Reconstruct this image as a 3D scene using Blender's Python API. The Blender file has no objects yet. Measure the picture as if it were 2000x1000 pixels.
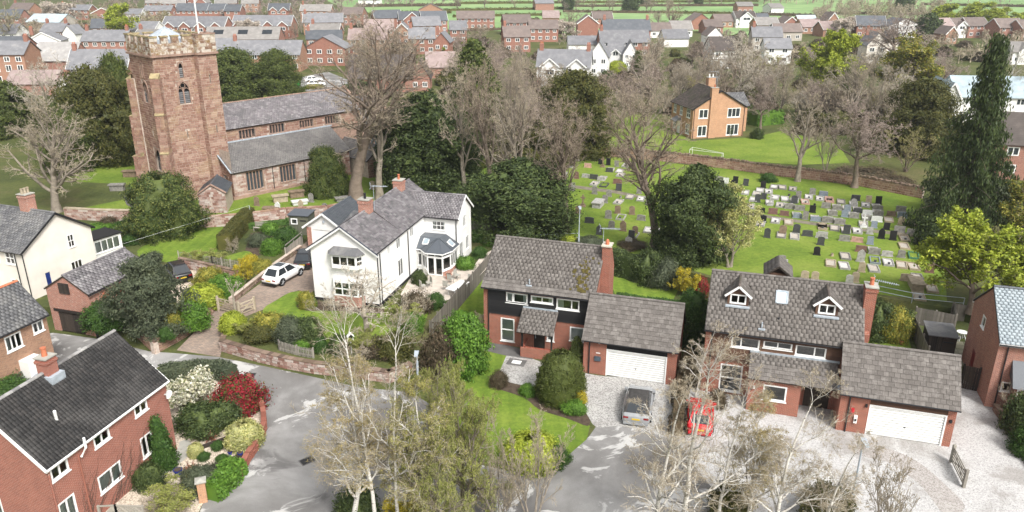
import bpy, math, random
import numpy as np
from mathutils import Vector, Matrix
R = math.radians
sc = bpy.context.scene
COL = sc.collection
random.seed(7)
# ------------------------------------------------------------------ camera
FPX, PITCH, CH = 1518.0, R(20.74), 28.5       # focal length in photo pixels (2000 wide), pitch, height
cam = bpy.data.cameras.new('camera'); camo = bpy.data.objects.new('camera', cam); COL.objects.link(camo)
cam.sensor_width = 36.0; cam.lens = 36.0*FPX/2000.0; cam.clip_end = 6000; cam.clip_start = 0.5
camo.location = (0, 0, CH); camo.rotation_euler = (R(90)-PITCH, 0, 0); sc.camera = camo
# ------------------------------------------------------------------ sky, sun, exposure
SUN_EL, SUN_AZ = 48, 150          # azimuth of the sun, degrees clockwise from +Y (behind the camera, right)
w = bpy.data.worlds.new('World'); sc.world = w; w.use_nodes = True
nt = w.node_tree; bg = nt.nodes['Background']
sky = nt.nodes.new('ShaderNodeTexSky'); sky.sky_type = 'NISHITA'; sky.sun_disc = False
sky.sun_elevation = R(SUN_EL); sky.sun_rotation = R(SUN_AZ); sky.air_density = 1.6; sky.dust_density = 6.0; sky.ozone_density = 1.0
hs = nt.nodes.new('ShaderNodeHueSaturation'); hs.inputs['Saturation'].default_value = 0.22   # thin bright cloud: grey-white light
nt.links.new(sky.outputs[0], hs.inputs['Color']); nt.links.new(hs.outputs[0], bg.inputs['Color'])
bg.inputs['Strength'].default_value = 0.14
sl = bpy.data.lights.new('sun', 'SUN'); sl.energy = 2.3; sl.angle = R(14); sl.color = (1.0, 0.98, 0.95)
so = bpy.data.objects.new('sun', sl); COL.objects.link(so)
az = R(SUN_AZ); el = R(SUN_EL)
sd = Vector((math.sin(az)*math.cos(el), math.cos(az)*math.cos(el), math.sin(el)))
so.rotation_euler = sd.to_track_quat('Z', 'Y').to_euler(); so.location = (0, 0, 80)
vs = sc.view_settings; vs.view_transform = 'Standard'; vs.look = 'None'; vs.gamma = 1.0; vs.exposure = 0.55; vs.use_curve_mapping = False
sc.render.engine = 'CYCLES'
sc.cycles.max_bounces = 5; sc.cycles.diffuse_bounces = 2; sc.cycles.glossy_bounces = 2; sc.cycles.transmission_bounces = 3; sc.cycles.transparent_max_bounces = 6
# ------------------------------------------------------------------ pixel -> place
UP = 0.8                                      # height of the upper ground (gardens, churchyard, village)
def ray(x, y):
    a = (x-1000)/FPX; b = (500-y)/FPX
    return np.array([a, math.cos(PITCH)+b*math.sin(PITCH), -math.sin(PITCH)+b*math.cos(PITCH)])
def at(x, y, z=0.0):
    r = ray(x, y); t = (z-CH)/r[2]
    return np.array([0, 0, CH])+t*r
def up(x, y): return at(x, y, UP)
def ppm(P):                                   # photo pixels per metre at a point
    return FPX/(P[1]*math.cos(PITCH)-(P[2]-CH)*math.sin(PITCH))
def height_at(P, x, y):                       # height above P at which the ray through a pixel passes over P
    r = ray(x, y); t = P[1]/r[1]
    return CH+t*r[2]-P[2]
class Fr:
    """local frame of a building: origin on the ground, u along its front, v into its depth"""
    def __init__(s, o, ang):
        s.o = np.array(o, float); s.ang = ang; a = R(ang)
        s.U = np.array([math.cos(a), math.sin(a), 0]); s.V = np.array([-math.sin(a), math.cos(a), 0]); s.W = np.array([0, 0, 1.])
    def hit(s, x, y, **k):
        (n, c), = k.items(); N = {'u': s.U, 'v': s.V, 'z': s.W}[n]
        r = ray(x, y); C = np.array([0, 0, CH]); t = (c-N@(C-s.o))/(N@r); P = C+t*r-s.o
        return np.array([s.U@P, s.V@P, P[2]])
# ------------------------------------------------------------------ objects
def tag(o, label=None, cat=None, group=None, kind=None):
    if label: o['label'] = label
    if cat: o['category'] = cat
    if group: o['group'] = group
    if kind: o['kind'] = kind
    return o
def thing(name, label, cat, loc=(0, 0, 0), rz=0.0, group=None, scale=None):
    o = bpy.data.objects.new(name, None); o.empty_display_size = 0.2; COL.objects.link(o)
    o.location = [float(c) for c in loc]; o.rotation_euler = (0, 0, R(rz))
    if scale is not None: o.scale = scale if hasattr(scale, '__len__') else (scale,)*3
    return tag(o, label, cat, group)
def link(name, me, parent=None):
    o = bpy.data.objects.new(name, me); COL.objects.link(o)
    if parent is not None: o.parent = parent
    return o
def copy_tree(o, parent=None):
    c = o.copy(); COL.objects.link(c); c.parent = parent
    for ch in list(o.children): copy_tree(ch, c)
    return c
def mesh_np(name, V, F, m, smooth=False):
    V = np.asarray(V, np.float32); F = np.asarray(F, np.int32); k = F.shape[1]
    me = bpy.data.meshes.new(name); me.vertices.add(len(V)); me.vertices.foreach_set('co', V.ravel())
    me.loops.add(F.size); me.loops.foreach_set('vertex_index', F.ravel())
    me.polygons.add(len(F)); me.polygons.foreach_set('loop_start', np.arange(0, F.size, k, dtype=np.int32))
    if smooth: me.polygons.foreach_set('use_smooth', np.ones(len(F), bool))
    me.update(); me.validate()
    if m: me.materials.append(m)
    return me
class MB:
    def __init__(s): s.v = []; s.f = []; s.m = []
    def add(s, vs, fs, mi=0):
        b = len(s.v); s.v += [tuple(map(float, p)) for p in vs]
        for f in fs: s.f.append([b+i for i in f]); s.m.append(mi)
        return s
    def box(s, x0, x1, y0, y1, z0, z1, mi=0):
        return s.add([(x0,y0,z0),(x1,y0,z0),(x1,y1,z0),(x0,y1,z0),(x0,y0,z1),(x1,y0,z1),(x1,y1,z1),(x0,y1,z1)],
                     [(0,3,2,1),(4,5,6,7),(0,1,5,4),(1,2,6,5),(2,3,7,6),(3,0,4,7)], mi)
    def obox(s, c, A, B, C, mi=0):            # centre and three half-axis vectors
        c, A, B, C = (np.array(q, float) for q in (c, A, B, C))
        P = [c+sa*A+sb*B+sc_*C for sc_ in (-1, 1) for sa, sb in ((-1,-1),(1,-1),(1,1),(-1,1))]
        return s.add(P, [(0,3,2,1),(4,5,6,7),(0,1,5,4),(1,2,6,5),(2,3,7,6),(3,0,4,7)], mi)
    def bar(s, p, q, w, h=None, mi=0):        # square bar between two points
        p, q = np.array(p, float), np.array(q, float); d = q-p; L = np.linalg.norm(d); d = d/L
        r = np.array([0, 0, 1.]) if abs(d[2]) < .9 else np.array([1., 0, 0])
        a = np.cross(d, r); a /= np.linalg.norm(a); b = np.cross(a, d); h = h or w
        return s.obox((p+q)/2, d*L/2, a*w/2, b*h/2, mi)
    def prism(s, pts, z0, z1, mi=0, bottom=True):
        n = len(pts); area = sum(pts[i][0]*pts[(i+1)%n][1]-pts[(i+1)%n][0]*pts[i][1] for i in range(n))
        if area < 0: pts = pts[::-1]
        V = [(p[0],p[1],z0) for p in pts]+[(p[0],p[1],z1) for p in pts]
        F = [tuple(range(n, 2*n))]+[(i,(i+1)%n,n+(i+1)%n,n+i) for i in range(n)]
        if bottom: F.append(tuple(range(n-1,-1,-1)))
        return s.add(V, F, mi)
    def extr(s, pts, d, mi=0):                # planar polygon (3-D points) extruded by a vector
        n = len(pts); d = np.array(d, float); V = [tuple(p) for p in pts]+[tuple(np.array(p)+d) for p in pts]
        return s.add(V, [tuple(range(n-1,-1,-1)), tuple(range(n,2*n))]+[(i,(i+1)%n,n+(i+1)%n,n+i) for i in range(n)], mi)
    def cyl(s, c, r, z0, z1, n=10, r1=None, mi=0):
        r1 = r if r1 is None else r1
        V = [(c[0]+r*math.cos(t*2*math.pi/n), c[1]+r*math.sin(t*2*math.pi/n), z0) for t in range(n)]+[(c[0]+r1*math.cos(t*2*math.pi/n), c[1]+r1*math.sin(t*2*math.pi/n), z1) for t in range(n)]
        return s.add(V, [tuple(range(n-1,-1,-1)), tuple(range(n,2*n))]+[(i,(i+1)%n,n+(i+1)%n,n+i) for i in range(n)], mi)
    def tube(s, pts, r, n=6, mi=0):
        P = [np.array(p, float) for p in pts]; rs = r if hasattr(r, '__len__') else [r]*len(P); rings = []
        for i, p in enumerate(P):
            d = P[min(i+1, len(P)-1)]-P[max(i-1, 0)]; d = d/np.linalg.norm(d)
            q = np.array([0, 0, 1.]) if abs(d[2]) < .9 else np.array([1., 0, 0])
            a = np.cross(d, q); a /= np.linalg.norm(a); b = np.cross(d, a)
            rings += [p+rs[i]*(a*math.cos(2*math.pi*k/n)+b*math.sin(2*math.pi*k/n)) for k in range(n)]
        F = [(i*n+k, i*n+(k+1)%n, (i+1)*n+(k+1)%n, (i+1)*n+k) for i in range(len(P)-1) for k in range(n)]
        F += [tuple(range(n-1,-1,-1)), tuple(range((len(P)-1)*n, len(P)*n))]
        return s.add(rings, F, mi)
    def build(s, name, mats, parent=None, smooth=False, bevel=0):
        me = bpy.data.meshes.new(name); me.from_pydata(s.v, [], s.f)
        for m in (mats if isinstance(mats, (list, tuple)) else [mats]): me.materials.append(m)
        if any(s.m): me.polygons.foreach_set('material_index', s.m)
        if smooth: me.polygons.foreach_set('use_smooth', [True]*len(me.polygons))
        me.update(); o = link(name, me, parent)
        if bevel:
            b = o.modifiers.new('bevel', 'BEVEL'); b.width = bevel; b.segments = 2; b.limit_method = 'ANGLE'
        return o
# ------------------------------------------------------------------ materials
def lin(h):
    h = h.lstrip('#'); c = [int(h[i:i+2], 16)/255 for i in (0, 2, 4)]
    return tuple(x/12.92 if x <= .04045 else ((x+.055)/1.055)**2.4 for x in c)
class NT:
    def __init__(s, name):
        s.mat = bpy.data.materials.new(name); s.mat.use_nodes = True; s.t = s.mat.node_tree
        s.b = s.t.nodes['Principled BSDF']; s.out = s.t.nodes['Material Output']; s._tc = None
    def n(s, kind, **kw):
        x = s.t.nodes.new('ShaderNode'+kind)
        for k, v in kw.items(): setattr(x, k, v)
        return x
    def l(s, a, b): s.t.links.new(a, b)
    def tc(s, out='Object'):
        if s._tc is None: s._tc = s.n('TexCoord')
        return s._tc.outputs[out]
    def noise(s, scale, detail=3, rough=.55, vec=None, dist=0):
        x = s.n('TexNoise'); x.inputs['Scale'].default_value = scale; x.inputs['Detail'].default_value = detail; x.inputs['Roughness'].default_value = rough; x.inputs['Distortion'].default_value = dist
        s.l(vec if vec is not None else s.tc(), x.inputs['Vector']); return x.outputs['Fac']
    def ramp(s, fac, stops):
        x = s.n('ValToRGB'); e = x.color_ramp.elements
        while len(e) < len(stops): e.new(.5)
        for el, (p, c) in zip(e, stops): el.position = p; el.color = (*c, 1) if len(c) == 3 else c
        s.l(fac, x.inputs[0]); return x.outputs[0]
    def mix(s, fac, a, b, blend='MIX'):
        x = s.n('Mix'); x.data_type = 'RGBA'; x.blend_type = blend
        for sock, v in ((x.inputs[0], fac), (x.inputs[6], a), (x.inputs[7], b)):
            if isinstance(v, (int, float)): sock.default_value = v
            elif isinstance(v, tuple): sock.default_value = (*v, 1) if len(v) == 3 else v
            else: s.l(v, sock)
        return x.outputs[2]
    def math(s, op, a, b=None):
        x = s.n('Math'); x.operation = op
        for sock, v in zip(x.inputs, (a, b)):
            if v is None: continue
            if isinstance(v, (int, float)): sock.default_value = v
            else: s.l(v, sock)
        return x.outputs[0]
    def rnd(s):                               # random per loose piece, and per object
        g = s.n('NewGeometry'); o = s.n('ObjectInfo')
        return s.math('FRACT', s.math('ADD', g.outputs['Random Per Island'], o.outputs['Random']))
    def bump(s, h, strength=.4, dist=.02):
        x = s.n('Bump'); x.inputs['Strength'].default_value = strength; x.inputs['Distance'].default_value = dist
        s.l(h, x.inputs['Height']); s.l(x.outputs[0], s.b.inputs['Normal'])
    def done(s, col=None, rough=.8, spec=.3):
        if isinstance(col, tuple): s.b.inputs['Base Color'].default_value = (*col, 1)
        elif col is not None: s.l(col, s.b.inputs['Base Color'])
        s.b.inputs['Roughness'].default_value = rough; s.b.inputs['Specular IOR Level'].default_value = spec
        return s.mat
def mul(c, k): return tuple(min(1, x*k) for x in c)
def m_plain(name, c, rough=.7, var=.18, scale=3.0, spec=.3, bump=0, bs=40):
    t = NT(name); col = t.ramp(t.noise(scale, 4), [(.3, mul(c, 1-var)), (.7, mul(c, 1+var))])
    if bump: t.bump(t.noise(bs, 2), bump, .01)
    return t.done(col, rough, spec)
def m_pieces(name, cols, rough=.85, stain=None, scale=.6, samt=.5, bump=.3, bs=18, spec=.25):
    """colour varies piece by piece; an optional weathering stain with a shape of its own"""
    t = NT(name); k = len(cols)
    col = t.ramp(t.rnd(), [((i+.5)/k, c) for i, c in enumerate(cols)])
    col = t.mix(.35, col, t.ramp(t.noise(7, 4), [(.3, (.55, .55, .55)), (.7, (1, 1, 1))]), 'MULTIPLY')
    if stain:
        g = t.n('NewGeometry')
        col = t.mix(t.math('MULTIPLY', t.ramp(t.noise(scale, 5, .65, vec=g.outputs['Position']), [(.5, (0, 0, 0)), (.62, (1, 1, 1))]), samt), col, stain)
    if bump: t.bump(t.noise(bs, 3), bump, .02)
    return t.done(col, rough, spec)
def m_brick(name, c1, c2, mortar, bw=.225, bh=.075, ms=.012, rough=.85, stain=None, samt=.4, patch=None, pamt=.5):
    t = NT(name); sx = t.n('SeparateXYZ'); t.l(t.tc(), sx.inputs[0])
    cx = t.n('CombineXYZ'); t.l(t.math('ADD', sx.outputs[0], sx.outputs[1]), cx.inputs[0]); t.l(sx.outputs[2], cx.inputs[1])
    b = t.n('TexBrick'); t.l(cx.outputs[0], b.inputs['Vector']); b.inputs['Scale'].default_value = 1
    b.inputs['Brick Width'].default_value = bw; b.inputs['Row Height'].default_value = bh; b.inputs['Mortar Size'].default_value = ms; b.inputs['Bias'].default_value = -.1
    b.inputs['Color1'].default_value = (*c1, 1); b.inputs['Color2'].default_value = (*c2, 1); b.inputs['Mortar'].default_value = (*mortar, 1)
    col = t.mix(.5, b.outputs['Color'], t.ramp(t.noise(1.1, 4), [(.3, (.72, .7, .7)), (.7, (1.1, 1.1, 1.1))]), 'MULTIPLY')
    if stain: col = t.mix(t.math('MULTIPLY', t.ramp(t.noise(.5, 5, .65), [(.5, (0, 0, 0)), (.66, (1, 1, 1))]), samt), col, stain)
    if patch: col = t.mix(t.math('MULTIPLY', t.ramp(t.noise(5, 5, .7), [(.55, (0, 0, 0)), (.62, (1, 1, 1))]), pamt), col, patch)
    t.bump(b.outputs['Fac'], -.35, .01)
    return t.done(col, rough, .25)
def m_leaf(name, cols, rough=.6, trans=.25):
    """foliage: each leaf its own green, tinted tree by tree, some light passing through"""
    t = NT(name); k = len(cols); g = t.n('NewGeometry'); o = t.n('ObjectInfo')
    col = t.ramp(g.outputs['Random Per Island'], [((i+.5)/k, c) for i, c in enumerate(cols)])
    col = t.mix(.45, col, t.ramp(t.noise(.9, 3, vec=g.outputs['Position']), [(.32, (.5, .55, .5)), (.68, (1.25, 1.2, 1.0))]), 'MULTIPLY')
    t.done(col, rough, .3)
    tr = t.n('BsdfTranslucent'); t.l(col, tr.inputs[0]); mx = t.n('MixShader'); mx.inputs[0].default_value = trans
    t.l(t.b.outputs[0], mx.inputs[1]); t.l(tr.outputs[0], mx.inputs[2]); t.l(mx.outputs[0], t.out.inputs[0])
    return t.mat
def m_bark(name, c, dark, scale=2.5, birch=False):
    t = NT(name)
    if birch:
        mp = t.n('Mapping'); mp.inputs['Scale'].default_value = (3, 3, 9); t.l(t.tc(), mp.inputs[0])
        col = t.ramp(t.noise(1.2, 4, .7, vec=mp.outputs[0]), [(.36, dark), (.46, c), (1, c)])
    else:
        o = t.n('ObjectInfo'); col = t.ramp(t.noise(scale, 5, .65), [(.3, dark), (.7, c)])
        col = t.mix(.5, col, t.ramp(o.outputs['Random'], [(0, (.75, .72, .68)), (1, (1.15, 1.12, 1.1))]), 'MULTIPLY')
    return t.done(col, .9, .15)
def m_glass(name='window_glass'):
    t = NT(name); tr = t.n('BsdfTransparent'); tr.inputs[0].default_value = (.75, .8, .8, 1)
    gl = t.n('BsdfGlossy'); gl.inputs['Roughness'].default_value = .03; fr = t.n('Fresnel'); fr.inputs[0].default_value = 1.5
    f = t.math('ADD', t.math('MULTIPLY', fr.outputs[0], 1.3), .06); mx = t.n('MixShader'); t.l(f, mx.inputs[0]); t.l(tr.outputs[0], mx.inputs[1]); t.l(gl.outputs[0], mx.inputs[2]); t.l(mx.outputs[0], t.out.inputs[0])
    return t.mat
M = {}
# ------------------------------------------------------------------ shared materials
def grass_mat(name, a, b, c, s=.35, far=False, mown=False):
    t = NT(name); g = t.n('NewGeometry'); pos = g.outputs['Position']
    col = t.ramp(t.noise(s, 6, .62, vec=pos), [(.3, a), (.5, b), (.72, c)])
    col = t.mix(.6, col, t.ramp(t.noise(2.6 if not far else .05, 6, .75, vec=pos), [(.32, (.5, .55, .5)), (.68, (1.35, 1.25, 1.1))]), 'MULTIPLY')
    col = t.mix(t.math('MULTIPLY', t.ramp(t.noise(1.7, 4, .6, vec=pos), [(.56, (0, 0, 0)), (.75, (1, 1, 1))]), .35), col, (.19, .2, .035))
    if mown:
        w = t.n('TexWave'); w.wave_type = 'BANDS'; w.bands_direction = 'X'; w.inputs['Scale'].default_value = .32; w.inputs['Distortion'].default_value = 1.2; w.inputs['Detail Scale'].default_value = .4; t.l(pos, w.inputs['Vector'])
        col = t.mix(.5, col, t.ramp(w.outputs['Fac'], [(.3, (.84, .86, .84)), (.7, (1.1, 1.08, 1.05))]), 'MULTIPLY')
    t.bump(t.noise(14, 3, vec=pos), .5, .05)
    return t.done(col, .9, .12)
M['lawn'] = grass_mat('lawn_grass', (.1, .165, .026), (.14, .215, .032), (.195, .26, .05), .35, False, True)
M['yardgrass'] = grass_mat('churchyard_grass', (.095, .155, .026), (.145, .213, .034), (.21, .262, .056), .18)
M['rough'] = grass_mat('garden_ground', (.05, .065, .025), (.085, .1, .035), (.13, .115, .06), .12)
M['field'] = grass_mat('field_grass', (.17, .29, .115), (.22, .34, .15), (.27, .37, .18), .012, True)
def road_mat():
    t = NT('worn_asphalt'); g = t.n('NewGeometry'); pos = g.outputs['Position']
    col = t.ramp(t.noise(.16, 6, .6, vec=pos, dist=.4), [(.33, (.125, .118, .112)), (.5, (.205, .198, .19)), (.66, (.33, .322, .312))])
    col = t.mix(t.math('MULTIPLY', t.ramp(t.noise(.34, 5, .66, vec=pos, dist=.8), [(.56, (0, 0, 0)), (.6, (1, 1, 1))]), .75), col, (.56, .55, .53))
    col = t.mix(t.math('MULTIPLY', t.ramp(t.noise(.23, 5, .62, vec=pos, dist=.6), [(.3, (1, 1, 1)), (.37, (0, 0, 0))]), .65), col, (.085, .08, .078))
    col = t.mix(.4, col, t.ramp(t.noise(22, 2, .7, vec=pos), [(.3, (.6, .6, .6)), (.7, (1.2, 1.2, 1.2))]), 'MULTIPLY')
    t.bump(t.noise(30, 2, vec=pos), .3, .01)
    return t.done(col, .85, .25)
M['road'] = road_mat()
def gravel_mat(name, a, b, dirt, amt, lo=.52):
    t = NT(name); g = t.n('NewGeometry'); pos = g.outputs['Position']
    v = t.n('TexVoronoi'); v.inputs['Scale'].default_value = 16; t.l(pos, v.inputs['Vector'])
    sp = t.n('SeparateColor'); t.l(v.outputs['Color'], sp.inputs[0])
    col = t.ramp(sp.outputs[0], [(0, mul(a, .75)), (.2, a), (.6, b), (1, mul(b, 1.1))])
    col = t.mix(t.math('MULTIPLY', t.ramp(t.noise(.3, 6, .65, vec=pos, dist=.5), [(lo, (0, 0, 0)), (lo+.1, (1, 1, 1))]), amt), col, dirt)
    t.bump(v.outputs['Distance'], .6, .02)
    return t.done(col, .9, .2)
M['gravel'] = gravel_mat('pale_gravel', (.37, .36, .35), (.46, .45, .44), (.24, .22, .2), .6, .5)
M['gravel_grey'] = gravel_mat('grey_gravel', (.26, .25, .24), (.43, .42, .4), (.2, .185, .17), .4)
M['gravel_tan'] = gravel_mat('tan_gravel', (.38, .31, .24), (.6, .52, .42), (.2, .15, .1), .4, .58)
def soil_mat():
    t = NT('bare_soil'); g = t.n('NewGeometry'); pos = g.outputs['Position']
    col = t.ramp(t.noise(2.2, 6, .7, vec=pos), [(.3, (.045, .032, .024)), (.6, (.1, .075, .055)), (.75, (.09, .1, .035))])
    t.bump(t.noise(12, 4, vec=pos), .8, .05); return t.done(col, .95, .1)
M['soil'] = soil_mat()
M['pavers'] = m_brick('block_pavers', (.3, .22, .18), (.2, .16, .135), (.11, .1, .08), .2, .1, .006)
def paver_mat():
    t = NT('drive_pavers'); g = t.n('NewGeometry'); b = t.n('TexBrick'); t.l(g.outputs['Position'], b.inputs['Vector']); b.inputs['Scale'].default_value = 1
    b.inputs['Brick Width'].default_value = .24; b.inputs['Row Height'].default_value = .13; b.inputs['Mortar Size'].default_value = .006
    b.inputs['Color1'].default_value = (.33, .25, .2, 1); b.inputs['Color2'].default_value = (.22, .18, .15, 1); b.inputs['Mortar'].default_value = (.14, .12, .1, 1)
    col = t.mix(.6, b.outputs['Color'], t.ramp(t.noise(.5, 5, vec=g.outputs['Position']), [(.3, (.65, .62, .6)), (.7, (1.2, 1.2, 1.2))]), 'MULTIPLY')
    return t.done(col, .85, .25)
M['pavers'] = paver_mat()
M['paving'] = m_plain('stone_paving', (.5, .44, .38), .85, .2, 1.5)
M['slab'] = m_pieces('paving_slab', [(.2, .19, .13), (.25, .23, .16), (.3, .28, .21)], stain=(.1, .12, .05), samt=.4)
M['concrete'] = m_plain('concrete', (.36, .35, .31), .9, .2, 1.2, bump=.2)
M['darkpath'] = m_plain('dark_path', (.12, .115, .11), .9, .25, 1.0)
M['sand_red'] = m_pieces('red_sandstone', [(.245, .135, .1), (.3, .175, .132), (.34, .21, .162), (.27, .15, .112), (.39, .265, .205)], stain=(.4, .3, .18), samt=.4, bump=.6)
M['sand_pale'] = m_pieces('weathered_sandstone', [(.24, .13, .1), (.34, .21, .17), (.46, .34, .29), (.29, .16, .125), (.52, .45, .4)], stain=(.5, .46, .42), scale=1.1, samt=.5, bump=.6)
M['mortar'] = m_plain('lime_mortar', (.46, .38, .32), .95, .25, 3)
# ------------------------------------------------------------------ ground
def sheet(name, poly, z, m, px=True, zs=None):
    P = [at(x, y, z) for x, y in poly] if px else [np.array([x, y, z]) for x, y in poly]
    mb = MB(); A = sum(P[i][0]*P[(i+1)%len(P)][1]-P[(i+1)%len(P)][0]*P[i][1] for i in range(len(P)))
    if A < 0: P = P[::-1]
    mb.add(P, [tuple(range(len(P)))]); o = mb.build(name, m); o['kind'] = 'structure'; return o
def smooth_poly(pts, n=4):                    # rounded outline through pixel points
    out = []; k = len(pts); P = [np.array(p, float) for p in pts]
    for i in range(k):
        a, b, c, d = P[i-1], P[i], P[(i+1)%k], P[(i+2)%k]
        for j in range(n):
            t = j/n; out.append(tuple(.5*((2*b)+(c-a)*t+(2*a-5*b+4*c-d)*t*t+(3*b-a-3*c+d)*t**3)))
    return out
sheet('ground', [(-3500, -400), (3500, -400), (3500, 5000), (-3500, 5000)], 0, M['rough'], False)
EDGE = [(-400, 596), (90, 600), (180, 610), (238, 612), (262, 640), (300, 674), (345, 650), (392, 622), (431, 596), (455, 612), (428, 668), (500, 689), (560, 703), (612, 712), (690, 720),
        (760, 730), (806, 712), ('z0', 842, 668), ('z0', 896, 602), ('z0', 950, 537), ('z0', 985, 497), (1000, 472), (1060, 470), (1130, 472), (1210, 492), (1290, 516), (1400, 546), (1530, 570), (1690, 576), (1860, 602), (1905, 618), (2400, 660)]
E = [at(*p[1:], 0) if p[0] == 'z0' else up(*p) for p in EDGE]; n = len(E)
top = [(p[0], p[1], UP) for p in E]+[(3400, E[-1][1], UP), (3400, 4900, UP), (-3400, 4900, UP), (-3400, E[0][1], UP)]
mb = MB(); mb.add(top, [tuple(range(len(top)))])
mb.add([(p[0], p[1], UP) for p in E]+[(p[0], p[1], -.3) for p in E], [(i, n+i, n+i+1, i+1) for i in range(n-1)])
tag(mb.build('upper_ground', M['rough']), kind='structure')
FAR0 = 318.0
sheet('field', [(690, 24), (780, 40), (862, 64), (940, 58), (1060, 66), (1200, 62), (1360, 60), (1480, 74), (1620, 50), (1740, 44), (1860, 46), (2100, 34), (2300, -40), (640, -60), (640, 2)], UP+.03, M['field'])
ROAD = [(-80, 668), (105, 650), (200, 663), (290, 686), (345, 690), (425, 697), (520, 716), (612, 736), (700, 756), (800, 766), (860, 800), (925, 905), (1000, 921), (1090, 907), (1150, 853), (1165, 832), (1210, 830), (1310, 850),
        (1380, 940), (1440, 1010), (1480, 1150), (330, 1150), (396, 985), (460, 932), (509, 870), (522, 838), (515, 795), (480, 745), (420, 722), (310, 716), (215, 770), (-80, 840)]
sheet('road', ROAD, .004, M['road'])
sheet('gravel_drive', smooth_poly([(990, 688), (1060, 708), (1140, 728), (1182, 735), (1318, 752), (1324, 852), (1262, 842), (1210, 832), (1165, 834), (1148, 812), (1130, 790), (1060, 770), (1000, 752), (970, 742)], 3), .012, M['gravel_grey'])
sheet('gravel_forecourt', [(1372, 745), (1460, 745), (1640, 785), (1700, 800), (1860, 830), (1870, 780), (1880, 740), (1935, 775), (1955, 810), (1990, 878), (2150, 1150), (1490, 1150), (1440, 1010), (1380, 940), (1312, 852), (1326, 752)], .008, M['gravel'])
sheet('gravel_track', smooth_poly([(1655, 870), (1720, 872), (1790, 900), (1850, 950), (1885, 990), (1850, 1010), (1800, 950), (1740, 905), (1680, 890)], 3), .016, gravel_mat('worn_gravel', (.29, .265, .245), (.38, .355, .335), (.25, .225, .2), .5))
LAWN_A = [(960, 505), (976, 500), (950, 560), (941, 640), (946, 682), (990, 692), (972, 735), (975, 748), (1040, 768), (1064, 790), (1124, 808), (1152, 832), (1146, 858), (1095, 902), (1000, 918), (930, 900), (880, 800), (845, 720), (835, 660)]
sheet('lawn', LAWN_A, .016, M['lawn'])
sheet('flower_bed', smooth_poly([(962, 737), (1000, 748), (1042, 758), (1062, 778), (1122, 794), (1150, 815), (1148, 832), (1110, 818), (1054, 800), (1022, 776), (962, 755)], 3), .03, M['soil'])
sheet('path', [(943, 666), (990, 674), (1044, 688), (1040, 702), (986, 694), (944, 684)], .022, M['darkpath'])
sheet('lawn', [(1180, 520), (1230, 520), (1325, 566), (1310, 594), (1205, 584)], .016, M['lawn'])
sheet('lawn', [(1660, 640), (1690, 632), (1776, 664), (1790, 720), (1690, 720)], .016, M['lawn'])
sheet('gravel_garden', [(300, 770), (345, 742), (440, 735), (482, 748), (514, 796), (520, 838), (507, 868), (458, 930), (395, 985), (350, 1080), (150, 1080)], .012, M['gravel_tan'])
sheet('path', smooth_poly([(345, 880), (352, 862), (372, 862), (368, 890), (330, 920), (300, 945), (295, 925)], 3), .02, M['concrete'])
# the white house's garden and drive, on the upper ground
sheet('lawn', smooth_poly([(514, 604), (540, 586), (562, 573), (582, 569), (604, 576), (590, 590), (578, 598), (598, 607), (640, 607), (712, 606), (800, 590), (838, 600), (815, 650), (760, 690), (680, 690), (600, 672), (545, 655), (520, 632)], 3), UP+.012, M['lawn'])
sheet('driveway', [(431, 597), (455, 611), (470, 622), (515, 604), (545, 585), (563, 573), (583, 567), (608, 572), (628, 555), (625, 500), (640, 470), (600, 470), (575, 495), (520, 545), (465, 585)], UP+.008, M['pavers'])
a0, a1, b0, b1 = at(345, 684, .006), at(430, 697, .006), at(431, 597, UP+.006), at(455, 612, UP+.006)
c0, c1 = at(388, 640, .4), at(441, 645, .43)
mb = MB(); mb.add([a0, a1, c1, b1, b0, c0], [(0, 1, 2, 5), (5, 2, 3, 4)]); tag(mb.build('driveway_ramp', M['pavers']), kind='structure')
sheet('flower_bed', smooth_poly([(580, 597), (606, 578), (640, 592), (745, 602), (742, 612), (640, 606), (600, 606)], 3), UP+.018, M['soil'])
sheet('patio', [(782, 575), (800, 545), (830, 530), (925, 520), (940, 500), (975, 480), (950, 525), (900, 575), (860, 592), (800, 596)], UP+.016, M['paving'])
sheet('yard', smooth_poly([(330, 560), (345, 535), (392, 520), (452, 548), (448, 575), (430, 600), (395, 600), (350, 595)], 3), UP+.01, M['gravel_tan'])
sheet('lawn', smooth_poly([(268, 490), (300, 470), (330, 456), (400, 443), (436, 440), (432, 470), (424, 492), (440, 500), (480, 490), (490, 500), (420, 512), (330, 512), (282, 508)], 3), UP+.014, M['lawn'])
sheet('vegetable_bed', [(490, 455), (540, 448), (575, 455), (560, 485), (500, 500), (478, 490)], UP+.012, M['soil'])
sheet('churchyard_lawn', [(140, 410), (265, 385), (250, 360), (150, 355), (140, 330), (420, 240), (760, 215), (800, 250), (1000, 260), (1100, 322), (1200, 302), (1340, 322), (1480, 335), (1650, 358), (1800, 385), (1840, 470), (1850, 590), (1690, 572), (1530, 566), (1400, 541), (1290, 511), (1130, 467), (985, 460), (920, 430), (700, 400), (660, 425), (470, 422)], UP+.01, M['yardgrass'])
sheet('church_path', smooth_poly([(245, 378), (275, 366), (290, 372), (300, 390), (290, 405), (252, 403), (244, 390)], 3), UP+.02, M['darkpath'])
CP = [(1120, 364), (1200, 374), (1300, 394), (1400, 407), (1470, 418), (1600, 438), (1700, 450), (1830, 464)]
sheet('cemetery_path', [(x, y-2.5) for x, y in CP]+[(x, y+3.5) for x, y in CP[::-1]], UP+.02, m_plain('trodden_path', (.17, .15, .11), .95, .3, 1.5))
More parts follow.
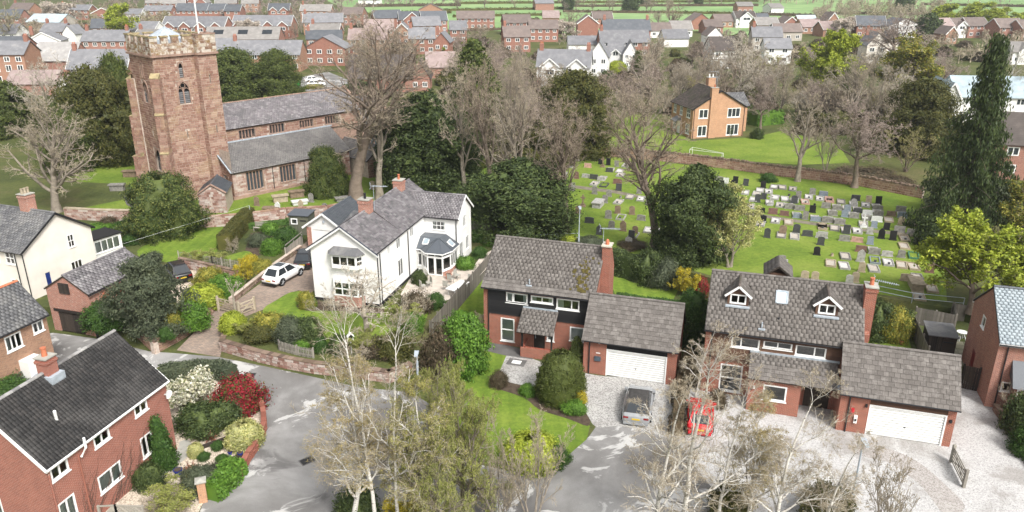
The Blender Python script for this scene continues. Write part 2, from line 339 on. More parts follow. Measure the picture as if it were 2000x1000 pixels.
sheet('house_lawn', [(1188, 244), (1240, 222), (1300, 240), (1350, 275), (1470, 268), (1530, 255), (1640, 285), (1660, 318), (1560, 322), (1400, 310), (1250, 298), (1190, 288)], UP+.012, M['yardgrass'])
sheet('car_park', [(570, 155), (640, 140), (690, 160), (650, 180), (580, 178)], UP+.01, M['road'])
sheet('street', [(-100, 172), (120, 190), (240, 178), (230, 170), (120, 178), (-100, 160)], UP+.012, M['road'])
# ------------------------------------------------------------------ plants
def unit(a): return a/np.maximum(np.linalg.norm(a, axis=-1, keepdims=True), 1e-9)
def tubes(P, Rr, sides):
    """P (n,k,3) centre lines, Rr (n,k) radii -> open tubes"""
    n, k, _ = P.shape
    T = np.empty_like(P); T[:, 1:-1] = P[:, 2:]-P[:, :-2]; T[:, 0] = P[:, 1]-P[:, 0]; T[:, -1] = P[:, -1]-P[:, -2]; T = unit(T)
    ref = np.where(np.abs(T[..., 2:3]) < .9, np.array([0, 0, 1.]), np.array([1., 0, 0]))
    A = unit(np.cross(T, ref)); B = np.cross(T, A)
    th = np.arange(sides)*2*math.pi/sides
    V = P[:, :, None]+Rr[:, :, None, None]*(A[:, :, None]*np.cos(th)[:, None]+B[:, :, None]*np.sin(th)[:, None])
    idx = np.arange(n*k*sides).reshape(n, k, sides); a = idx[:, :-1]; b = idx[:, 1:]
    F = np.stack([a, np.roll(a, -1, 2), np.roll(b, -1, 2), b], -1).reshape(-1, 4)
    return V.reshape(-1, 3), F
def ribbons(rng, P, Rr):
    n, k, _ = P.shape; T = unit(P[:, -1]-P[:, 0]); A = unit(np.cross(T, rng.normal(size=(n, 3))))[:, None]*Rr[..., None]*1.25
    V = np.stack([P-A, P+A], 2); I = np.arange(n*k*2).reshape(n, k, 2)
    return V.reshape(-1, 3), np.stack([I[:, :-1, 0], I[:, :-1, 1], I[:, 1:, 1], I[:, 1:, 0]], -1).reshape(-1, 4)
def join(parts):
    Vs, Fs, b = [], [], 0
    for V, F in parts: Vs.append(V); Fs.append(F+b); b += len(V)
    return np.concatenate(Vs), np.concatenate(Fs)
def lines(rng, start, d, L, k, wig, trop):
    n = len(start); P = np.empty((n, k, 3)); P[:, 0] = start; d = unit(d.copy())
    for i in range(1, k):
        P[:, i] = P[:, i-1]+d*(L/(k-1))[:, None]
        d = unit(d+rng.normal(0, wig, (n, 3))+np.array([0, 0, trop/(k-1)]))
    return P
def cards(rng, C, size, sx=.5, N=None):
    """small leaf quads at points C"""
    n = len(C); A = unit(rng.normal(size=(n, 3))); B = unit(np.cross(A, rng.normal(size=(n, 3))))
    if N is not None:
        Q = unit(N+rng.normal(0, .55, (n, 3))); A = unit(np.cross(Q, rng.normal(size=(n, 3)))); B = np.cross(Q, A)
    s = size*rng.uniform(.6, 1.35, (n, 1)); A = A*s; B = B*s*sx
    V = np.stack([C-A, C+B*.9, C+A, C-B*.9], 1).reshape(-1, 3)
    return V, np.arange(4*n).reshape(-1, 4)
def bare_tree(seed, H=10., trunk=.7, r0=.25, limbs=12, t0=.25, ang=(35, 65), ratio=.55, counts=(6, 7, 7), lens=(.5, .45, .45), trop=.35, wig=.12, rmin=.008, stems=1, lean=0, fan=0, leaf=0, leafsize=.05, droop=0, light=False):
    rng = np.random.default_rng(seed)
    st = np.zeros((stems, 3)); d = np.tile([0, 0, 1.], (stems, 1)); d[:, :2] += rng.normal(0, lean, (stems, 2))
    if stems > 1:
        a = np.arange(stems)*2.4; st[:, 0] = np.cos(a)*r0*1.2; st[:, 1] = np.sin(a)*r0*1.2
        d[:, 0] += np.cos(a)*fan; d[:, 1] += np.sin(a)*fan
    L = H*trunk*rng.uniform(.85, 1.05, stems); kt = 4 if light else 9; P = lines(rng, st, d, L, kt, wig*.45, .1)
    tt = np.linspace(0, 1, kt); Rr = r0*(1-.8*tt)[None]*np.ones((stems, 1)); Rr[:, 0] *= 1.35
    wood = [tubes(P, Rr, 4 if light else 7)]; fine = []; cur = (P, Rr, L); tips = []
    lev = (limbs,)+tuple(counts)
    for li, m in enumerate(lev):
        P, Rr, L = cur; n, k, _ = P.shape
        t = np.sort(rng.uniform(t0 if li == 0 else .18, 1.0, (n, m)), 1)
        if li == 0: t[:, -3:] = 1.0
        f = t*(k-1); i0 = np.minimum(f.astype(int), k-2); w = (f-i0)[..., None]; ar = np.arange(n)[:, None]
        st = P[ar, i0]*(1-w)+P[ar, i0+1]*w; T = unit(P[ar, i0+1]-P[ar, i0])
        rr = Rr[ar, i0]*(1-w[..., 0])+Rr[ar, i0+1]*w[..., 0]
        a = np.radians(rng.uniform(ang[0], ang[1], (n, m)))
        if li == 0: a = a*(1-.45*t)
        perp = unit(np.cross(T, rng.normal(size=(n, m, 3))))
        if li == 0:
            ph = (np.arange(m)*2.399+rng.uniform(0, 6.28, (n, 1)))+rng.normal(0, .3, (n, m))
            perp = np.stack([np.cos(ph), np.sin(ph), np.zeros_like(ph)], -1)
        dd = unit(T*np.cos(a)[..., None]+perp*np.sin(a)[..., None])
        base = H*ratio if li == 0 else L[:, None]*lens[li-1]
        ll = base*rng.uniform(.65, 1.15, (n, m))*((1.15-.6*t) if li == 0 else (1.1-.45*t))
        rc = np.maximum(rr*(.6 if li == 0 else .55), rmin)
        st = st.reshape(-1, 3); dd = dd.reshape(-1, 3); ll = ll.ravel(); rc = rc.ravel()
        kk = ((4, 3, 2) if light else (7, 5, 4, 3, 3))[li]; tr = trop if li < len(lev)-2 else trop-droop
        P2 = lines(rng, st, dd, ll, kk, wig*(1+.5*li), tr); taper = np.linspace(1, .35, kk)
        R2 = np.maximum(rc[:, None]*taper, rmin*.6)
        (wood if li < 2 else fine).append(ribbons(rng, P2, R2) if (li == len(lev)-1 or (light and li)) else tubes(P2, R2, (3 if light else 5) if li == 0 else (4 if li == 1 else 3)))
        cur = (P2, R2, ll)
        if li >= len(lev)-1: tips.append(P2[:, 1:].reshape(-1, 3))
    out = [join(wood), join(fine)]
    if leaf:
        Q = np.concatenate(tips); Q = Q[rng.integers(0, len(Q), leaf)]+rng.normal(0, leafsize*1.2, (leaf, 3))
        out.append(cards(rng, Q, leafsize, .6))
    return out
def bumpy(rng, k=14):
    D = unit(rng.normal(size=(k, 3))); A = rng.uniform(.5, 1, k); Fq = rng.uniform(2.5, 6, k); ph = rng.uniform(0, 6.28, k)
    return lambda N: (np.sin((N@D.T)*Fq+ph)*A).sum(-1)/k**.5
def leafy(seed, prof, n=9000, size=.16, clump=.5, rough=.12, inner=.72, H=1., Rm=1., nc=260, gap=.0, sx=.5):
    """evergreen crown: clumps of leaves round a profile prof(t)->radius (t from 0 base to 1 top), over a rough core"""
    rng = np.random.default_rng(seed); nz = bumpy(rng)
    t = rng.uniform(0, 1, nc*4); r = prof(t); keep = rng.uniform(0, 1, nc*4) < (r/r.max())*.85+.15; t = t[keep][:nc]; m = len(t)
    a = rng.uniform(0, 2*math.pi, m); N = np.stack([np.cos(a), np.sin(a), (t-.45)*1.4], -1); N = unit(N)
    rad = prof(t)*Rm*(1+rough*1.6*nz(N*1.5))*rng.uniform(.78, 1.04, m)
    C = np.stack([np.cos(a)*rad, np.sin(a)*rad, t*H], -1)
    per = max(6, n//m); cl = rng.integers(0, m, per*m)
    off = rng.normal(0, clump*.42, (per*m, 3)); off[:, 2] *= .8
    Q = C[cl]+off; Nn = unit(N[cl]+off/clump)
    Q[:, 2] = np.maximum(Q[:, 2], .03)
    leaf = cards(rng, Q, size, sx, Nn)
    if inner < .74:
        k = n//5; cl = rng.integers(0, m, k); Qi = C[cl]*np.stack([rng.uniform(.15, .8, k)]*2+[np.ones(k)], -1)+rng.normal(0, clump*.3, (k, 3)); Qi[:, 2] = np.maximum(Qi[:, 2], .05)
        return join([leaf, cards(rng, Qi, size*2.2, .7)])
    # rough core so that the crown is not see-through
    nu, nv = 22, 14; tv = np.linspace(0.02, .97, nv); au = np.linspace(0, 2*math.pi, nu, endpoint=False)
    T, A = np.meshgrid(tv, au, indexing='ij'); NN = np.stack([np.cos(A), np.sin(A), (T-.45)*1.4], -1); NN = unit(NN)
    rr = prof(T)*Rm*inner*(1+rough*1.6*nz(NN*1.5))*(1+rng.normal(0, .06, T.shape))
    V = np.stack([np.cos(A)*rr, np.sin(A)*rr, T*H], -1).reshape(-1, 3); I = np.arange(nu*nv).reshape(nv, nu)
    F = np.stack([I[:-1], np.roll(I[:-1], -1, 1), np.roll(I[1:], -1, 1), I[1:]], -1).reshape(-1, 4)
    return join([leaf, (V, F)])
LEAFC = {
 'yew': [(.045, .068, .017), (.08, .11, .025), (.14, .17, .038), (.09, .11, .028)],
 'olive': [(.06, .068, .018), (.1, .1, .026), (.14, .132, .036), (.07, .08, .022)],
 'holly': [(.035, .06, .018), (.06, .1, .026), (.2, .22, .06), (.1, .13, .035)],
 'dark': [(.038, .06, .02), (.064, .095, .03), (.105, .14, .044)],
 'mid': [(.035, .085, .018), (.06, .13, .025), (.09, .17, .035), (.05, .1, .022)],
 'bright': [(.07, .16, .02), (.11, .22, .028), (.15, .28, .04)],
 'lime': [(.27, .33, .035), (.36, .42, .045), (.44, .48, .07), (.2, .26, .03)],
 'yellow': [(.5, .38, .02), (.62, .5, .03), (.42, .34, .04), (.3, .3, .05)],
 'gold': [(.3, .28, .05), (.42, .36, .07), (.2, .22, .04), (.12, .16, .03)],
 'white': [(.75, .72, .6), (.6, .56, .4), (.12, .16, .04), (.8, .78, .7)],
 'cream': [(.55, .52, .22), (.45, .45, .15), (.16, .2, .05), (.6, .58, .3)],
 'blossom': [(.62, .54, .5), (.52, .46, .4), (.7, .62, .58), (.4, .34, .28)],
 'red': [(.3, .015, .03), (.42, .03, .05), (.16, .02, .03), (.1, .13, .03)],
 'bronze': [(.3, .12, .08), (.4, .2, .14), (.22, .08, .06)],
 'bud': [(.32, .31, .095), (.39, .37, .12), (.27, .28, .08), (.34, .29, .11)],
 'budgreen': [(.27, .29, .08), (.34, .36, .1), (.22, .25, .07)],
 'catkin': [(.38, .3, .13), (.43, .35, .15), (.32, .28, .11)],
 'greygreen': [(.09, .11, .07), (.13, .15, .09), (.07, .09, .055)],
 'box': [(.065, .085, .02), (.09, .115, .027), (.12, .14, .035)],
 'brownbush': [(.1, .075, .05), (.14, .1, .065), (.08, .07, .04)],
 'conifer': [(.045, .07, .026), (.075, .11, .036), (.11, .145, .05), (.055, .08, .032)],
}
for k_, v_ in LEAFC.items(): M['leaf_'+k_] = m_leaf('foliage_'+k_, v_)
M['bark_grey'] = m_bark('bark_grey', (.34, .3, .25), (.17, .145, .115))
M['bark_brown'] = m_bark('bark_brown', (.26, .21, .17), (.12, .095, .075))
M['bark_pale'] = m_bark('bark_pale', (.42, .38, .31), (.22, .19, .15))
M['bark_birch'] = m_bark('bark_birch', (.62, .59, .54), (.07, .055, .045), birch=True)
M['twig_tan'] = m_bark('twig_tan', (.44, .385, .29), (.29, .25, .185))
M['twig_brown'] = m_bark('twig_brown', (.38, .315, .24), (.24, .2, .15))
M['twig_purple'] = m_bark('twig_purple', (.4, .33, .285), (.26, .21, .185))
M['twig_olive'] = m_bark('twig_olive', (.39, .36, .22), (.24, .22, .13))
M['twig_pale'] = m_bark('twig_pale', (.6, .55, .47), (.4, .36, .3))
PROTO = {}
def proto_bare(key, bark, twig, leafm=None, **kw):
    parts = bare_tree(**kw); H = max(parts[0][0][:, 2].max(), parts[1][0][:, 2].max())
    W = np.percentile(np.hypot(parts[1][0][:, 0], parts[1][0][:, 1]), 96)
    PROTO[key] = (H, W, mesh_np(key+'_trunk', *parts[0], M[bark], True), mesh_np(key+'_crown', *parts[1], M[twig], False), mesh_np(key+'_leaves', *parts[2], M[leafm]) if leafm else None)
proto_bare('lime_a', 'bark_grey', 'twig_tan', seed=1, H=14, trunk=.72, r0=.36, limbs=22, t0=.2, ang=(32, 66), ratio=.4, counts=(8, 8, 6), lens=(.5, .42, .45), trop=.5, wig=.14, rmin=.0085)
proto_bare('lime_b', 'bark_brown', 'twig_brown', seed=2, H=14, trunk=.7, r0=.36, limbs=20, t0=.28, ang=(30, 60), ratio=.44, counts=(8, 8, 6), lens=(.5, .42, .45), trop=.45, wig=.15, rmin=.0085)
proto_bare('ash_a', 'bark_grey', 'twig_tan', seed=3, H=13, trunk=.6, r0=.3, limbs=11, t0=.3, ang=(30, 60), ratio=.45, counts=(7, 7, 6), lens=(.55, .45, .45), trop=.35, wig=.16, rmin=.013)
proto_bare('oak_a', 'bark_brown', 'twig_purple', seed=4, H=12, trunk=.45, r0=.34, limbs=13, t0=.4, ang=(40, 78), ratio=.52, counts=(8, 8, 7), lens=(.55, .46, .45), trop=.25, wig=.2, rmin=.013)
proto_bare('oak_b', 'bark_pale', 'twig_pale', seed=5, H=10, trunk=.4, r0=.28, limbs=11, t0=.45, ang=(35, 80), ratio=.5, counts=(7, 7, 6), lens=(.55, .45, .45), trop=.3, wig=.2, rmin=.012)
proto_bare('multi_a', 'bark_grey', 'twig_tan', seed=6, H=9, trunk=.85, r0=.11, limbs=10, t0=.25, ang=(20, 45), ratio=.36, counts=(6, 6, 5), lens=(.5, .45, .5), trop=.4, wig=.12, rmin=.01, stems=5, lean=.12, fan=.28)
proto_bare('multi_b', 'bark_brown', 'twig_olive', 'leaf_bud', seed=7, H=8, trunk=.8, r0=.1, limbs=8, t0=.2, ang=(20, 50), ratio=.38, counts=(5, 5, 5), lens=(.5, .45, .5), trop=.4, wig=.14, rmin=.01, stems=5, lean=.12, fan=.3, leaf=5000, leafsize=.05)
proto_bare('birch_a', 'bark_birch', 'twig_tan', 'leaf_catkin', seed=8, H=13, trunk=.85, r0=.17, limbs=17, t0=.22, ang=(28, 50), ratio=.32, counts=(8, 9, 9), lens=(.55, .5, .5), trop=.2, wig=.15, rmin=.006, lean=.03, leaf=26000, leafsize=.03, droop=.9)
proto_bare('birch_b', 'bark_birch', 'twig_tan', 'leaf_bud', seed=9, H=12, trunk=.8, r0=.15, limbs=15, t0=.2, ang=(28, 55), ratio=.34, counts=(8, 9, 8), lens=(.55, .5, .5), trop=.2, wig=.16, rmin=.006, lean=.07, leaf=32000, leafsize=.033, droop=.8)
proto_bare('birch_c', 'bark_birch', 'twig_tan', seed=10, H=11, trunk=.85, r0=.14, limbs=13, t0=.15, ang=(30, 58), ratio=.34, counts=(8, 9, 9), lens=(.55, .5, .5), trop=.3, wig=.17, rmin=.006, lean=.1, droop=.5)
proto_bare('birch_s', 'bark_birch', 'twig_tan', seed=28, H=13, trunk=.85, r0=.115, limbs=14, t0=.2, ang=(24, 46), ratio=.3, counts=(7, 7, 6), lens=(.5, .5, .5), trop=.35, wig=.16, rmin=.005, lean=.05, droop=.4)
proto_bare('willow', 'bark_grey', 'twig_olive', 'leaf_budgreen', seed=11, H=8.5, trunk=.6, r0=.2, limbs=16, t0=.15, ang=(30, 70), ratio=.42, counts=(7, 7, 7), lens=(.5, .5, .5), trop=.25, wig=.18, rmin=.007, leaf=36000, leafsize=.04, stems=2, fan=.2, droop=.4)
proto_bare('willow_gold', 'bark_brown', 'twig_olive', 'leaf_gold', seed=12, H=11, trunk=.55, r0=.3, limbs=15, t0=.3, ang=(30, 65), ratio=.42, counts=(7, 7, 7), lens=(.5, .5, .6), trop=.1, wig=.15, rmin=.012, leaf=14000, leafsize=.11, droop=1.6)
proto_bare('spring', 'bark_brown', 'twig_olive', 'leaf_lime', seed=13, H=10, trunk=.55, r0=.22, limbs=14, t0=.25, ang=(30, 70), ratio=.42, counts=(7, 7, 7), lens=(.5, .45, .5), trop=.3, wig=.16, rmin=.01, leaf=20000, leafsize=.11)
proto_bare('spring_light', 'bark_grey', 'twig_olive', 'leaf_cream', seed=14, H=8, trunk=.6, r0=.12, limbs=12, t0=.15, ang=(30, 65), ratio=.42, counts=(6, 6, 5), lens=(.5, .45, .5), trop=.3, wig=.16, rmin=.008, leaf=20000, leafsize=.075, stems=2, fan=.15)
proto_bare('magnolia', 'bark_grey', 'twig_tan', 'leaf_white', seed=15, H=3, trunk=.5, r0=.07, limbs=9, t0=.15, ang=(30, 70), ratio=.5, counts=(6, 5, 4), lens=(.55, .5, .5), trop=.3, wig=.14, rmin=.006, leaf=5200, leafsize=.085, stems=2, fan=.3)
proto_bare('blossom', 'bark_brown', 'twig_purple', 'leaf_blossom', seed=16, H=7, trunk=.5, r0=.16, limbs=12, t0=.3, ang=(35, 75), ratio=.48, counts=(7, 6, 5), lens=(.5, .45, .5), trop=.2, wig=.18, rmin=.01, leaf=9000, leafsize=.12)
proto_bare('shrub_twig', 'bark_grey', 'twig_tan', seed=17, H=2.6, trunk=.7, r0=.04, limbs=8, t0=.15, ang=(25, 60), ratio=.45, counts=(5, 5, 4), lens=(.5, .5, .5), trop=.3, wig=.16, rmin=.006, stems=5, lean=.15, fan=.4)
proto_bare('shrub_bud', 'bark_brown', 'twig_brown', 'leaf_budgreen', seed=18, H=2.4, trunk=.7, r0=.035, limbs=8, t0=.1, ang=(25, 60), ratio=.42, counts=(6, 5, 4), lens=(.5, .5, .5), trop=.3, wig=.16, rmin=.005, stems=6, lean=.15, fan=.45, leaf=7000, leafsize=.045)
proto_bare('forsythia', 'bark_brown', 'twig_olive', 'leaf_yellow', seed=22, H=2.4, trunk=.7, r0=.035, limbs=8, t0=.1, ang=(20, 50), ratio=.42, counts=(5, 5, 3), lens=(.5, .5, .5), trop=.4, wig=.14, rmin=.006, stems=6, lean=.15, fan=.35, leaf=9000, leafsize=.05)
proto_bare('pollard', 'bark_pale', 'twig_pale', seed=19, H=3, trunk=.55, r0=.13, limbs=6, t0=.75, ang=(40, 85), ratio=.38, counts=(5, 4, 3), lens=(.4, .4, .5), trop=.3, wig=.2, rmin=.008)
proto_bare('gnarled', 'bark_pale', 'twig_pale', seed=20, H=5, trunk=.6, r0=.15, limbs=10, t0=.45, ang=(45, 85), ratio=.5, counts=(7, 7, 5), lens=(.5, .45, .5), trop=.2, wig=.26, rmin=.007)
for i_ in range(4):
    proto_bare('far_%d' % i_, ('bark_brown', 'bark_grey', 'bark_brown', 'bark_pale')[i_], ('twig_brown', 'twig_tan', 'twig_purple', 'twig_olive')[i_], seed=30+i_, H=10, trunk=.5, r0=.26, limbs=11, t0=.25, ang=(30, 70), ratio=.45, counts=(6, 6, 4), lens=(.5, .5, .5), trop=.35, wig=.18, rmin=.022)
proto_bare('far_lime', 'bark_brown', 'twig_olive', 'leaf_lime', seed=40, H=10, trunk=.5, r0=.24, limbs=11, t0=.2, ang=(30, 70), ratio=.45, counts=(6, 5, 3), lens=(.5, .5, .5), trop=.35, wig=.18, rmin=.02, leaf=9000, leafsize=.17)
proto_bare('far_white', 'bark_brown', 'twig_purple', 'leaf_blossom', seed=41, H=8, trunk=.45, r0=.2, limbs=11, t0=.2, ang=(35, 75), ratio=.48, counts=(6, 5, 3), lens=(.5, .5, .5), trop=.3, wig=.18, rmin=.02, leaf=8000, leafsize=.16)
FW_ = [join(bare_tree(seed=45+i_, H=10, trunk=.5, r0=.26, limbs=9, t0=.2, ang=(30, 75), ratio=.45, counts=(5, 4), lens=(.55, .6), trop=.35, wig=.18, rmin=.1, light=True)) for i_ in range(3)]
def forest(name, label, cat, places, m):
    '''a far wood that reads as one mass: many simple trees in one mesh'''
    rng = np.random.default_rng(len(label)); parts = []
    for x, y, z, h in places:
        V, F = FW_[rng.integers(3)]; a = rng.uniform(0, 6.28); c, s_ = math.cos(a)*h/10, math.sin(a)*h/10
        parts.append((np.stack([V[:, 0]*c-V[:, 1]*s_+x, V[:, 0]*s_+V[:, 1]*c+y, V[:, 2]*h/10+z], -1), F))
    return tag(link(name, mesh_np(name, *join(parts), M[m])), label, cat, kind='stuff')
def pr_dome(t): return np.sqrt(np.clip(1-np.clip((t-.3)/.72, -1, 1)**2, 0, 1))*.97+.03
def pr_round(t): return np.sqrt(np.clip(1-(2*t-1)**2*.98, 0.01, 1))
def pr_cone(t): return np.clip(1.05-t, .04, 1)**.8*np.clip(t*8+.35, 0, 1)
def pr_yew(t): return np.clip(np.sqrt(np.clip(1-((t-.33)/.7)**2, .01, 1)), .05, 1)
def pr_col(t): return np.clip(np.minimum(t*6+.5, (1.02-t)*4), .05, 1)**.6
def proto_leafy(key, leafm, prof, H, Rm, bark='bark_brown', **kw):
    V, F = leafy(prof=prof, H=H, Rm=Rm, **kw)
    b = max(.05, H*.022); tr = tubes(np.array([[[0, 0, 0], [.03, 0, H*.4], [0, .02, H*.8]]]), np.array([[b*1.6, b, b*.3]]), 7)
    PROTO[key] = (H, Rm, mesh_np(key+'_trunk', *tr, M[bark]), mesh_np(key+'_crown', V, F, M['leaf_'+leafm]), None)
proto_leafy('yew_a', 'yew', pr_yew, 10, 4.2, seed=50, n=34000, size=.15, clump=1.0, rough=.3, inner=.66, nc=300)
proto_leafy('yew_b', 'olive', pr_yew, 9, 4.4, seed=51, n=34000, size=.14, clump=1.0, rough=.32, inner=.64, nc=290)
proto_leafy('yew_c', 'dark', pr_col, 11, 3.2, seed=52, n=34000, size=.15, clump=.95, rough=.32, inner=.66, nc=320)
proto_leafy('cypress', 'yew', pr_cone, 12, 3.4, seed=53, n=24000, size=.16, clump=.8, rough=.28, inner=.62, nc=330)
proto_leafy('hollybush', 'holly', pr_dome, 6, 3.6, seed=54, n=32000, size=.11, clump=.62, rough=.2, inner=.76, nc=380)
proto_leafy('topiary', 'box', pr_dome, 2.8, 1.5, seed=55, n=26000, size=.05, clump=.16, rough=.02, inner=.93, nc=1300)
proto_leafy('ball', 'mid', pr_dome, 2, 1.2, seed=56, n=9000, size=.08, clump=0.38, rough=.24, inner=.74, nc=231)
proto_leafy('ball_lime', 'lime', pr_dome, 2, 1.2, seed=57, n=10000, size=.075, clump=.22, rough=.05, inner=.88, nc=520)
proto_leafy('ball_dark', 'dark', pr_dome, 2, 1.2, seed=58, n=8000, size=.09, clump=0.42, rough=.24, inner=.74, nc=209)
proto_leafy('ball_bright', 'bright', pr_dome, 2.2, 1.3, seed=59, n=8000, size=.11, clump=0.60, rough=.24, inner=.74, nc=143)
proto_leafy('ball_yellow', 'yellow', pr_dome, 2, 1.2, seed=60, n=7000, size=.08, clump=0.48, rough=.24, inner=.74, nc=143)
proto_leafy('ball_gold', 'gold', pr_dome, 2, 1.2, seed=61, n=8000, size=.08, clump=0.45, rough=.24, inner=.74, nc=165)
proto_leafy('ball_cream', 'cream', pr_dome, 1.5, 1.1, seed=62, n=8000, size=.065, clump=.2, rough=.05, inner=.88, nc=420)
proto_leafy('ball_red', 'red', pr_dome, 2, 1.3, seed=63, n=9000, size=.075, clump=0.45, rough=.24, inner=.74, nc=181)
proto_leafy('ball_olive', 'olive', pr_dome, 2, 1.2, seed=64, n=8000, size=.08, clump=0.42, rough=.24, inner=.74, nc=181)
proto_leafy('ball_grey', 'greygreen', pr_dome, 2, 1.3, seed=65, n=8000, size=.08, clump=0.48, rough=.24, inner=.74, nc=165)
proto_leafy('ball_brown', 'brownbush', pr_dome, 1.6, 1.2, seed=66, n=6500, size=.07, clump=0.45, rough=.24, inner=.74, nc=143)
proto_leafy('laurel', 'bright', pr_yew, 4.5, 2.0, seed=67, n=13000, size=.13, clump=.5, rough=.14, nc=330)
proto_leafy('ivy_cone', 'mid', pr_cone, 3.5, 1.2, seed=68, n=8000, size=.1, clump=.35, rough=.1, inner=.82, nc=300)
proto_leafy('columnar', 'mid', pr_col, 4, 1.1, seed=69, n=9000, size=.09, clump=.3, rough=.08, inner=.84, nc=380)
proto_leafy('darkcone', 'yew', pr_cone, 4, 1.2, seed=70, n=9000, size=.1, clump=.35, rough=.12, inner=.8, nc=320)
proto_leafy('loose', 'greygreen', pr_yew, 6, 2.2, seed=77, n=22000, size=.1, clump=.6, rough=.3, inner=.6, nc=170)
proto_leafy('evergreen_far', 'dark', pr_yew, 9, 3.6, seed=71, n=6000, size=.36, clump=1.1, rough=.2, nc=200)
proto_leafy('bush_far', 'olive', pr_dome, 3, 2.6, seed=72, n=3500, size=.3, clump=.8, rough=.2, nc=140)
proto_leafy('brush_far', 'brownbush', pr_dome, 3, 2.8, seed=73, n=3500, size=.28, clump=.8, rough=.22, nc=140)
def weeping(seed, H, n):
    """tall old conifer: tiers of drooping sprays on long uneven boughs"""
    rng = np.random.default_rng(seed); tr = tubes(np.array([[[0, 0, 0], [.1, .05, H*.5], [0, 0, H]]]), np.array([[.5, .32, .04]]), 8)
    bough = []; C = []; m = 150
    for i in range(m):
        t = (i+.5)/m; z = H*(.03+.95*t); a = i*2.399+rng.normal(0, .3); L = (1-t)**1.05*H*.31*rng.uniform(.4, 1.2)+.4
        d = np.array([math.cos(a), math.sin(a), -.05]); P = np.array([[0, 0, z]+d*L*s+np.array([0, 0, -L*.28*s*s+.1*L*s]) for s in np.linspace(0, 1, 5)])
        bough.append((P, np.linspace(.07, .015, 5)*(1.3-t)))
        for s in np.linspace(.25, 1, max(3, int(L*2.6))):
            p = [0, 0, z]+d*L*s+np.array([0, 0, -L*.28*s*s+.1*L*s]); C.append((*p, .32+.22*(1-s)))
    Vt, Ft = join([tr, tubes(np.array([b[0] for b in bough]), np.array([b[1] for b in bough]), 4)])
    C = np.array(C); per = n//len(C); k = rng.integers(0, len(C), per*len(C)); s = C[k, 3:4]
    off = rng.normal(0, 1, (len(k), 3))*s; off[:, 2] = -np.abs(off[:, 2])*1.5+.1
    Q = C[k, :3]+off; A = unit(np.stack([rng.normal(0, .35, len(k)), rng.normal(0, .35, len(k)), -np.ones(len(k))], -1)); B = unit(np.cross(A, rng.normal(size=(len(k), 3))))
    sz = rng.uniform(.13, .3, (len(k), 1)); A = A*sz; B = B*sz*.32
    V = np.stack([Q-A, Q+B, Q+A, Q-B], 1).reshape(-1, 3)
    return (Vt, Ft), (V, np.arange(len(V)).reshape(-1, 4))
w1, w2 = weeping(80, 20, 34000)
PROTO['weeping'] = (20, 5.5, mesh_np('weeping_trunk', *w1, M['bark_brown']), mesh_np('weeping_crown', *w2, M['leaf_conifer']), None)
def spiky(seed, leafm, n=70, L=.8):
    rng = np.random.default_rng(seed); a = rng.uniform(0, 6.28, n); e = rng.uniform(.25, 1.4, n); l = L*rng.uniform(.6, 1.1, n); P = []
    for s in np.linspace(0, 1, 5):
        P.append(np.stack([np.cos(a)*np.cos(e)*l*s*1.1, np.sin(a)*np.cos(e)*l*s*1.1, np.sin(e)*l*s-.55*l*s*s*np.cos(e)+.03], -1))
    P = np.stack(P, 1); side = np.stack([-np.sin(a), np.cos(a), 0*a], -1)[:, None]*np.array([.03, .035, .03, .02, .003])[None, :, None]
    V = np.stack([P-side, P+side], 2).reshape(-1, 3); I = np.arange(n*10).reshape(n, 5, 2)
    F = np.stack([I[:, :-1, 0], I[:, :-1, 1], I[:, 1:, 1], I[:, 1:, 0]], -1).reshape(-1, 4)
    b = tubes(np.array([[[0, 0, 0], [0, 0, .1], [0, 0, .2]]]), np.array([[.06, .06, .03]]), 6)
    PROTO['spiky_'+leafm] = (L, L, mesh_np('spiky_base', *b, M['bark_brown']), mesh_np('spiky_leaves', V, F, M['leaf_'+leafm]), None)
spiky(90, 'bronze')
def plant(key, P, H, label, cat='tree', W=None, rz=None, group=None, name=None, tilt=0):
    """one tree or shrub: an Empty at its foot that carries trunk, crown and leaves"""
    h0, w0, a, b, c = PROTO[key]; s = H/h0; sw = s if W is None else W/w0
    nm = name or {'tree': 'tree', 'shrub': 'shrub', 'bush': 'bush', 'hedge': 'hedge'}.get(cat, cat.replace(' ', '_'))
    t = thing(nm, label, cat, P, random.uniform(0, 360) if rz is None else rz, group, (sw, sw, s))
    if tilt: t.rotation_euler = (R(random.uniform(-tilt, tilt)), R(random.uniform(-tilt, tilt)), t.rotation_euler[2])
    link('trunk' if cat == 'tree' else 'stem', a, t); link('crown' if cat == 'tree' else 'foliage', b, t)
    if c: link('leaves' if key not in ('magnolia', 'blossom', 'far_white') else 'blossom', c, t)
    return t
def plant_px(key, x, y, ytop, label, cat='tree', halfw=None, z=UP, **kw):
    """foot at a pixel on the ground, top at another pixel row; halfw: half its spread in photo pixels"""
    if cat in ('shrub', 'bush') and halfw: y -= .42*halfw; ytop += .08*halfw
    P = at(x, y, z); H = max(.3, height_at(P, x, ytop)); W = None if halfw is None else halfw/ppm(P)
    return plant(key, P, H, label, cat, W, **kw)
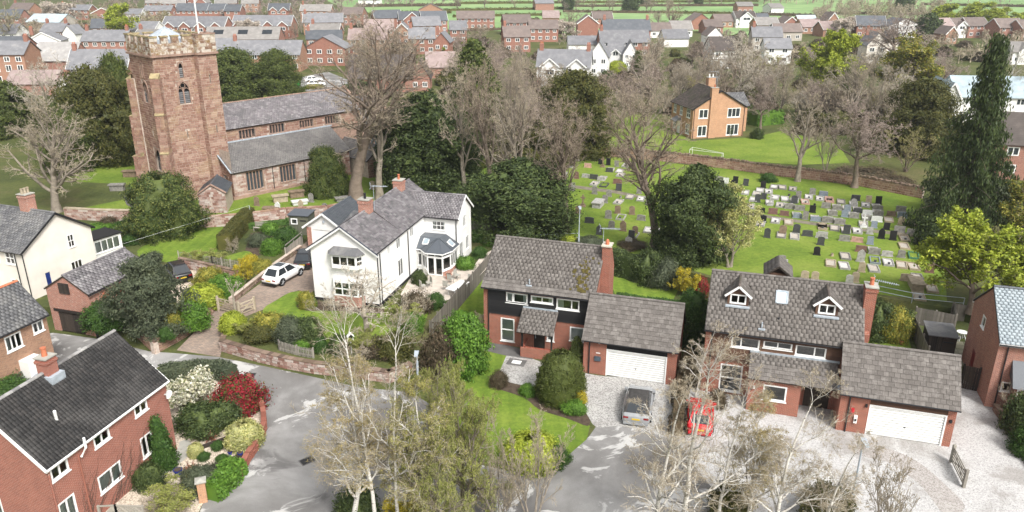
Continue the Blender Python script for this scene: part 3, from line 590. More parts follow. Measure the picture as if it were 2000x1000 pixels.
# ------------------------------------------------------------------ building kit
M['white'] = m_plain('white_paint', (.8, .8, .78), .5, .05, 2, .4)
M['render_white'] = m_plain('white_render', (.8, .79, .765), .85, .07, .8)
M['render_cream'] = m_plain('cream_render', (.74, .69, .62), .85, .09, .7)
M['glass'] = m_glass()
M['farglass'] = m_plain('far_window_glass', (.035, .042, .048), .08, .3, 1, .6)
M['room'] = m_plain('room_interior', (.1, .095, .09), .9, .4, 2)
M['curtain'] = m_plain('curtain_cloth', (.62, .64, .62), .9, .12, 14)
M['blind'] = m_plain('pale_blind', (.66, .72, .66), .8, .06, 5)
M['black_metal'] = m_plain('black_pipe', (.02, .02, .022), .5, .2, 5)
M['lead'] = m_plain('lead_flashing', (.36, .4, .44), .55, .2, 3)
M['pot'] = m_plain('terracotta', (.48, .16, .085), .8, .2, 6)
M['darkwood'] = m_pieces('dark_timber', [(.045, .035, .028), (.065, .05, .04), (.035, .028, .024)], bump=.4)
M['blackboard'] = m_pieces('black_weatherboard', [(.012, .012, .013), (.022, .021, .021), (.016, .016, .017)], rough=.7, bump=.3)
M['brownboard'] = m_pieces('brown_weatherboard', [(.115, .062, .04), (.15, .082, .052), (.095, .052, .036)], rough=.75, bump=.4)
M['fencewood'] = m_pieces('weathered_fence', [(.15, .135, .115), (.2, .18, .155), (.12, .11, .095), (.24, .215, .185)], bump=.4)
M['greywood'] = m_pieces('silvered_timber', [(.3, .28, .24), (.38, .35, .3), (.24, .22, .19)], bump=.4)
M['tile_grey'] = m_pieces('concrete_roof_tile', [(.125, .112, .102), (.148, .133, .121), (.172, .155, .142), (.136, .122, .112)], stain=(.27, .25, .23), scale=2.6, samt=.4)
M['tile_brown'] = m_pieces('brown_roof_tile', [(.095, .078, .068), (.125, .1, .088), (.08, .066, .06), (.15, .125, .108)], stain=(.06, .07, .03), samt=.4)
M['tile_dark'] = m_pieces('dark_ribbed_tile', [(.04, .039, .039), (.05, .048, .047), (.06, .056, .054), (.036, .035, .035)], stain=(.12, .115, .11), scale=.35, samt=.4)
M['slate'] = m_pieces('purple_slate', [(.145, .134, .142), (.195, .18, .188), (.1, .094, .1), (.25, .235, .24)], rough=.6, stain=(.32, .31, .31), scale=.8, samt=.3, spec=.4)
M['slate_blue'] = m_pieces('blue_slate', [(.085, .095, .11), (.1, .112, .128), (.075, .085, .098)], rough=.5, spec=.45)
M['slate_pale'] = m_pieces('pale_blue_slate', [(.3, .35, .38), (.35, .4, .43), (.27, .315, .345)], rough=.5, spec=.45)
M['slate_grey'] = m_pieces('grey_slate', [(.13, .13, .135), (.165, .165, .17), (.105, .105, .11), (.2, .2, .2)], rough=.65, stain=(.3, .29, .27), scale=.5, samt=.4)
M['slate_lichen'] = m_pieces('lichened_slate', [(.28, .27, .26), (.36, .35, .34), (.2, .195, .195), (.45, .44, .42)], rough=.8, stain=(.12, .11, .105), scale=.35, samt=.5)
M['brick_red'] = m_brick('red_brick', (.3, .072, .042), (.2, .05, .032), (.42, .29, .22), ms=.01)
M['brick_left'] = m_brick('bright_red_brick', (.31, .09, .06), (.23, .065, .046), (.44, .31, .25), ms=.009)
M['brick_orange'] = m_brick('orange_brick', (.5, .27, .15), (.4, .2, .11), (.5, .38, .28), ms=.008)
M['brick_cope'] = m_pieces('brick_on_edge', [(.28, .1, .07), (.34, .14, .1), (.22, .08, .055)], bump=.3)
M['brick_old'] = m_brick('old_brick', (.38, .12, .075), (.25, .085, .058), (.5, .38, .31), patch=(.6, .5, .45), pamt=.4)
M['brick_buff'] = m_brick('buff_brown_brick', (.37, .19, .11), (.23, .11, .07), (.36, .28, .21), patch=(.14, .08, .06), pamt=.4)
M['brick_mix'] = m_brick('mottled_red_brick', (.36, .13, .085), (.2, .065, .045), (.4, .3, .25), patch=(.46, .26, .2), pamt=.5)
M['gatewood'] = m_pieces('pale_gate_timber', [(.4, .33, .24), (.48, .41, .31), (.34, .28, .2)], bump=.3)
class Pl:
    """a wall plane: origin, direction along it, outward normal (all local)"""
    def __init__(s, O, S, N): s.O, s.S, s.N = (np.array(q, float) for q in (O, S, N))
    def p(s, a, z, d=0): return s.O+s.S*a+np.array([0, 0, z])-s.N*d
def pbox(mb, pl, s0, s1, z0, z1, d0, d1, mi=0):
    c = (pl.p(s0, z0, d0)+pl.p(s1, z1, d1))/2
    return mb.obox(c, pl.S*(s1-s0)/2, pl.N*abs(d1-d0)/2, np.array([0, 0, (z1-z0)/2]), mi)
def panel(mb, pl, s0, s1, z0, z1, holes=(), rev=.14, mi=0):
    hs = [h for h in holes]
    S = sorted({s0, s1, *[q for h in hs for q in h[:2]]}); Z = sorted({z0, z1, *[q for h in hs for q in h[2:4]]})
    for a, b in zip(S, S[1:]):
        for c, d in zip(Z, Z[1:]):
            ms, mz = (a+b)/2, (c+d)/2
            if not (s0 <= ms <= s1 and z0 <= mz <= z1) or any(h[0] < ms < h[1] and h[2] < mz < h[3] for h in hs): continue
            mb.add([pl.p(a, c), pl.p(b, c), pl.p(b, d), pl.p(a, d)], [(0, 1, 2, 3)], mi)
    for h in hs:
        a, b, c, d = h[:4]
        q = [pl.p(a, c), pl.p(b, c), pl.p(b, d), pl.p(a, d)]; r = [pl.p(a, c, rev), pl.p(b, c, rev), pl.p(b, d, rev), pl.p(a, d, rev)]
        mb.add(q+r, [(0, 4, 5, 1), (1, 5, 6, 2), (2, 6, 7, 3), (3, 7, 4, 0)], mi)
def window(par, pl, h, cols=2, rows=1, fm='white', inset=.03, fw=.1, mw=.08, curtain=None, sill=True, far=False, label=None, name='window', split=None, sillm='white'):
    """h=(s0,s1,z0,z1). frame mesh with panes, sill, room and curtains as its pieces"""
    s0, s1, z0, z1 = h[:4]; mb = MB(); d0, d1 = inset-.04, inset+.05
    pbox(mb, pl, s0, s1, z0, z0+fw, d0, d1); pbox(mb, pl, s0, s1, z1-fw, z1, d0, d1); pbox(mb, pl, s0, s0+fw, z0+fw, z1-fw, d0, d1); pbox(mb, pl, s1-fw, s1, z0+fw, z1-fw, d0, d1)
    xs = [s0+fw+(s1-s0-2*fw)*(split[i] if split else (i+1)/cols) for i in range(cols-1)]; ys = [z0+fw+(z1-z0-2*fw)*(i+1)/rows for i in range(rows-1)]
    for x in xs: pbox(mb, pl, x-mw/2, x+mw/2, z0+fw, z1-fw, d0+.004, d1-.004)
    for y in ys: pbox(mb, pl, s0+fw, s1-fw, y-mw/2, y+mw/2, d0+.008, d1-.008)
    w = mb.build(name, M[fm], par)
    if label: w['label'] = label
    ex = [s0+fw]+xs+[s1-fw]; ey = [z0+fw]+ys+[z1-fw]
    for a, b in zip(ex, ex[1:]):
        for c, d in zip(ey, ey[1:]):
            q = MB(); q.add([pl.p(a, c, inset+.015), pl.p(b, c, inset+.015), pl.p(b, d, inset+.015), pl.p(a, d, inset+.015)], [(0, 1, 2, 3)]); q.build('pane', M['farglass' if far else 'glass'], w)
    if sill: q = MB(); pbox(q, pl, s0-.06, s1+.06, z0-.06, z0+.004, -.07, .03); q.build('sill', M[sillm], w)
    if not far:
        q = MB(); e = .6
        A = [pl.p(s0, z0, d1), pl.p(s1, z0, d1), pl.p(s1, z1, d1), pl.p(s0, z1, d1)]; B = [pl.p(s0, z0, e), pl.p(s1, z0, e), pl.p(s1, z1, e), pl.p(s0, z1, e)]
        q.add(A+B, [(4, 5, 6, 7), (0, 4, 7, 3), (1, 2, 6, 5), (0, 1, 5, 4), (3, 7, 6, 2)]); q.build('room', M['room'], w)
        if curtain:
            q = MB(); W = s1-s0
            if curtain == 'sides': spans = [(s0+fw, s0+fw+W*.17), (s1-fw-W*.17, s1-fw)]
            elif curtain == 'left': spans = [(s0+fw, s0+fw+W*.24)]
            else: spans = [(s0+.02, s1-.02)]
            for a, b in spans:
                k = max(4, int((b-a)/.06)); pts = [pl.p(a+(b-a)*i/k, z0, d1+.06+.025*(i % 2)) for i in range(k+1)]
                q.add(pts+[p+np.array([0, 0, z1-z0]) for p in pts], [(i, i+1, k+2+i, k+1+i) for i in range(k)])
            q.build('curtain', M['blind' if curtain == 'blind' else 'curtain'], w)
    return w
def tile_mesh(name, tw, tg, m, th=.022):
    mb = MB(); g = .007; lo = th+.04
    V = [(g, -.02, lo-th), (tw-g, -.02, lo-th), (tw-g, tg+.03, .002), (g, tg+.03, .002), (g, -.02, lo), (tw-g, -.02, lo), (tw-g, tg+.03, .002+th), (g, tg+.03, .002+th)]
    mb.add(V, [(4, 5, 6, 7), (0, 1, 5, 4), (1, 2, 6, 5), (3, 0, 4, 7)])
    me = bpy.data.meshes.new(name); me.from_pydata(mb.v, [], mb.f); me.materials.append(m); me.update(); return me
def slope(par, E0, A, La, B, Lb, tm='tile_grey', tw=.33, tg=.33, budget=None, stagger=False, slab='darkwood', name='roof', skip=None, th=.022, jit=.004, slabth=.1):
    """one roof slope: boarding with every tile laid on it. budget: dict(n=...) of tiles that stay objects of their own"""
    E0, A, B = (np.array(q, float) for q in (E0, A, B)); A /= np.linalg.norm(A); B /= np.linalg.norm(B); N = np.cross(A, B); N /= np.linalg.norm(N)
    mb = MB(); mb.obox(E0+A*La/2+B*Lb/2-N*slabth/2, A*La/2, B*Lb/2, N*slabth/2); r = mb.build(name, M[slab], par)
    nx = max(1, round(La/tw)); ny = max(1, round(Lb/tg)); tw = La/nx; tg = Lb/ny
    base = tile_mesh('tile', tw, tg, M[tm], th); bv = np.array([v.co[:] for v in base.vertices]); bf = np.array([list(p.vertices) for p in base.polygons])
    half = tile_mesh('half_tile', tw/2, tg, M[tm], th); hv = np.array([v.co[:] for v in half.vertices])
    rest = []; rnd_ = random.Random(len(bpy.data.objects)); Rm = Matrix((A, B, N)).transposed().to_4x4()
    for j in range(ny):
        odd = stagger and j % 2
        for i in range(nx+(1 if odd else 0)):
            a, b = i*tw, j*tg; me_, bb, w_ = base, 0, tw
            if odd:
                a = max(0, a-tw/2)
                if i in (0, nx): me_, bb, w_ = half, 1, tw/2
            if skip and skip(a+w_/2, b+tg/2): continue
            P = E0+A*(a+rnd_.uniform(-jit, jit))+B*(b+rnd_.uniform(-jit, jit))+N*rnd_.uniform(0, .006)
            if budget and budget['n'] > 0:
                o = link('tile', me_, r); o.matrix_local = Matrix.Translation(P) @ Rm; budget['n'] -= 1
            else: rest.append((P, bb))
    if rest:
        T = np.array([p for p, _ in rest]); Q = np.stack([bv, hv])@np.stack([A, B, N])
        V = (T[:, None]+Q[[k for _, k in rest]]).reshape(-1, 3); F = (bf[None]+(np.arange(len(T))*len(bv))[:, None, None]).reshape(-1, 4)
        o = link('tile', mesh_np('tiles', V, F, M[tm]), r); o['kind'] = 'stuff'
    return r
def ridge(par, p, q, m='tile_grey', r=.12, L=.45, indiv=True, name='ridge_tile'):
    p, q = np.array(p, float), np.array(q, float); d = q-p; D = np.linalg.norm(d); d /= D; n = max(1, round(D/L)); side = np.cross(d, [0, 0, 1.])
    for k in range(n):
        a = p+d*D*k/n+d*.005; b = p+d*D*(k+1)/n-d*.005; mb = MB(); V = []
        for e in (a, b):
            V += [e+side*r*math.cos(t)+np.array([0, 0, r*math.sin(t)*.8+.01]) for t in np.linspace(-.15, math.pi+.15, 7)]
        mb.add(V, [(i, i+1, 8+i, 7+i) for i in range(6)]+[tuple(range(6, -1, -1)), tuple(range(7, 14))]); mb.build(name, M[m], par)
def chimney(par, u0, u1, v0, v1, z0, z1, m='brick_red', pots=1, along='u', potm='pot', cap=True, potr=.12):
    mb = MB(); mb.box(u0, u1, v0, v1, z0, z1)
    if cap: mb.box(u0-.05, u1+.05, v0-.05, v1+.05, z1-.3, z1-.15)
    c = mb.build('chimney', M[m], par); mb = MB(); mb.box(u0-.06, u1+.06, v0-.06, v1+.06, z1, z1+.07); mb.build('cap', M['concrete'], c)
    for k in range(pots):
        f = (k+.5)/pots; x, y = ((u0+(u1-u0)*f, (v0+v1)/2) if along == 'u' else ((u0+u1)/2, v0+(v1-v0)*f))
        q = MB(); q.cyl((x, y), potr, z1+.07, z1+.5, 10, potr*.8); q.cyl((x, y), potr*1.05, z1+.5, z1+.56, 10); q.build('chimney_pot', M[potm], c)
    return c
def pipe(par, pts, r=.045, m='black_metal', name='drainpipe'):
    mb = MB(); mb.tube(pts, r, 8); return mb.build(name, M[m], par)
def walls(par, U0, U1, V0, V1, z0, eave, apex, axis, m, holes=None, vr=None, name='wall', low=None):
    """four walls with gables; holes per side in local s; returns the wall planes"""
    holes = holes or {}; mb = MB()
    P = {'front': (Pl((U0, V0, 0), (1, 0, 0), (0, -1, 0)), U1-U0), 'right': (Pl((U1, V0, 0), (0, 1, 0), (1, 0, 0)), V1-V0), 'back': (Pl((U1, V1, 0), (-1, 0, 0), (0, 1, 0)), U1-U0), 'left': (Pl((U0, V1, 0), (0, -1, 0), (-1, 0, 0)), V1-V0)}
    for k, (pl, L) in P.items():
        panel(mb, pl, 0, L, z0, eave, holes.get(k, ()))
        if apex > eave and k in (('left', 'right') if axis == 'u' else ('front', 'back')):
            c = L/2 if vr is None else {'front': vr-U0, 'back': U1-vr, 'right': vr-V0, 'left': V1-vr}[k]
            mb.add([pl.p(0, eave), pl.p(L, eave), pl.p(c, apex)], [(0, 1, 2)])
    w = mb.build(name, M[m], par); return w, {k: v[0] for k, v in P.items()}
def two_slopes(par, U0, U1, V0, V1, eave, apex, axis, over=.25, verge=.15, c=None, tm='tile_grey', tw=.33, tg=.33, budget=None, stagger=False, ridgem=None, sides=(0, 1), th=.022, fascia=None, slab='darkwood', ridge_on=True):
    """two roof slopes over walls whose top is at eave; apex is the ridge height"""
    a0, a1, b0, b1 = (U0, U1, V0, V1) if axis == 'u' else (V0, V1, U0, U1)
    c = (b0+b1)/2 if c is None else c
    mk = (lambda a, b, z: np.array([a, b, z])) if axis == 'u' else (lambda a, b, z: np.array([b, a, z]))
    La = a1-a0+2*verge; out = []
    for s in sides:
        b = b0 if s == 0 else b1; run = abs(c-b); k = (apex-eave)/run; sg = 1 if s == 0 else -1
        be = b-sg*over; ze = eave-over*k+.03
        up_ = mk(0, sg*run, apex-eave); Lb = math.hypot(run+over, (apex-eave)*(run+over)/run)
        fwd = (axis == 'u') == (s == 0)
        E0 = mk((a0-verge) if fwd else (a1+verge), be, ze); A = mk(1 if fwd else -1, 0, 0)
        out.append(slope(par, E0, A, La, up_, Lb, tm, tw, tg, budget, stagger, th=th, slab=slab))
        if fascia:
            mb = MB(); mb.obox(E0+A*La/2-np.array([0, 0, .1]), A*La/2, mk(0, .02, 0), (0, 0, .09)); mb.build('fascia', M[fascia], par)
    if ridge_on: ridge(par, mk(a0-verge, c, apex+.05), mk(a1+verge, c, apex+.05), ridgem or tm)
    return out
def rect(fr, tl, br, inv=None, **k):
    """window rectangle from two photo corners on a wall plane"""
    a = fr.hit(*tl, **k); b = fr.hit(*br, **k); i = 0 if 'v' in k else 1
    s = sorted((a[i], b[i])); z = sorted((a[2], b[2])); return [s[0], s[1], z[0], z[1]]
def boards(par, pl, s0, s1, z0, z1, h, m, name='board', holes=(), proud=.02):
    n = max(1, round((z1-z0)/h)); h = (z1-z0)/n
    for k in range(n):
        a, b = z0+k*h, z0+(k+1)*h; cut = sorted([(max(s0, q[0]-.01), min(s1, q[1]+.01)) for q in holes if q[2] < (a+b)/2 < q[3]]); x = s0
        for c in cut+[(s1, s1)]:
            if c[0]-x > .02:
                V = [pl.p(x, a, -proud-.045), pl.p(c[0], a, -proud-.045), pl.p(c[0], b, -proud), pl.p(x, b, -proud), pl.p(x, a, .0), pl.p(c[0], a, .0)]
                mb = MB(); mb.add(V, [(0, 1, 2, 3), (4, 5, 1, 0)]); mb.build(name, M[m], par)
            x = max(x, c[1])
def blocks(par, pl, s0, s1, z0, z1, bw, bh, m, holes=(), seed=0, name='stone', indiv=False, gap=.018, dep=.05, shape=None, backm=None):
    """coursed stone blocks on a wall plane, uneven in length and depth; one joined part, or one object each"""
    rg = random.Random(seed); P = []; z = z0
    while z < z1-.02:
        h = min(bh*rg.uniform(.8, 1.25), z1-z); x = s0-rg.uniform(0, bw*.6)
        if z1-(z+h) < bh*.4: h = z1-z
        while x < s1:
            w = bw*rg.uniform(.6, 1.5); a, b = max(x, s0), min(x+w, s1); x += w
            if b-a < .06: continue
            cs, cz = (a+b)/2, z+h/2
            if any(q[0]-.02 < cs < q[1]+.02 and q[2]-.02 < cz < q[3]+.02 for q in holes): continue
            seg = [(a, b)]
            for q in holes:
                if q[2] < cz < q[3]:
                    seg = [t for s_ in seg for t in ((s_[0], min(s_[1], q[0])), (max(s_[0], q[1]), s_[1])) if t[1]-t[0] > .05]
            for a_, b_ in seg:
                if shape and not shape((a_+b_)/2, cz): continue
                P.append((a_+gap/2, b_-gap/2, z+gap/2, z+h-gap/2, rg.uniform(.25, 1)*dep))
        z += h
    mb = MB()
    for a, b, c, d, e in P:
        q = mb if not indiv else MB(); t = .02
        V = [pl.p(a, c, .01), pl.p(b, c, .01), pl.p(b, d, .01), pl.p(a, d, .01), pl.p(a+t, c+t, -e), pl.p(b-t, c+t, -e), pl.p(b-t, d-t, -e), pl.p(a+t, d-t, -e)]
        q.add(V, [(4, 5, 6, 7), (0, 1, 5, 4), (1, 2, 6, 5), (2, 3, 7, 6), (3, 0, 4, 7)])
        if indiv: q.build(name, M[m], par)
    if not indiv and mb.v: o = mb.build(name, M[m], par); o['kind'] = 'stuff'
    return len(P)
# ------------------------------------------------------------------ the two tiled houses in front
def pair_house(px, ang, lab, u0, u1, f, gu0, gu1, gf, board, budget):
    """main block u0..u1 with its front at v=f, garage gu0..gu1 with its front at v=gf; same design for both houses"""
    fr = Fr(at(*px), ang); t = thing('detached_house', lab, 'house', fr.o, ang); return fr, t
# --- house with black boards
frA, A_ = pair_house((945.8, 668.2), -17, 'brick house with black weatherboards, grey tiled roof and attached garage', 0, 8.75, 0, 8.57, 15.3, -2.49, 'blackboard', 0)
bud = dict(n=300)
upw = [rect(frA, (988.6, 570.2), (1030.6, 594.8), v=0), rect(frA, (1037, 576.4), (1080.4, 594.6), v=0), rect(frA, (1087.2, 582.2), (1131.4, 608), v=0)]
gw = [rect(frA, (978, 619.8), (1004.8, 668.2), v=0), rect(frA, (1113.2, 637.4), (1141.2, 668.2), v=0)]
door = [4.1, 5.0, .12, 2.1]; dwin = [5.15, 5.75, .9, 2.0]
wl, pl = walls(A_, 0, 8.75, 0, 7.1, 0, 5.1, 7.75, 'u', 'brick_red', {'front': upw+gw+[door, dwin]}, vr=3.55)
boards(A_, pl['front'], .45, 8.7, 2.68, 5.0, .165, 'blackboard', holes=upw)
window(A_, pl['front'], upw[0], 3, 1, curtain='sides', split=(.27, .33)); window(A_, pl['front'], upw[1], 2, 1, curtain='sides'); window(A_, pl['front'], upw[2], 2, 1, curtain='left', split=(.68,))
window(A_, pl['front'], gw[0], 1, 2, curtain='all'); window(A_, pl['front'], gw[1], 1, 1, curtain='all'); window(A_, pl['front'], dwin, 1, 1, curtain='all')
q = MB(); pbox(q, pl['front'], *door, .08, .14); dr = q.build('door', M['darkwood'], A_); q = MB(); pbox(q, pl['front'], 4.2, 4.26, .95, 1.2, .03, .08); q.build('handle', M['lead'], dr)
GA = walls(A_, 8.57, 15.3, -2.49, 2.4, 0, 3.0, 5.25, 'u', 'brick_red', {'front': [(1.7, 6.06, 0, 2.75)]}, vr=-.1, name='garage_wall')[1]
two_slopes(A_, 8.57, 15.3, -2.49, 2.4, 3.0, 5.35, 'u', .26, .12, c=-.1, budget=bud, sides=(0,), stagger=True)
two_slopes(A_, 8.57, 15.3, -2.49, 2.4, 3.0, 5.35, 'u', .26, .12, c=-.1, sides=(1,), ridge_on=False)
two_slopes(A_, 0, 8.75, 0, 7.1, 5.13, 7.78, 'u', .32, .1, c=3.55, budget=bud, sides=(0,), stagger=True)
two_slopes(A_, 0, 8.75, 0, 7.1, 5.13, 7.78, 'u', .32, .1, c=3.55, sides=(1,), ridge_on=False)
def garage_front(t, pl, s0, s1, clad, name='garage_door'):
    boards(t, pl, s0, s1, 2.2, 2.72, .17, clad, proud=-.06)
    q = MB(); pbox(q, pl, s0, s0+.09, 0, 2.2, -.01, .1); pbox(q, pl, s1-.09, s1, 0, 2.2, -.01, .1); pbox(q, pl, s0+.09, s1-.09, 2.11, 2.2, -.01, .1); g = q.build(name, M['white'], t)
    n = 12; h = 2.09/n
    for k in range(n):
        q = MB(); a = .015+k*h; P = [(a, .1), (a+h*.22, .05), (a+h*.72, .05), (a+h*.85, .1)]; V = [pl.p(s, z, d) for s in (s0+.09, s1-.09) for z, d in P]
        q.add(V, [(i, 4+i, 5+i, 1+i) for i in range(3)]); q.build('slat', M['white'], g)
    q = MB(); pbox(q, pl, s0+.09, s1-.09, 0, 2.11, .105, .12); q.build('door_back', M['concrete'], g)
    q = MB(); pbox(q, pl, (s0+s1)/2-.05, (s0+s1)/2+.05, .85, .9, .03, .07); q.build('handle', M['black_metal'], g)
garage_front(A_, GA['front'], 1.7, 6.06, 'blackboard')
q = MB(); pbox(q, GA['front'], .85, 1.3, 1.15, 1.5, -.1, .0); lb = q.build('letter_box', m_plain('grey_box', (.06, .08, .1), .5), A_)
q = MB(); pbox(q, GA['front'], .95, 1.25, 1.75, 1.8, -.03, .0); q.build('house_sign', M['white'], A_)
q = MB(); pbox(q, GA['front'], 1.1, 1.25, 2.6, 2.75, -.15, 0); q.build('wall_lamp', M['white'], A_)
pipe(A_, [(9.02, -2.56, 0), (9.02, -2.56, 2.75)]); pipe(A_, [(.42, -.07, 0), (.42, -.07, 4.9)])
pipe(A_, [(8.5, -2.79, 2.76), (15.4, -2.79, 2.74)], .05, name='gutter'); pipe(A_, [(-.1, -.36, 4.86), (8.5, -.36, 4.84)], .05, name='gutter')
# porch
slope(A_, (3.2, -1.75, 2.2), (1, 0, 0), 2.85, (0, 1.75, 1.3), 2.2, 'tile_grey', .33, .33, None, True)
q = MB(); q.box(3.25, 6.0, -.1, -.004, 3.5, 3.62); q.build('flashing', M['lead'], A_)
q = MB(); q.box(3.45, 5.95, -1.5, -1.28, 0, .85); q.box(3.45, 3.67, -1.28, -.006, 0, .85); q.build('porch_wall', M['brick_red'], A_)
for u in (3.5, 5.82): q = MB(); q.box(u, u+.12, -1.46, -1.34, .85, 2.3); q.build('porch_post', M['blackboard'], A_)
q = MB(); q.box(3.4, 5.98, -1.5, -1.36, 2.18, 2.34); q.build('porch_beam', M['blackboard'], A_)
# chimney: broad stack on the gable with a sloped shoulder
q = MB(); q.extr([(8.76, 2.5, 0), (8.76, 4.7, 0), (8.76, 4.7, 6.0), (8.76, 3.35, 7.9), (8.76, 3.35, 8.2), (8.76, 2.5, 8.2)], (.62, 0, 0)); ch = q.build('chimney', M['brick_red'], A_)
q = MB(); q.box(8.68, 9.46, 2.42, 3.43, 8.2, 8.3); q.build('cap', m_plain('chimney_cap', (.5, .46, .38), .9), ch); q = MB(); q.cyl((9.07, 2.9), .16, 8.3, 8.62, 10, .13); q.cyl((9.07, 2.9), .13, 8.62, 8.72, 10, .02); q.build('chimney_pot', M['pot'], ch)
def vent(t, p, m='lead'):
    q = MB(); q.cyl((p[0], p[1]), .05, p[2]-.1, p[2]+.45, 8); q.box(p[0]-.22, p[0]+.22, p[1]-.22, p[1]+.06, p[2]-.06, p[2]+.03); q.build('roof_vent', M[m], t)
vent(A_, (3.64, .26, 5.33))
rg = random.Random(9); q = MB()
for k in range(60): u = 7.7+rg.gauss(0, .35); v = rg.uniform(.1, 2.6); z = 5.13+v*.747+.09; r_ = rg.uniform(.04, .13); q.obox((u, v, z), (r_, .02, 0), (-.02, r_*.8, r_*.6), (0, -.02, .03))
o = q.build('moss', m_plain('moss', (.075, .06, .015), .95, .4, 6), A_); o['kind'] = 'stuff'
def aerial(t, p, h, yaw=0, n=14, name='aerial'):
    q = MB(); q.tube([p, (p[0], p[1], p[2]+h)], .02, 6); a = R(yaw); d = np.array([math.cos(a), math.sin(a), 0]); s = np.array([-d[1], d[0], 0]); c = np.array([p[0], p[1], p[2]+h])
    q.bar(c-d*.3, c+d*1.3, .03)
    for k in range(n): e = c+d*(-.1+1.35*k/n); q.bar(e-s*.16, e+s*.16, .018); q.bar(e-np.array([0, 0, .1]), e+np.array([0, 0, .1]), .014)
    for k in (-1, 1): q.bar(c-d*.25+s*.05, c-d*.35+s*.1+np.array([0, 0, .35*k]), .02); q.bar(c-d*.25-s*.2+np.array([0, 0, .2*k]), c-d*.25+s*.2+np.array([0, 0, .2*k]), .018)
    q.build(name, M['lead'], t)
aerial(A_, (8.72, 3.0, 7.6), 1.9, 10)
# --- house with brown boards
frB, B_ = pair_house((1688.3, 847.7), -17, 'brick house with brown weatherboards, two gabled dormers and wide white garage door', -10.5, -.6, 2.5, -1.75, 4.93, 0, 'brownboard', 0)
bud = dict(n=300); f = 2.5
sB = lambda x, y: (1360+.3*x, 500+.3*y)
def rb(a, b, v): return rect(frB, sB(*a), sB(*b), v=v)
def off(r, o): return [r[0]-o, r[1]-o, r[2], r[3]]
U0 = -10.55; U1 = -.6
upw = [off(r, U0) for r in (rb((232, 518), (408, 612), f), rb((440, 545), (622, 618), f), rb((650, 573), (840, 670), f))]; g1 = off(rb((160, 698), (285, 890), f), U0)
wl, pl = walls(B_, U0, U1, f, 9.6, 0, 5.1, 7.8, 'u', 'brick_red', {'front': upw+[g1]}, vr=6.05)
boards(B_, pl['front'], .45, 9.4, 2.6, 5.0, .165, 'brownboard', holes=upw)
window(B_, pl['front'], upw[0], 2, 1, split=(.33,)); window(B_, pl['front'], upw[1], 2, 1); window(B_, pl['front'], upw[2], 2, 1, split=(.64,)); window(B_, pl['front'], g1, 1, 2)
GB = walls(B_, -1.75, 4.93, 0, 4.6, 0, 3.0, 5.2, 'u', 'brick_red', {'front': [(1.75, 6.2, 0, 2.75)]}, vr=2.1, name='garage_wall')[1]
garage_front(B_, GB['front'], 1.75, 6.2, 'brownboard')
two_slopes(B_, -1.75, 4.93, 0, 4.6, 3.0, 5.3, 'u', .26, .12, c=2.1, budget=bud, sides=(0,), stagger=True)
two_slopes(B_, -1.75, 4.93, 0, 4.6, 3.0, 5.3, 'u', .26, .12, c=2.1, sides=(1,), ridge_on=False)
slope(B_, (-7.5, .55, 2.55), (1, 0, 0), 5.6, (0, 1.95, 1.08), 2.2, 'tile_grey', .33, .33, bud, True)
nf = np.array([0, -(7.8-5.13), 3.55]); nf /= np.linalg.norm(nf)
dorm = [(-9.35, -7.95), (-3.6, -2.2)]
def skB(a, b):
    u = U0-.1+a; return any(d0+.06 < u < d1-.06 and 1.95 < b < 4.0 for d0, d1 in dorm) or (-6.1 < u < -5.45 and 2.75 < b < 3.7)
E0 = np.array([U0-.1, f-.32, 5.13-.32*(7.8-5.13)/3.55+.03])
slope(B_, E0, (1, 0, 0), U1-U0+.2, (0, 3.55, 2.67), math.hypot(3.87, 2.67*3.87/3.55), 'tile_grey', .33, .33, bud, True, skip=skB)
two_slopes(B_, U0, U1, f, 9.6, 5.13, 7.8, 'u', .32, .1, c=6.05, sides=(1,))
for d0, d1 in dorm:
    vf = 3.95; zf = 5.13+(vf-f)*2.67/3.55; dm = Pl((d0, vf, 0), (1, 0, 0), (0, -1, 0)); W = d1-d0; ze = zf+.86; za = ze+.58; vb = f+(za-5.13)*3.55/2.67
    hw = [.16, W-.16, zf+.12, ze-.02]
    q = MB(); panel(q, dm, 0, W, zf-.1, ze, [hw], .1); q.add([dm.p(0, ze), dm.p(W, ze), dm.p(W/2, za)], [(0, 1, 2)])
    for u in (d0, d1): q.add([(u, vf, zf-.1), (u, vf, ze), (u, vb, ze), (u, vb, zf+.3)], [(0, 1, 2, 3)])
    dmr = q.build('dormer', M['brownboard'], B_); window(dmr, dm, hw, 2, 1, inset=.03, sill=False)
    for s in (-1, 1):
        e = np.array([(d0+d1)/2+s*(W/2+.2), vf-.18, ze-.13]); A = np.array([0, -s, 0]) if s < 0 else np.array([0, 1, 0]); upv = np.array([-s*(W/2+.2), 0, za+.05-(ze-.13)])
        e0 = e if s > 0 else e+np.array([0, vb-vf+.25, 0]); Ad = np.array([0, 1, 0]) if s > 0 else np.array([0, -1, 0])
        slope(dmr, e0, Ad, vb-vf+.2, upv, np.linalg.norm(upv), 'tile_grey', .3, .3, name='dormer_roof', slabth=.05)
        q = MB(); q.bar(e+np.array([0, -.03, -.02]), np.array([(d0+d1)/2, vf-.21, za+.03]), .03, .15); q.build('bargeboard', M['white'], dmr)
    ridge(dmr, ((d0+d1)/2, vf-.2, za+.06), ((d0+d1)/2, vb+.2, za+.06), 'tile_brown', .09)
    q = MB(); q.box(d0-.1, d1+.1, vf-.3, vf-.01, zf-.06, zf+.04); q.build('flashing', M['lead'], dmr)
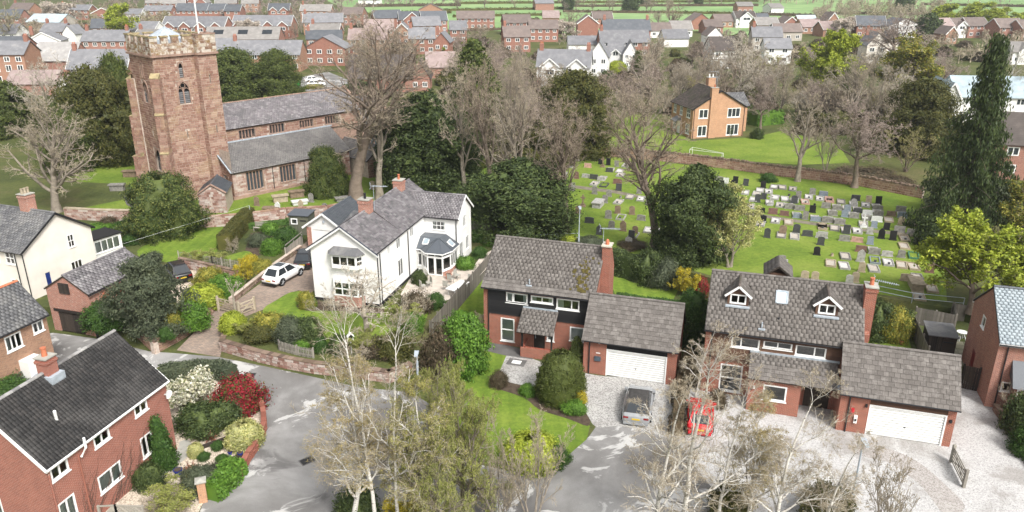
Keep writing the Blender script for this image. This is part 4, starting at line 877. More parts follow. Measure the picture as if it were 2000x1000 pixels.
# skylight, vents, lead, chimney
def on_roof(u, b, h=0): return E0+np.array([u-(U0-.1), 0, 0])+np.array([0, 3.55, 2.67])/math.hypot(3.55, 2.67)*b+nf*h
B3 = np.array([0, 3.55, 2.67])/math.hypot(3.55, 2.67)
q = MB(); c = on_roof(-5.78, 3.2, .06)
for s in (-1, 1): q.obox(c+np.array([s*.36, 0, 0]), (.05, 0, 0), B3*.5, nf*.07); q.obox(c+B3*s*.48, (.31, 0, 0), B3*.05, nf*.07)
sk = q.build('skylight', M['lead'], B_); q = MB(); q.obox(c, (.31, 0, 0), B3*.43, nf*.02); q.build('pane', m_plain('bright_glass', (.55, .68, .74), .08, .05, 1, .6), sk)
vent(B_, (-6.94, 2.72, 5.3)); q = MB(); q.cyl((-5.9, 3.35), .07, 5.7, 5.95, 8); q.build('roof_vent', M['black_metal'], B_)
q = MB(); q.box(-7.5, -1.8, 2.36, 2.48, 3.55, 3.72); q.box(-1.95, -1.76, .55, 2.48, 2.62, 2.8); q.build('flashing', M['lead'], B_)
pw = [(.95, 2.45, .98, 2.12)]; P2 = Pl((-7.4, .82, 0), (1, 0, 0), (0, -1, 0))
q = MB(); panel(q, P2, 0, 3.3, 0, 2.5, pw); q.add([(-7.4, .82, 0), (-7.4, .82, 2.5), (-7.4, 2.49, 3.2), (-7.4, 2.49, 0)], [(0, 1, 2, 3)]); q.add([(-4.1, .82, 0), (-4.1, .82, 2.5), (-4.1, 2.49, 3.2), (-4.1, 2.49, 0)], [(3, 2, 1, 0)]); q.build('porch_wall', M['brick_red'], B_)
window(B_, P2, pw[0], 1, 1)
q = MB(); q.box(-3.7, -2.1, 2.42, 2.49, .05, 2.15); q.build('door', M['darkwood'], B_)
hw = [6.95+.0, 8.35, .75, 1.95]; q = MB(); pbox(q, pl['front'], 6.9, 8.4, .1, 2.1, -.06, -.02); q.build('door_frame', M['white'], B_); q = MB(); pbox(q, pl['front'], 7.0, 8.3, .3, 2.0, -.07, -.061); q.build('door_pane', M['farglass'], B_)
chimney(B_, -.62, .1, 4.6, 5.6, 4.4, 8.3, 'brick_red', 1, potr=.15); q = MB(); q.extr([(-.58, 4.4, 0), (-.58, 6.4, 0), (-.58, 6.4, 4.6), (-.58, 5.55, 6.0), (-.58, 4.4, 5.0)], (.6, 0, 0)); q.build('chimney_breast', M['brick_red'], B_)
aerial(B_, (.25, 5.9, 7.0), 1.4, -20, 10)
pipe(B_, [(-1.2, -.07, 0), (-1.2, -.07, 2.75)]); pipe(B_, [(-1.85, -.3, 2.76), (5.05, -.3, 2.74)], .05, name='gutter'); pipe(B_, [(U0-.1, 2.14, 4.86), (-1.8, 2.14, 4.84)], .05, name='gutter'); pipe(B_, [(-10.1, 2.43, 0), (-10.1, 2.43, 4.8)])
q = MB(); pbox(q, GB['front'], .95, 1.15, .75, 1.3, -.12, 0); ev = q.build('car_charger', M['white'], B_); q = MB(); q.cyl((-.7, -.14), .06, .95, 1.07, 8); q.build('socket', M['black_metal'], ev)
q = MB(); q.cyl((-.98, -.12), .16, 1.55, 1.8, 10, .12); q.build('hose_reel', m_plain('red_plastic', (.45, .02, .03), .5), B_)
q = MB(); pbox(q, GB['front'], 6.36, 6.5, 1.75, 1.95, -.12, 0); pbox(q, GB['front'], 1.5, 1.62, 2.0, 2.2, -.12, 0); q.build('wall_lamp', M['black_metal'], B_)
q = MB(); q.cyl((-7.05, .7), .07, 1.75, 1.95, 8); q.build('alarm_light', M['white'], B_)
# small gabled roof behind the ridge (rear dormer)
q = MB(); q.box(-6.9, -5.3, 6.6, 8.6, 6.2, 7.9); dm = q.build('rear_dormer', M['brownboard'], B_)
for s in (-1, 1):
    upv = np.array([-s*.95, 0, .75]); e0 = np.array([-6.1+s*.95, 6.4 if s > 0 else 8.7, 7.75]); slope(dm, e0, (0, 1, 0) if s > 0 else (0, -1, 0), 2.3, upv, 1.21, 'tile_grey', .3, .3, name='dormer_roof')
# ------------------------------------------------------------------ red brick house, lower left
frL = Fr(at(337, 886), 75); L_ = thing('detached_house', 'red brick house with long dark ribbed roof beside gravel garden', 'house', frL.o, 75)
LU0, LU1 = -8.55, .45
ws = [off(rect(frL, a, b, v=0), LU0) for a, b in (((95.4, 915.4), (136, 917)), ((180, 852.4), (216, 854.2)), ((260, 794.8), (289, 797.7)), ((112, 987), (154, 1003)), ((189.7, 933.4), (240.5, 929.8)), ((272.5, 857.8), (302.4, 877.6)))]
for w_ in ws: w_[0] = max(.12, w_[0])
wl, pl = walls(L_, LU0, LU1, 0, 6.1, 0, 4.95, 7.7, 'u', 'brick_left', {'front': ws, 'left': [(1.0, 2.6, 1.1, 2.4)]}, vr=3.05)
for k, w_ in enumerate(ws): window(L_, pl['front'], w_, 2, 1, curtain='blind' if k in (3, 4) else ('left' if k == 5 else None), split=(.58,) if k == 4 else None)
window(L_, pl['left'], (1.0, 2.6, 1.1, 2.4), 2, 1, curtain='all')
two_slopes(L_, LU0, LU1, 0, 6.1, 4.97, 7.75, 'u', .13, .1, c=3.05, tm='tile_dark', tw=.2, tg=.27, fascia='white', ridgem='slate_lichen')
for s in (0, 1):
    q = MB(); b = (-.17, 4.8) if s == 0 else (6.27, 4.8)
    for u in (LU0-.12, LU1+.1): q.bar((u, b[0], b[1]), (u, 3.05, 7.62), .04, .2)
    q.build('bargeboard', M['white'], L_)
chimney(L_, -4.85, -4.15, 2.65, 3.35, 7.0, 8.65, 'brick_left', 1, potr=.15); q = MB(); q.box(-4.97, -4.03, 2.4, 3.55, 7.2, 7.68); q.build('flashing', M['lead'], L_)
pipe(L_, [(-6.6, -.06, 0), (-6.6, -.06, 4.4)], .05, 'brick_cope'); pipe(L_, [(LU0+.06, -.06, 0), (LU0+.06, -.06, 4.5)], .05, 'brick_left'); pipe(L_, [(LU0-.1, -.2, 4.84), (LU1+.1, -.2, 4.82)], .06, 'white', 'gutter')
pipe(L_, [(-6.2, 1.2, 5.8), (-6.25, 1.2, 6.15), (-6.35, 1.1, 6.7)], .08, 'white', 'flue'); pipe(L_, [(-6.45, -.1, 4.2), (-6.3, -.35, 4.7), (-6.3, -.35, 5.3)], .07, 'white', 'flue')
q = MB(); n_ = 14; V = [(.18+.28*math.cos(t*2*math.pi/n_), -.38+.08*abs(math.sin(t*2*math.pi/n_)), 4.15+.28*math.sin(t*2*math.pi/n_)) for t in range(n_)]+[(.18, -.25, 4.15)]
q.add(V, [(i, (i+1) % n_, n_) for i in range(n_)]); q.bar((.18, -.25, 4.15), (.18, -.02, 4.1), .05); q.build('satellite_dish', M['white'], L_)
# creeper stems on the wall
rg = random.Random(5); q = MB()
for k in range(26):
    u = rg.uniform(-7.6, -2.5); z = .1; P = [(u, -.03, z)]
    for j in range(9): u += rg.uniform(-.1, .38); z += rg.uniform(.1, .5); P.append((min(u, 0), -.03, min(z, 3.9)))
    q.tube(P, [.02-.0016*i for i in range(10)], 4)
o = q.build('creeper', m_plain('creeper_stem', (.1, .06, .045), .9, .3, 6), L_); o['kind'] = 'stuff'
# ------------------------------------------------------------------ buff brick house at the left edge
fb = Fr(at(108, 735), 70); b_ = thing('cottage', 'buff brick cottage with grey slate roof at the left edge', 'house', fb.o, 70)
ws = [off(rect(fb, a, b, v=0), -7) for a, b in (((7, 660.6), (46.3, 674.6)), ((61, 632.6), (87, 643.8)))]
wl, pl = walls(b_, -7, .35, 0, 4.4, 0, 5.0, 7.0, 'u', 'brick_buff', {'front': ws}, vr=2.2)
window(b_, pl['front'], ws[0], 3, 1, curtain='left'); window(b_, pl['front'], ws[1], 2, 1, curtain='sides')
two_slopes(b_, -7, .35, 0, 4.4, 5.0, 7.05, 'u', .2, .12, tm='slate_grey', tw=.32, tg=.26, stagger=True, th=.012, ridgem='pot')
pipe(b_, [(-7, -.28, 4.8), (.4, -.28, 4.8)], .05, name='gutter'); q = MB(); q.box(-2.4, -1.2, -.9, -.004, 0, 2.5); q.build('lean_to', M['render_white'], b_)
# ------------------------------------------------------------------ old brick outbuilding
fo = Fr(at(188, 657), -17); o_ = thing('outbuilding', 'old red brick outbuilding with slate roof and dark double doors', 'outbuilding', fo.o, -17)
dd = off(rect(fo, (112, 607), (168, 652), v=0), -4.2); dd[2] = .0; hh = off(rect(fo, (113, 552), (137, 575), v=0), -4.2)
wl, pl = walls(o_, -4.2, 0, 0, 6.6, 0, 3.75, 5.0, 'v', 'brick_old', {'front': [dd]})
two_slopes(o_, -4.2, 0, 0, 6.6, 3.78, 5.05, 'v', .15, .08, tm='slate', tw=.36, tg=.3, stagger=True, th=.014)
for nm, h, k in (('door', dd, 9), ('hatch', hh, 5)):
    e_ = .0 if nm == 'door' else -.16; q = MB(); pbox(q, pl['front'], *h, .12+e_, .16+e_); d = q.build(nm, M['darkwood'], o_); w_ = (h[1]-h[0])/k
    for i in range(k): q = MB(); pbox(q, pl['front'], h[0]+i*w_+.008, h[0]+(i+1)*w_-.008, h[2]+.02, h[3]-.02, .07+e_, .118+e_); q.build('plank', M['darkwood'], d)
q = MB(); pbox(q, pl['front'], dd[0]-.3, dd[1]+.3, dd[3], dd[3]+.22, -.06, .1); q.build('lintel', M['darkwood'], o_)
pipe(o_, [(.2, -.1, 3.62), (.2, 6.7, 3.62)], .05, name='gutter')
for v in (1.6, 3.2): q = MB(); q.obox((.03, v, 2.9), (.02, 0, 0), (0, .2, .2), (0, -.2, .2)); q.build('wall_tie', M['pot'], o_)
# ------------------------------------------------------------------ cream house
fc = Fr(at(55, 600, .4), 70); c_ = thing('rendered_house', 'cream rendered house with slate roof and tall brick chimney', 'house', fc.o, 70)
w1 = rect(fc, (130, 460), (147, 480), v=0); w2 = rect(fc, (138, 513), (163, 523), v=0); d1_ = rect(fc, (88, 534), (104, 560), v=0); d1_[2] = .2
for w_ in (w1,): w_[3] = min(w_[3], 4.9)
wl, pl = walls(c_, .55, 7.75, 0, 9, -.3, 4.95, 7.25, 'v', 'render_cream', {'front': [off(w, .55) for w in (w1, w2, d1_)], 'left': [(6.9, 8.0, 3.6, 4.75), (5.2, 6.2, 3.6, 4.75), (6.9, 8.0, 1, 2.2)]}, vr=4.3)
window(c_, pl['front'], off(w1, .55), 2, 2, fw=.06, mw=.05); window(c_, pl['front'], off(w2, .55), 3, 1, fw=.06, mw=.06)
for h in ((6.9, 8.0, 3.6, 4.75), (5.2, 6.2, 3.6, 4.75), (6.9, 8.0, 1, 2.2)): window(c_, pl['left'], h, 2, 2)
q = MB(); pbox(q, pl['front'], *off(d1_, .55), .05, .1); q.build('door', m_plain('blue_paint', (.012, .03, .16), .5), c_)
two_slopes(c_, .55, 7.75, 0, 9, 4.98, 7.3, 'v', .3, .2, c=4.3, tm='slate_grey', tw=.34, tg=.28, stagger=True, th=.012)
for s in (.25, 8.05): q = MB(); q.bar((s, -.24, 4.78), (4.3, -.24, 7.32), .05, .16); q.build('bargeboard', M['black_metal'], c_)
chimney(c_, 4.0, 4.9, 2.6, 3.6, 6.6, 8.7, 'brick_old', 3, potm='gatewood'); pipe(c_, [(.45, .8, 0), (.45, .8, 4.8)]); pipe(c_, [(.5, -.08, 0), (.5, -.08, 4.7)])
two_slopes(c_, -3.5, .55, 3.5, 8.5, 4.4, 6.7, 'u', .25, .1, tm='slate_grey', tw=.34, tg=.28, stagger=True, th=.012); walls(c_, -3.5, .54, 3.5, 8.5, -.3, 4.4, 6.6, 'u', 'render_cream', name='wing_wall')
fx = Fr(up(187, 515), 60); x_ = thing('garden_room', 'flat-roofed glazed garden room beside the cream house', 'conservatory', fx.o, 60)
P3 = Pl((0, 0, 0), (1, 0, 0), (0, -1, 0)); q = MB(); q.box(-.1, 3.2, -.15, 2.6, 2.3, 2.42); q.build('roof', M['blackboard'], x_); q = MB(); panel(q, P3, 0, 3.1, 0, 2.3, [(.2, 2.9, .9, 2.15)]); q.box(0, 3.1, .3, 2.5, 0, 2.28); q.build('wall', M['render_white'], x_); window(x_, P3, (.2, 2.9, .9, 2.15), 4, 1, inset=.03)
# ------------------------------------------------------------------ brick house at the right edge
fR = Fr(at(1922, 793), -17); r_ = thing('detached_house', 'mottled red brick house with pale blue slate roof at the right edge', 'house', fR.o, -17)
hs_ = [rect(fR, (1957, 745), (1974, 766), v=0)]
wl, pl = walls(r_, 0, 10, 0, 7, 0, 5.0, 7.4, 'u', 'brick_mix', {'front': hs_, 'left': [(2.6, 3.4, 5-.9, 5), (2.1, 2.9, .1, 2.0)]}, vr=3.5)
window(r_, pl['front'], hs_[0], 1, 1); window(r_, pl['left'], (2.6, 3.4, 4.1, 5), 1, 1); q = MB(); pbox(q, pl['left'], 2.1, 2.9, .1, 2.0, .02, .1); q.build('door', m_plain('dark_red_paint', (.16, .02, .02), .5), r_)
two_slopes(r_, 0, 10, 0, 7, 5.0, 7.45, 'u', .2, .06, tm='slate_pale', tw=.3, tg=.24, stagger=True, th=.012, fascia='white', ridgem='slate_blue')
pipe(r_, [(.55, -.08, 0), (.55, -.08, 4.7)]); pipe(r_, [(-.05, -.28, 4.8), (10, -.28, 4.8)], .055, name='gutter')
q = MB(); q.extr([(1.0, 0, 2.6), (1.0, -1.2, 2.2), (1.0, 0, 3.7)], (4.5, 0, 0)); q.build('bay_roof', M['slate_blue'], r_); q = MB(); q.box(1.3, 5.3, -.95, -.004, 0, 2.3); q.build('bay', M['brick_mix'], r_); q = MB(); q.box(1.35, 2.1, -.99, -.951, 1.0, 2.1); q.build('bay_window', M['white'], r_); q = MB(); q.box(1.43, 2.02, -1.0, -.991, 1.08, 2.02); q.build('pane', M['farglass'], r_)
# ------------------------------------------------------------------ white house
fW = Fr(up(742, 600), -15.3); W_ = thing('white_house', 'large white rendered house with slate roofs and a corner conservatory', 'house', fW.o, -15.3)
sW = lambda x, y: (580+.27*x, 350+.27*y)
side = [rect(fW, sW(*a), sW(*b), u=0) for a, b in (((650, 475), (673, 540)), ((715, 415), (748, 490)), ((815, 340), (842, 405)), ((730, 590), (770, 680)))]
for s in side: s[3] = min(s[3], 4.7)
wl, pl = walls(W_, -6.12, 0, 0, 14.8, 0, 4.98, 6.95, 'v', 'render_white', {'right': side, 'front': []}, vr=-3.06)
for k, s in enumerate(side): window(W_, pl['right'], s, 2, 1, inset=.02, fw=.05, mw=.05)
q = MB(); q.box(-6.16, .04, -.03, 14.7, 0, .28); q.build('plinth', M['blackboard'], W_)
two_slopes(W_, -6.12, 0, 0, 5.2, 5.0, 6.98, 'v', .1, .25, tm='slate', tw=.3, tg=.24, stagger=True, th=.02)
two_slopes(W_, -6.2, .03, 5.4, 14.8, 5.02, 7.15, 'v', .1, .1, tm='slate', tw=.3, tg=.24, stagger=True, th=.02)
for s in (-6.4, .28): q = MB(); q.bar((s, -.28, 4.72), (-3.06, -.28, 6.98), .05, .18); q.build('bargeboard', M['white'], W_); q = MB(); q.bar((s, -.3, 4.84), (-3.06, -.3, 7.1), .06, .05); q.build('verge', m_plain('blue_black_trim', (.02, .03, .06), .5), W_)
def bay(par, s0, s1, z0, z1, d, roof, brick=False):
    P = [(s0, 0), (s0+.35, -d), (s1-.35, -d), (s1, 0)]; mb = MB()
    zb = 0 if brick else z0-.25
    mb.prism([(p[0], p[1]) for p in P], zb, z0); bb = mb.build('bay', M['brick_old' if brick else 'render_white'], par)
    mb = MB(); mb.prism([(p[0], p[1]) for p in P], z1, z1+.14); mb.build('bay_head', M['render_white'], par)
    for (a, b, c) in ((P[0], P[1], 1), (P[1], P[2], 3), (P[2], P[3], 1)):
        d_ = np.array([b[0]-a[0], b[1]-a[1], 0]); L = np.linalg.norm(d_); S = d_/L; Nn = np.array([S[1], -S[0], 0])
        window(bb, Pl((a[0], a[1], 0), S, Nn), (0.0, L, z0, z1), c, 2 if (brick or c == 1) else 1, inset=.03, sill=False)
    if roof:
        q = MB(); V = [(s0-.25, -.01, z1+.14), (s0+.2, -d-.2, z1+.14), (s1-.2, -d-.2, z1+.14), (s1+.25, -.01, z1+.14), (s0+.35, -.01, z1+.62), (s1-.35, -.01, z1+.62)]
        q.add(V, [(0, 1, 4), (1, 2, 5, 4), (2, 3, 5), (0, 3, 2, 1)]); q.build('bay_roof', M['slate_grey'], par)
bay(W_, -4.25, -1.3, 3.7, 4.6, .6, True); bay(W_, -4.25, -1.3, .95, 2.25, .6, False, True)
pipe(W_, [(.07, .5, 0), (.07, .5, 4.7)]); pipe(W_, [(.07, .0, .1), (.07, .0, 4.6)], .05); pipe(W_, [(.07, 6.6, 0), (.07, 6.6, 4.7)]); pipe(W_, [(.13, -.2, 4.92), (.13, 10.7, 4.93)], .05, name='gutter')
chimney(W_, -3.6, -2.6, 4.4, 5.3, 6.2, 8.0, 'brick_old', 1, potm='black_metal'); chimney(W_, -3.4, -2.5, 11.6, 12.5, 6.4, 7.9, 'brick_old', 1); aerial(W_, (-2.5, 5.4, 6.5), 2.6, 10, 12)
# wing
ww = rect(fW, sW(978, 300), sW(1072, 370), v=10.87); gwn = [rect(fW, sW(1198, 270), sW(1220, 335), u=3.37), rect(fW, sW(1220, 415), sW(1243, 490), u=3.37), [11.3, 12.3, .3, 2.2]]
P_ = walls(W_, -.5, 3.37, 10.87, 14.95, 0, 4.95, 6.5, 'u', 'render_white', {'front': [off(ww, -.5)], 'right': [off(g, 10.87) for g in gwn]}, name='wing_wall')[1]
window(W_, P_['front'], off(ww, -.5), 3, 2, inset=.02, fw=.05, mw=.05, curtain='sides')
for g in gwn: window(W_, P_['right'], off(g, 10.87), 2, 1, inset=.02, fw=.05, mw=.05)
two_slopes(W_, -2.6, 3.37, 10.87, 14.95, 4.97, 6.55, 'u', .22, .2, tm='slate', tw=.3, tg=.24, stagger=True, th=.02)
for s in (10.6, 15.22): q = MB(); q.bar((3.6, s, 4.78), (3.6, 12.91, 6.58), .05, .18); q.build('bargeboard', M['white'], W_)
pipe(W_, [(3.25, 10.8, 0), (3.25, 10.8, 4.75)]); pipe(W_, [(0, 10.6, 4.8), (3.6, 10.6, 4.78)], .05, name='gutter')
# conservatory: glazed bay with a dark hipped roof
CP_ = [(.02, 8.75), (.5, 8.75), (1.3, 7.95), (2.85, 7.95), (3.3, 9.0), (3.32, 10.85)]
zc = 2.25
for (a, b), (nc, kind) in zip(zip(CP_, CP_[1:]), ((1, 'w'), (2, 'w'), (2, 'd'), (1, 'w'), (3, 'w'))):
    d_ = np.array([b[0]-a[0], b[1]-a[1], 0]); L = np.linalg.norm(d_); S = d_/L; pln = Pl((a[0], a[1], 0), S, (S[1], -S[0], 0))
    if kind == 'd':
        window(W_, pln, (.0, L, .05, 1.85), 2, 1, inset=.04, sill=False, name='french_door', fw=.1, mw=.2); window(W_, pln, (.0, L, 1.85, zc), 2, 1, inset=.04, sill=False)
    else:
        q = MB(); panel(q, pln, 0, L, 0, .55); q.build('dwarf_wall', M['brick_old' if a[0] > 2 else 'render_white'], W_); window(W_, pln, (.0, L, .55, 1.85), nc, 1, inset=.04); window(W_, pln, (.0, L, 1.85, zc), nc, 1, inset=.04, sill=False)
q = MB(); q.prism([(.1, 8.9), (.6, 8.9), (1.4, 8.1), (2.75, 8.1), (3.2, 9.1), (3.2, 10.8), (.1, 10.8)], .02, .06); q.build('conservatory_floor', M['paving'], W_)
EV = [(-.0, 8.55), (.4, 8.55), (1.2, 7.75), (2.95, 7.75), (3.5, 8.95), (3.55, 10.86)]; top_ = [(.02, 10.86, 3.15), (2.2, 10.86, 3.15)]; ap = (1.9, 9.6, 3.15); ap0 = (.02, 9.7, 3.15)
ring = [(x, y, zc+.02) for x, y in EV]
for f_ in ([ring[0], ring[1], ap, ap0], [ring[1], ring[2], ap], [ring[2], ring[3], ap], [ring[3], ring[4], ap], [ring[4], ring[5], top_[1], ap], [ap0, ap, top_[1], top_[0]]):
    q = MB(); q.extr(f_[::-1], (0, 0, .06)); q.build('conservatory_roof', M['slate_blue'], W_)
for e in ring[1:5]: q = MB(); q.bar(np.array(e)+[0, 0, .08], np.array(ap)+[0, 0, .08], .07, .05); q.build('roof_rib', M['slate_blue'], W_)
for c_k, ax, bx in ((np.array([.75, 9.25, 2.86]), np.array([.3, 0, 0]), np.array([0, .3, .2])), (np.array([3.0, 9.95, 2.66]), np.array([.28, 0, -.24]), np.array([0, .38, 0]))):
    q = MB(); q.obox(c_k, ax, bx, np.cross(ax, bx)/np.linalg.norm(np.cross(ax, bx))*.05); s_ = q.build('skylight', M['white'], W_); q = MB(); q.obox(c_k+np.array([0, 0, .04]), ax*.8, bx*.85, np.cross(ax, bx)/np.linalg.norm(np.cross(ax, bx))*.03); q.build('pane', m_plain('sky_glass', (.3, .36, .4), .08, .1, 1, .6), s_)
pc = [(x, y, zc) for x, y in EV]
for a, b in zip(pc, pc[1:]): q = MB(); q.bar(a, b, .08, .1); q.build('gutter', M['white'], W_)
# garage extension at the rear left
P_ = walls(W_, -13.2, -9.3, 11.66, 17.5, 0, 2.5, 3.85, 'v', 'render_white', {'front': [(.5, 3.4, 0, 2.1)]}, name='garage_wall')[1]
q = MB(); pbox(q, P_['front'], .5, 3.4, 0, 2.1, .06, .1); g = q.build('garage_door', M['white'], W_)
two_slopes(W_, -13.2, -9.3, 11.66, 17.5, 2.52, 3.9, 'v', .3, .3, tm='slate_blue', tw=.3, tg=.24, stagger=True, th=.02)
for s in (-13.6, -8.9): q = MB(); q.bar((s, 11.33, 2.28), (-11.25, 11.33, 3.92), .05, .2); q.build('bargeboard', M['white'], W_)
q = MB(); q.box(-13.24, -12.75, 11.6, 11.655, 0, 2.3); q.build('pier', M['brick_old'], W_); q = MB(); q.cyl((-11.25, 11.6), .1, 2.95, 3.15, 10); q.build('wall_lamp', M['lead'], W_)
walls(W_, -9.29, -6.13, 9.5, 14.5, 0, 2.5, 2.5, 'u', 'render_white', name='link_wall'); slope(W_, (-9.3, 9.3, 2.5), (1, 0, 0), 3.3, (0, 5.2, 1.0), 5.3, 'slate_grey', .3, .26, None, True, th=.012)
q = MB(); q.box(-6.9, -6.125, 3.2, 3.6, 0, 2.4); q.build('side_pier', M['brick_old'], W_); slope(W_, (-7.0, 7.4, 2.35), (0, -1, 0), 4.4, (.9, 0, .5), 1.03, 'slate_grey', .3, .26, None, True, th=.012)
# ------------------------------------------------------------------ church
fC = Fr(up(460, 390), 46); C_ = thing('church', 'red sandstone church with battlemented west tower, long nave and lean-to aisle', 'church', fC.o, 46)
sC = lambda x, y: (400+.24*x, 160+.24*y); sT = lambda x, y: (230+.2*x, 50+.2*y)
M['slate_church'] = m_pieces('church_slate', [(.19, .175, .185), (.24, .22, .23), (.155, .145, .15), (.29, .27, .275)], rough=.6, stain=(.12, .115, .12), scale=.5, samt=.55)
M['roof_aisle'] = m_pieces('aisle_slate', [(.17, .16, .155), (.2, .19, .182), (.15, .142, .14)], rough=.7, stain=(.27, .26, .24), scale=.4, samt=.4)
M['leaded'] = m_plain('leaded_glass', (.05, .06, .07), .25, .4, 12, .5)
M['stone_trim'] = m_plain('stone_dressing', (.3, .2, .155), .9, .25, 2, bump=.4)
def stone_wall_block(par, pl, s0, s1, z0, z1, holes, seed, m='sand_red', bw=.55, bh=.3, shape=None, name='wall'):
    q = MB(); panel(q, pl, s0, s1, z0, z1, holes, .3); w = q.build(name, M['mortar'], par); blocks(w, pl, s0, s1, z0, z1, bw, bh, m, holes, seed, shape=shape)
    return w
def lattice(par, pl, h, n, m='leaded', tr=None, stonem='stone_trim', rec=.2):
    q = MB(); s0, s1, z0, z1 = h; q.add([pl.p(s0, z0, rec), pl.p(s1, z0, rec), pl.p(s1, z1, rec), pl.p(s0, z1, rec)], [(0, 1, 2, 3)]); w = q.build('window', M[m], par)
    for k in range(1, n): x = s0+(s1-s0)*k/n; q = MB(); pbox(q, pl, x-.06, x+.06, z0, z1, .06, rec); q.build('mullion', M[stonem], w)
    q = MB(); pbox(q, pl, s0-.12, s1+.12, z1, z1+.16, -.07, .02); pbox(q, pl, s0-.12, s1+.12, z0-.16, z0, -.07, .02); pbox(q, pl, s0-.12, s0, z0, z1, -.055, .02); pbox(q, pl, s1, s1+.12, z0, z1, -.055, .02); q.build('surround', M[stonem], w)
pA = Pl((0, 0, 0), (1, 0, 0), (0, -1, 0)); hA = [rect(fC, sC(*a), sC(*b), v=0) for a, b in (((333, 738), (485, 860)), ((607, 690), (745, 792)))]+[[11.2, 13.4, .85, 3.0]]
stone_wall_block(C_, pA, 0, 17.2, -.3, 3.45, hA, 1, 'sand_pale', .6, .3)
for h in hA: lattice(C_, pA, h, 5)
q = MB(); pbox(q, pA, -.3, 17.2, -.3, .35, -.25, .02); q.build('plinth', M['stone_trim'], C_)
pAw = Pl((0, 4.5, 0), (0, -1, 0), (-1, 0, 0)); hw = [[2.2, 3.2, .9, 2.8]]
stone_wall_block(C_, pAw, 0, 4.5, -.3, 6.0, hw, 2, 'sand_red', .6, .3, shape=lambda s, z: z < 3.35+(4.5-s)*.58); lattice(C_, pAw, hw[0], 2)
for k_, x_ in enumerate((5.4, 10.0)): pipe(C_, [(x_, -.1, 0), (x_, -.1, 3.4)])
slope(C_, (-.25, -.3, 3.38), (1, 0, 0), 17.6, (0, 4.8, 2.75), 5.55, 'roof_aisle', .34, .26, None, True, th=.012)
q = MB(); q.bar((-.28, -.3, 3.45), (-.28, 4.45, 6.2), .12, .14); q.build('lead_verge', M['lead'], C_); q = MB(); q.box(.5, 17.6, 4.36, 4.49, 6.12, 6.3); q.build('lead_flashing', M['lead'], C_)
pN = Pl((0, 4.5, 0), (1, 0, 0), (0, -1, 0)); cl = [rect(fC, sC(*a), sC(*b), v=4.5) for a, b in (((275, 397), (412, 445)), ((523, 353), (650, 403)), ((768, 318), (882, 362)), ((975, 283), (1090, 330)))]
stone_wall_block(C_, pN, .4, 22.6, 5.9, 8.0, cl, 3, 'sand_red', .7, .34)
for h in cl: lattice(C_, pN, h, 5)
two_slopes(C_, .6, 22.6, 4.5, 12.1, 8.0, 10.4, 'u', .3, .1, tm='slate_church', tw=.36, tg=.28, stagger=True, th=.014, ridgem='stone_trim')
q = MB(); q.box(.5, 22.6, 4.7, 12.0, 0, 7.95); q.extr([(22.59, 4.4, 7.9), (22.59, 12.2, 7.9), (22.59, 8.3, 10.55)], (.25, 0, 0)); q.build('nave_body', M['stone_trim'], C_)
for s in (4.2, 12.4): q = MB(); q.bar((22.75, s, 7.95), (22.75, 8.3, 10.72), .4, .18); q.build('coping', M['stone_trim'], C_)
pE = Pl((22.85, 4.8, 0), (1, 0, 0), (0, -1, 0)); stone_wall_block(C_, pE, 0, 5.3, 0, 5.8, [[1.5, 3.6, 1.8, 4.6]], 4, 'sand_red'); lattice(C_, pE, [1.5, 3.6, 1.8, 4.6], 3)
pEe = Pl((28.15, 4.8, 0), (0, 1, 0), (1, 0, 0)); stone_wall_block(C_, pEe, 0, 7, 0, 5.8, [[2, 5, 1.5, 5]], 5, 'sand_red'); lattice(C_, pEe, [2, 5, 1.5, 5], 4)
two_slopes(C_, 22.85, 28.15, 4.8, 11.8, 5.8, 9.0, 'u', .3, .05, tm='slate_church', tw=.36, tg=.28, stagger=True, th=.014, ridgem='stone_trim')
q = MB(); q.extr([(27.95, 4.6, 5.6), (27.95, 12, 5.6), (27.95, 8.3, 9.3)], (.3, 0, 0)); q.build('gable', M['stone_trim'], C_)
for s in (4.5, 12.1): q = MB(); q.bar((28.1, s, 5.75), (28.1, 8.3, 9.35), .45, .2); q.build('coping', M['stone_trim'], C_)
# vestry in front of the chancel
stone_wall_block(C_, Pl((17.6, -3.6, 0), (1, 0, 0), (0, -1, 0)), 0, 4.4, 0, 2.5, [[1.6, 2.8, .8, 2]], 6); stone_wall_block(C_, Pl((22, -3.6, 0), (0, 1, 0), (1, 0, 0)), 0, 8, 0, 2.5, [[1.5, 3, .7, 2]], 7); lattice(C_, Pl((22, -3.6, 0), (0, 1, 0), (1, 0, 0)), [1.5, 3, .7, 2], 2); lattice(C_, Pl((17.6, -3.6, 0), (1, 0, 0), (0, -1, 0)), [1.6, 2.8, .8, 2], 2)
q = MB(); q.box(17.65, 21.95, -3.5, 4.6, 0, 2.45); q.extr([(17.6, -3.59, 2.4), (22, -3.59, 2.4), (19.8, -3.59, 4)], (0, .3, 0)); q.build('vestry_body', M['mortar'], C_); two_slopes(C_, 17.6, 22, -3.6, 4.6, 2.5, 4.1, 'v', .25, .1, tm='roof_aisle', tw=.34, tg=.26, stagger=True, th=.02)
